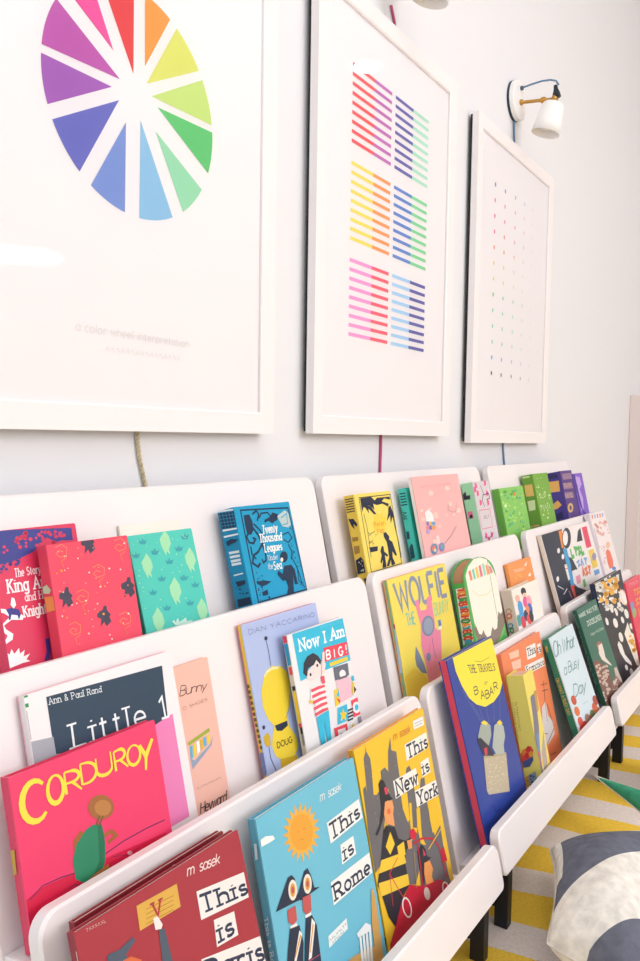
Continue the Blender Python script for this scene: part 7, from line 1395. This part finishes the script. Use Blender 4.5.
# ------------------------------------------------------------------ wall lamps and cords
BRASS = mat('#c8974a', .3, 'brass', metal=.85)
BLUEC = mat('#6f8fb0', .7, 'blue_fabric_cord', bump=.4, scale=900)
LX = 2.142
def make_lamp(label, cordm):
    o = thing('wall_lamp', label, 'lamp', (LX, WALLY, 1.730), 'adjustable wall lamps')
    M = Matrix.Rotation(radians(90), 4, 'X')      # lathe axis -> -y
    bm = bmesh.new(); lathe(bm, [(0, .0005), (.054, .0005), (.054, .0072), (0, .0072)], M=M); link('mounting_ring', bm, mat('#2c3a4c', .5, 'navy_edge'), o, True)
    bm = bmesh.new(); lathe(bm, [(.0535, .0070), (.0535, .018), (.051, .0205), (0, .0207)], M=M); link('wall_plate', bm, mat('#fbf8f6', .4, 'white_enamel'), o)
    bm = bmesh.new(); lathe(bm, [(0, .020), (.008, .020), (.008, .026), (.0045, .028), (.0045, .078), (.0075, .080), (.0085, .086), (.0075, .092), (.004, .094), (.004, .112), (0, .112)], 20, M=Matrix.Translation((0, 0, -.004)) @ Matrix.Rotation(radians(7), 4, 'X') @ M)
    arm = link('brass_arm', bm, BRASS, o, True)
    A = Vector((.000, -.114, -.022))
    bm = bmesh.new(); tube(bm, [A+Vector((-.011, -.004, .004)), A+Vector((.011, -.004, .004))], .006, 14); link('swivel_joint', bm, BRASS, o, True)
    ax = Vector((-.06, .26, -1)).normalized(); R = Vector((0, 0, -1)).rotation_difference(ax).to_matrix().to_4x4()
    top = A+Vector((0, -.002, -.008)); MM = Matrix.Translation(top) @ R
    bm = bmesh.new(); lathe(bm, [(0, 0), (.024, 0), (.029, -.004), (.033, -.025), (.0365, -.055), (.039, -.081), (.0375, -.081), (.035, -.055), (.0315, -.025), (.026, -.006), (0, -.004)], M=MM)
    link('lamp_shade', bm, mat('#fdfaf8', .35, 'shade_enamel'), o, True)
    bm = bmesh.new(); lathe(bm, [(0, -.010), (.012, -.012), (.014, -.04), (.02, -.055), (.014, -.07), (0, -.076)], 20, M=MM); link('bulb', bm, mat('#e9e4dc', .3, 'bulb_glass'), o, True)
    bm = bmesh.new(); lathe(bm, [(0, .034), (.005, .032), (.006, .022), (.010, .010), (.0115, 0), (0, 0)], 18, M=Matrix.Translation(A+Vector((.002, -.008, .008))) @ Matrix.Rotation(radians(-8), 4, 'X')); link('socket_cap', bm, mat('#1d2a33', .5, 'dark_bakelite'), o, True)
    bm = bmesh.new(); P = [Vector((0, -.020, .032)), Vector((0, -.05, .036)), Vector((0, -.08, .038)), Vector((.001, -.103, .036)), Vector((.002, -.119, .030)), Vector((.003, -.126, .018))]
    tube(bm, P, .0026, 8); link('flex_cord', bm, cordm, o, True)
    bm = bmesh.new(); lathe(bm, [(0, .018), (.006, .018), (.006, .027), (0, .028)], 14, M=Matrix.Translation((0, 0, .032)) @ M); link('cord_grip', bm, mat('#4c647c', .5, 'blue_grip'), o, True)
    return o
lamp = make_lamp('white cone wall lamp with brass arm and blue cord above the dotted print', BLUEC)
REDC = mat('#c2577c', .7, 'red_fabric_cord', bump=.4, scale=900); GOLD = mat('#dccba8', .75, 'golden_twist_cord', bump=.5, scale=900)
l2 = copy_tree(lamp); l2.location = (1.418, WALLY, 1.752)
l2['label'] = 'wall lamp above the coloured bars print, cut off by the top edge'
for ch in l2.children:
    if ch.name.startswith('flex_cord'):
        ch.data = ch.data.copy(); ch.data.materials[0] = REDC
def cord(name, label, pts, r, m):
    bm = bmesh.new(); P = []
    for i in range(len(pts)-1):
        a, b = Vector(pts[i]), Vector(pts[i+1])
        for k in range(6): P.append(a.lerp(b, k/6))
    P.append(Vector(pts[-1])); 
    Q = [P[0]]+[(P[i-1]+P[i]*2+P[i+1])/4 for i in range(1, len(P)-1)]+[P[-1]]
    tube(bm, Q, r, 8); o = link(name, bm, m, None, True); tag(o, label, 'cord', 'lamp cords running down the wall'); return o
yc = WALLY-.0032
cord('lamp_cord', 'blue cord of the lamp above the dotted print, reappearing under its frame', [(2.142, yc, 1.680), (2.147, yc, 1.64), (2.155, yc, 1.59), (2.165, yc, 1.4), (2.135, yc, 1.0), (2.125, yc, .80), (2.128, yc, .76), (2.145, yc, .70), (2.15, yc, .55), (2.15, yc, .3)], .0028, BLUEC)
cord('lamp_cord', 'crimson cord hanging below the print of coloured bars', [(1.425, yc, 1.665), (1.440, yc, 1.64), (1.452, yc, 1.60), (1.45, yc, 1.3), (1.43, yc, .95), (1.418, yc, .80), (1.418, yc, .74), (1.416, yc, .68), (1.416, yc, .3)], .003, REDC)
def rope():
    bm = bmesh.new(); base = [Vector(q) for q in ((.742, yc-.0006, .95), (.737, yc-.0006, .80), (.738, yc-.0006, .77), (.742, yc-.0006, .745), (.752, yc-.0006, .71), (.760, yc-.0006, .68), (.775, yc-.0006, .5))]
    P = []
    for i in range(len(base)-1):
        for k in range(26): P.append(base[i].lerp(base[i+1], k/26))
    for ph in (0, pi):
        tube(bm, [p+Vector((cos(ph+p.z*520), sin(ph+p.z*520), 0))*.0016 for p in P], .0019, 6)
    o = link('lamp_cord', bm, GOLD, None, True); tag(o, 'golden twisted cord hanging below the colour wheel print', 'cord', 'lamp cords running down the wall')
rope()

# ------------------------------------------------------------------ cushions
def stripe_mat(name, bands):
    m = bpy.data.materials.new(name); m.use_nodes = True; nt = m.node_tree; N = nt.nodes; Lk = nt.links; b = N['Principled BSDF']
    b.inputs['Roughness'].default_value = .95; b.inputs['Specular IOR Level'].default_value = .1
    tc = N.new('ShaderNodeTexCoord'); sp = N.new('ShaderNodeSeparateXYZ'); Lk.new(tc.outputs['UV'], sp.inputs[0])
    cr = N.new('ShaderNodeValToRGB'); cr.color_ramp.interpolation = 'CONSTANT'
    mr = N.new('ShaderNodeMapRange'); mr.inputs['From Min'].default_value = -1; mr.inputs['From Max'].default_value = 1; Lk.new(sp.outputs['Y'], mr.inputs['Value'])
    Lk.new(mr.outputs[0], cr.inputs[0])
    el = cr.color_ramp.elements
    for i, (pos, c) in enumerate(bands):
        e = el[i] if i < 2 else el.new(pos)
        e.position = pos; e.color = lin(c)
    nz = N.new('ShaderNodeTexNoise'); nz.inputs['Scale'].default_value = 60; nz.inputs['Detail'].default_value = 5; Lk.new(tc.outputs['Object'], nz.inputs['Vector'])
    mm = N.new('ShaderNodeMapRange'); mm.inputs['From Min'].default_value = .3; mm.inputs['From Max'].default_value = .7; mm.inputs['To Min'].default_value = .82; mm.inputs['To Max'].default_value = 1.1; Lk.new(nz.outputs['Fac'], mm.inputs['Value'])
    hs = N.new('ShaderNodeHueSaturation'); Lk.new(cr.outputs[0], hs.inputs['Color']); Lk.new(mm.outputs[0], hs.inputs['Value']); Lk.new(hs.outputs[0], b.inputs['Base Color'])
    bp = N.new('ShaderNodeBump'); bp.inputs['Strength'].default_value = .4; bp.inputs['Distance'].default_value = .01; Lk.new(nz.outputs['Fac'], bp.inputs['Height']); Lk.new(bp.outputs['Normal'], b.inputs['Normal'])
    return m
GREY, OFFW = '#6f7280', '#efe9e0'
def curved_stripes():
    m = stripe_mat('grey_striped_linen', [(0, OFFW), (.13, GREY), (.335, OFFW), (.60, GREY)])
    nt = m.node_tree; N = nt.nodes; Lk = nt.links
    mr = next(n for n in N if n.bl_idname == 'ShaderNodeMapRange' and n.inputs['From Min'].default_value == -1)
    sp = next(n for n in N if n.bl_idname == 'ShaderNodeSeparateXYZ')
    def M(op, a, b):
        n = N.new('ShaderNodeMath'); n.operation = op
        for i, v in enumerate((a, b)):
            if isinstance(v, (int, float)): n.inputs[i].default_value = v
            else: Lk.new(v, n.inputs[i])
        return n.outputs[0]
    X, Y = sp.outputs['X'], sp.outputs['Y']
    w = M('SUBTRACT', Y, M('MULTIPLY', M('ADD', X, .9), .6))          # stripes run slantwise over the cover
    for l in list(mr.inputs['Value'].links): Lk.remove(l)
    Lk.new(w, mr.inputs['Value']); mr.inputs['From Min'].default_value = -2.4; mr.inputs['From Max'].default_value = .6
    edge = M('MAXIMUM', M('GREATER_THAN', Y, .80), M('MULTIPLY', M('LESS_THAN', X, -.84), M('GREATER_THAN', Y, -.15)))
    mx = N.new('ShaderNodeMix'); mx.data_type = 'RGBA'; cr = next(n for n in N if n.bl_idname == 'ShaderNodeValToRGB'); hs = next(n for n in N if n.bl_idname == 'ShaderNodeHueSaturation')
    Lk.new(edge, mx.inputs['Factor']); Lk.new(cr.outputs[0], mx.inputs[6]); mx.inputs[7].default_value = lin(OFFW); Lk.new(mx.outputs[2], hs.inputs['Color'])
    return m
def cushion(name, label, F, Nn, FR, NR, th, mats, pinch=.13, seed=0, seam_mat=None):
    """F far-left, Nn near-left, FR far-right, NR near-right corners; uv v = far(+1)..near(-1), u = left(-1)..right(+1)"""
    F, Nn, FR, NR = [Vector(q) for q in (F, Nn, FR, NR)]
    c = (F+Nn+FR+NR)/4; F, Nn, FR, NR = F-c, Nn-c, FR-c, NR-c
    ez = ((FR+NR)-(F+Nn)).cross((F+FR)-(Nn+NR)).normalized()*th
    o = thing(name, label, 'cushion', c, 'cushions on the rug')
    n = 40; bm = bmesh.new(); rnd = random.Random(seed); ph = [rnd.uniform(0, 6) for _ in range(4)]
    uvl = bm.loops.layers.uv.new('weave')
    def pos(u, v, sgn):
        du, dv = (1-u*u), (1-v*v)
        x = u*(1-pinch*dv**1.3); y = v*(1-pinch*du**1.3)
        h = (max(du, 0)**.55*max(dv, 0)**.55)**.9
        wr = .03*sin(5*u+ph[0]+2*v)*du*dv+.02*sin(9*v+ph[1])*du*dv+.02*sin(7*(u-v)+ph[2])*du*dv
        a, b = (x+1)/2, (y+1)/2
        return (Nn*(1-a)+NR*a)*(1-b)+(F*(1-a)+FR*a)*b+ez*(sgn*(h+wr*sgn*.6))
    for sgn in (1, -1):
        g = [[bm.verts.new(pos(-1+2*i/n, -1+2*j/n, sgn)) for j in range(n+1)] for i in range(n+1)]
        for i in range(n):
            for j in range(n):
                q = ((i, j), (i+1, j), (i+1, j+1), (i, j+1))
                f = bm.faces.new([g[a][b] for a, b in q]); f.material_index = 0 if sgn > 0 else len(mats)-1
                for lp, (a, b) in zip(f.loops, q): lp[uvl].uv = (-1+2*a/n, -1+2*b/n)
    bmesh.ops.remove_doubles(bm, verts=bm.verts, dist=1e-5)
    link('cushion_cover', bm, mats, o, True)
    seam = bmesh.new(); P = []
    for k in range(4):
        for i in range(n):
            t = -1+2*i/n; u, v = ((t, -1), (1, t), (-t, 1), (-1, -t))[k]; P.append(pos(u, v, 1))
    P.append(P[0]); tube(seam, P, .0018, 6, caps=False)
    link('seam', seam, seam_mat or mats[-1], o, True)
    return o
white_linen = stripe_mat('off_white_linen', [(0, OFFW), (.5, '#e8e0d6')])
cushion('striped_cushion', 'grey and off white wide striped cushion lying on the rug in the front corner', (1.298, -.392, .072), (1.028, -.473, .085), (1.450, -.557, .092), (.920, -.635, .085), .07,
        [curved_stripes()], .13, 1, white_linen)
cushion('plain_cushion', 'off white cushion lying behind the green cushion', (1.92, -.42, .058), (1.70, -.46, .058), (1.95, -.78, .058), (1.74, -.80, .058), .05, [white_linen], .12, 2)
cushion('green_cushion', 'emerald green cushion with a pale underside, its pointed corner near the bookcase legs', (1.612, -.386, .085), (1.452, -.588, .055), (1.510, -.631, .115), (1.350, -.833, .085), .035,
        [stripe_mat('green_linen', [(0, '#3f9c78'), (.5, '#47a582')]), white_linen], .08, 3)

# ------------------------------------------------------------------ ceiling fittings (seen mirrored in the picture glass)
pd = thing('pendant_lamp', 'white drum pendant lamp hanging in the room, seen mirrored in the colour wheel print', 'lamp', (3.69, -4.60, 2.75))
bm = bmesh.new(); lathe(bm, [(0, -.001), (.09, -.001), (.085, -.02), (.03, -.035), (0, -.035)], 32); link('ceiling_rose', bm, mat('#efeae6', .5, 'rose_plaster'), pd, True)
bm = bmesh.new(); tube(bm, [(0, 0, -.03), (0, 0, -.125)], .006, 8); link('stem', bm, mat('#d8d4d0', .4, 'stem_metal'), pd)
bm = bmesh.new(); lathe(bm, [(.02, -.12), (.36, -.12), (.36, -.60), (.355, -.60), (.355, -.124), (.02, -.124)], 48); link('drum_shade', bm, mat('#f6ece6', .8, 'shade_linen'), pd, True)
bm = bmesh.new(); lathe(bm, [(0, -.590), (.353, -.590), (.353, -.596), (0, -.596)], 48); link('diffuser', bm, mat('#fffafa', .6, 'lit_diffuser', emit=24), pd)
dl = thing('ceiling_downlight', 'small round ceiling downlight mirrored in the print of coloured bars', 'lamp', (3.609, -1.393, 2.75))
bm = bmesh.new(); lathe(bm, [(.072, -.0005), (.088, -.0005), (.088, -.006), (.072, -.004)], 32); link('trim_ring', bm, mat('#f5f3f0', .5, 'downlight_trim'), dl, True)
bm = bmesh.new(); lathe(bm, [(0, -.0005), (.071, -.0005), (.071, -.003), (0, -.003)], 32); link('lit_disc', bm, mat('#fffafa', .6, 'lit_disc', emit=70), dl)

# ------------------------------------------------------------------ light
w = bpy.data.worlds.new('daylight'); scene.world = w; w.use_nodes = True
bg = w.node_tree.nodes['Background']; bg.inputs[0].default_value = (.86, .94, 1, 1); bg.inputs[1].default_value = 1.15
def area(name, loc, target, size, power, color, sy=None):
    l = bpy.data.lights.new(name, 'AREA'); l.energy = power; l.color = color; l.size = size; l.shape = 'RECTANGLE'; l.size_y = sy or size
    o = bpy.data.objects.new(name, l); COL.objects.link(o); o.location = loc
    o.rotation_euler = (Vector(target)-Vector(loc)).to_track_quat('-Z', 'Y').to_euler()
    return o
area('added_key_light', (1.35, -3.5, 2.0), (1.3, 0, .7), 1.5, 48, (.985, .98, 1), 1.6)  # added frontal key light inside the room, with no window behind it
area('overhead_glow', (.45, -1.1, 2.70), (.9, -.3, .3), .9, 11, (.985, .98, 1), 1.2)

# ------------------------------------------------------------------ camera and view
cd = bpy.data.cameras.new('camera'); cam = bpy.data.objects.new('camera', cd); COL.objects.link(cam)
C, R, U, Bk, fpx = CAM
cam.matrix_world = Matrix(((R[0], U[0], Bk[0], C[0]), (R[1], U[1], Bk[1], C[1]), (R[2], U[2], Bk[2], C[2]), (0, 0, 0, 1)))
cd.sensor_fit = 'HORIZONTAL'; cd.sensor_width = 36; cd.lens = fpx*36/640; cd.clip_start = .02
scene.camera = cam
scene.view_settings.view_transform = 'Standard'; scene.view_settings.look = 'None'
scene.view_settings.exposure = 0; scene.view_settings.gamma = 1
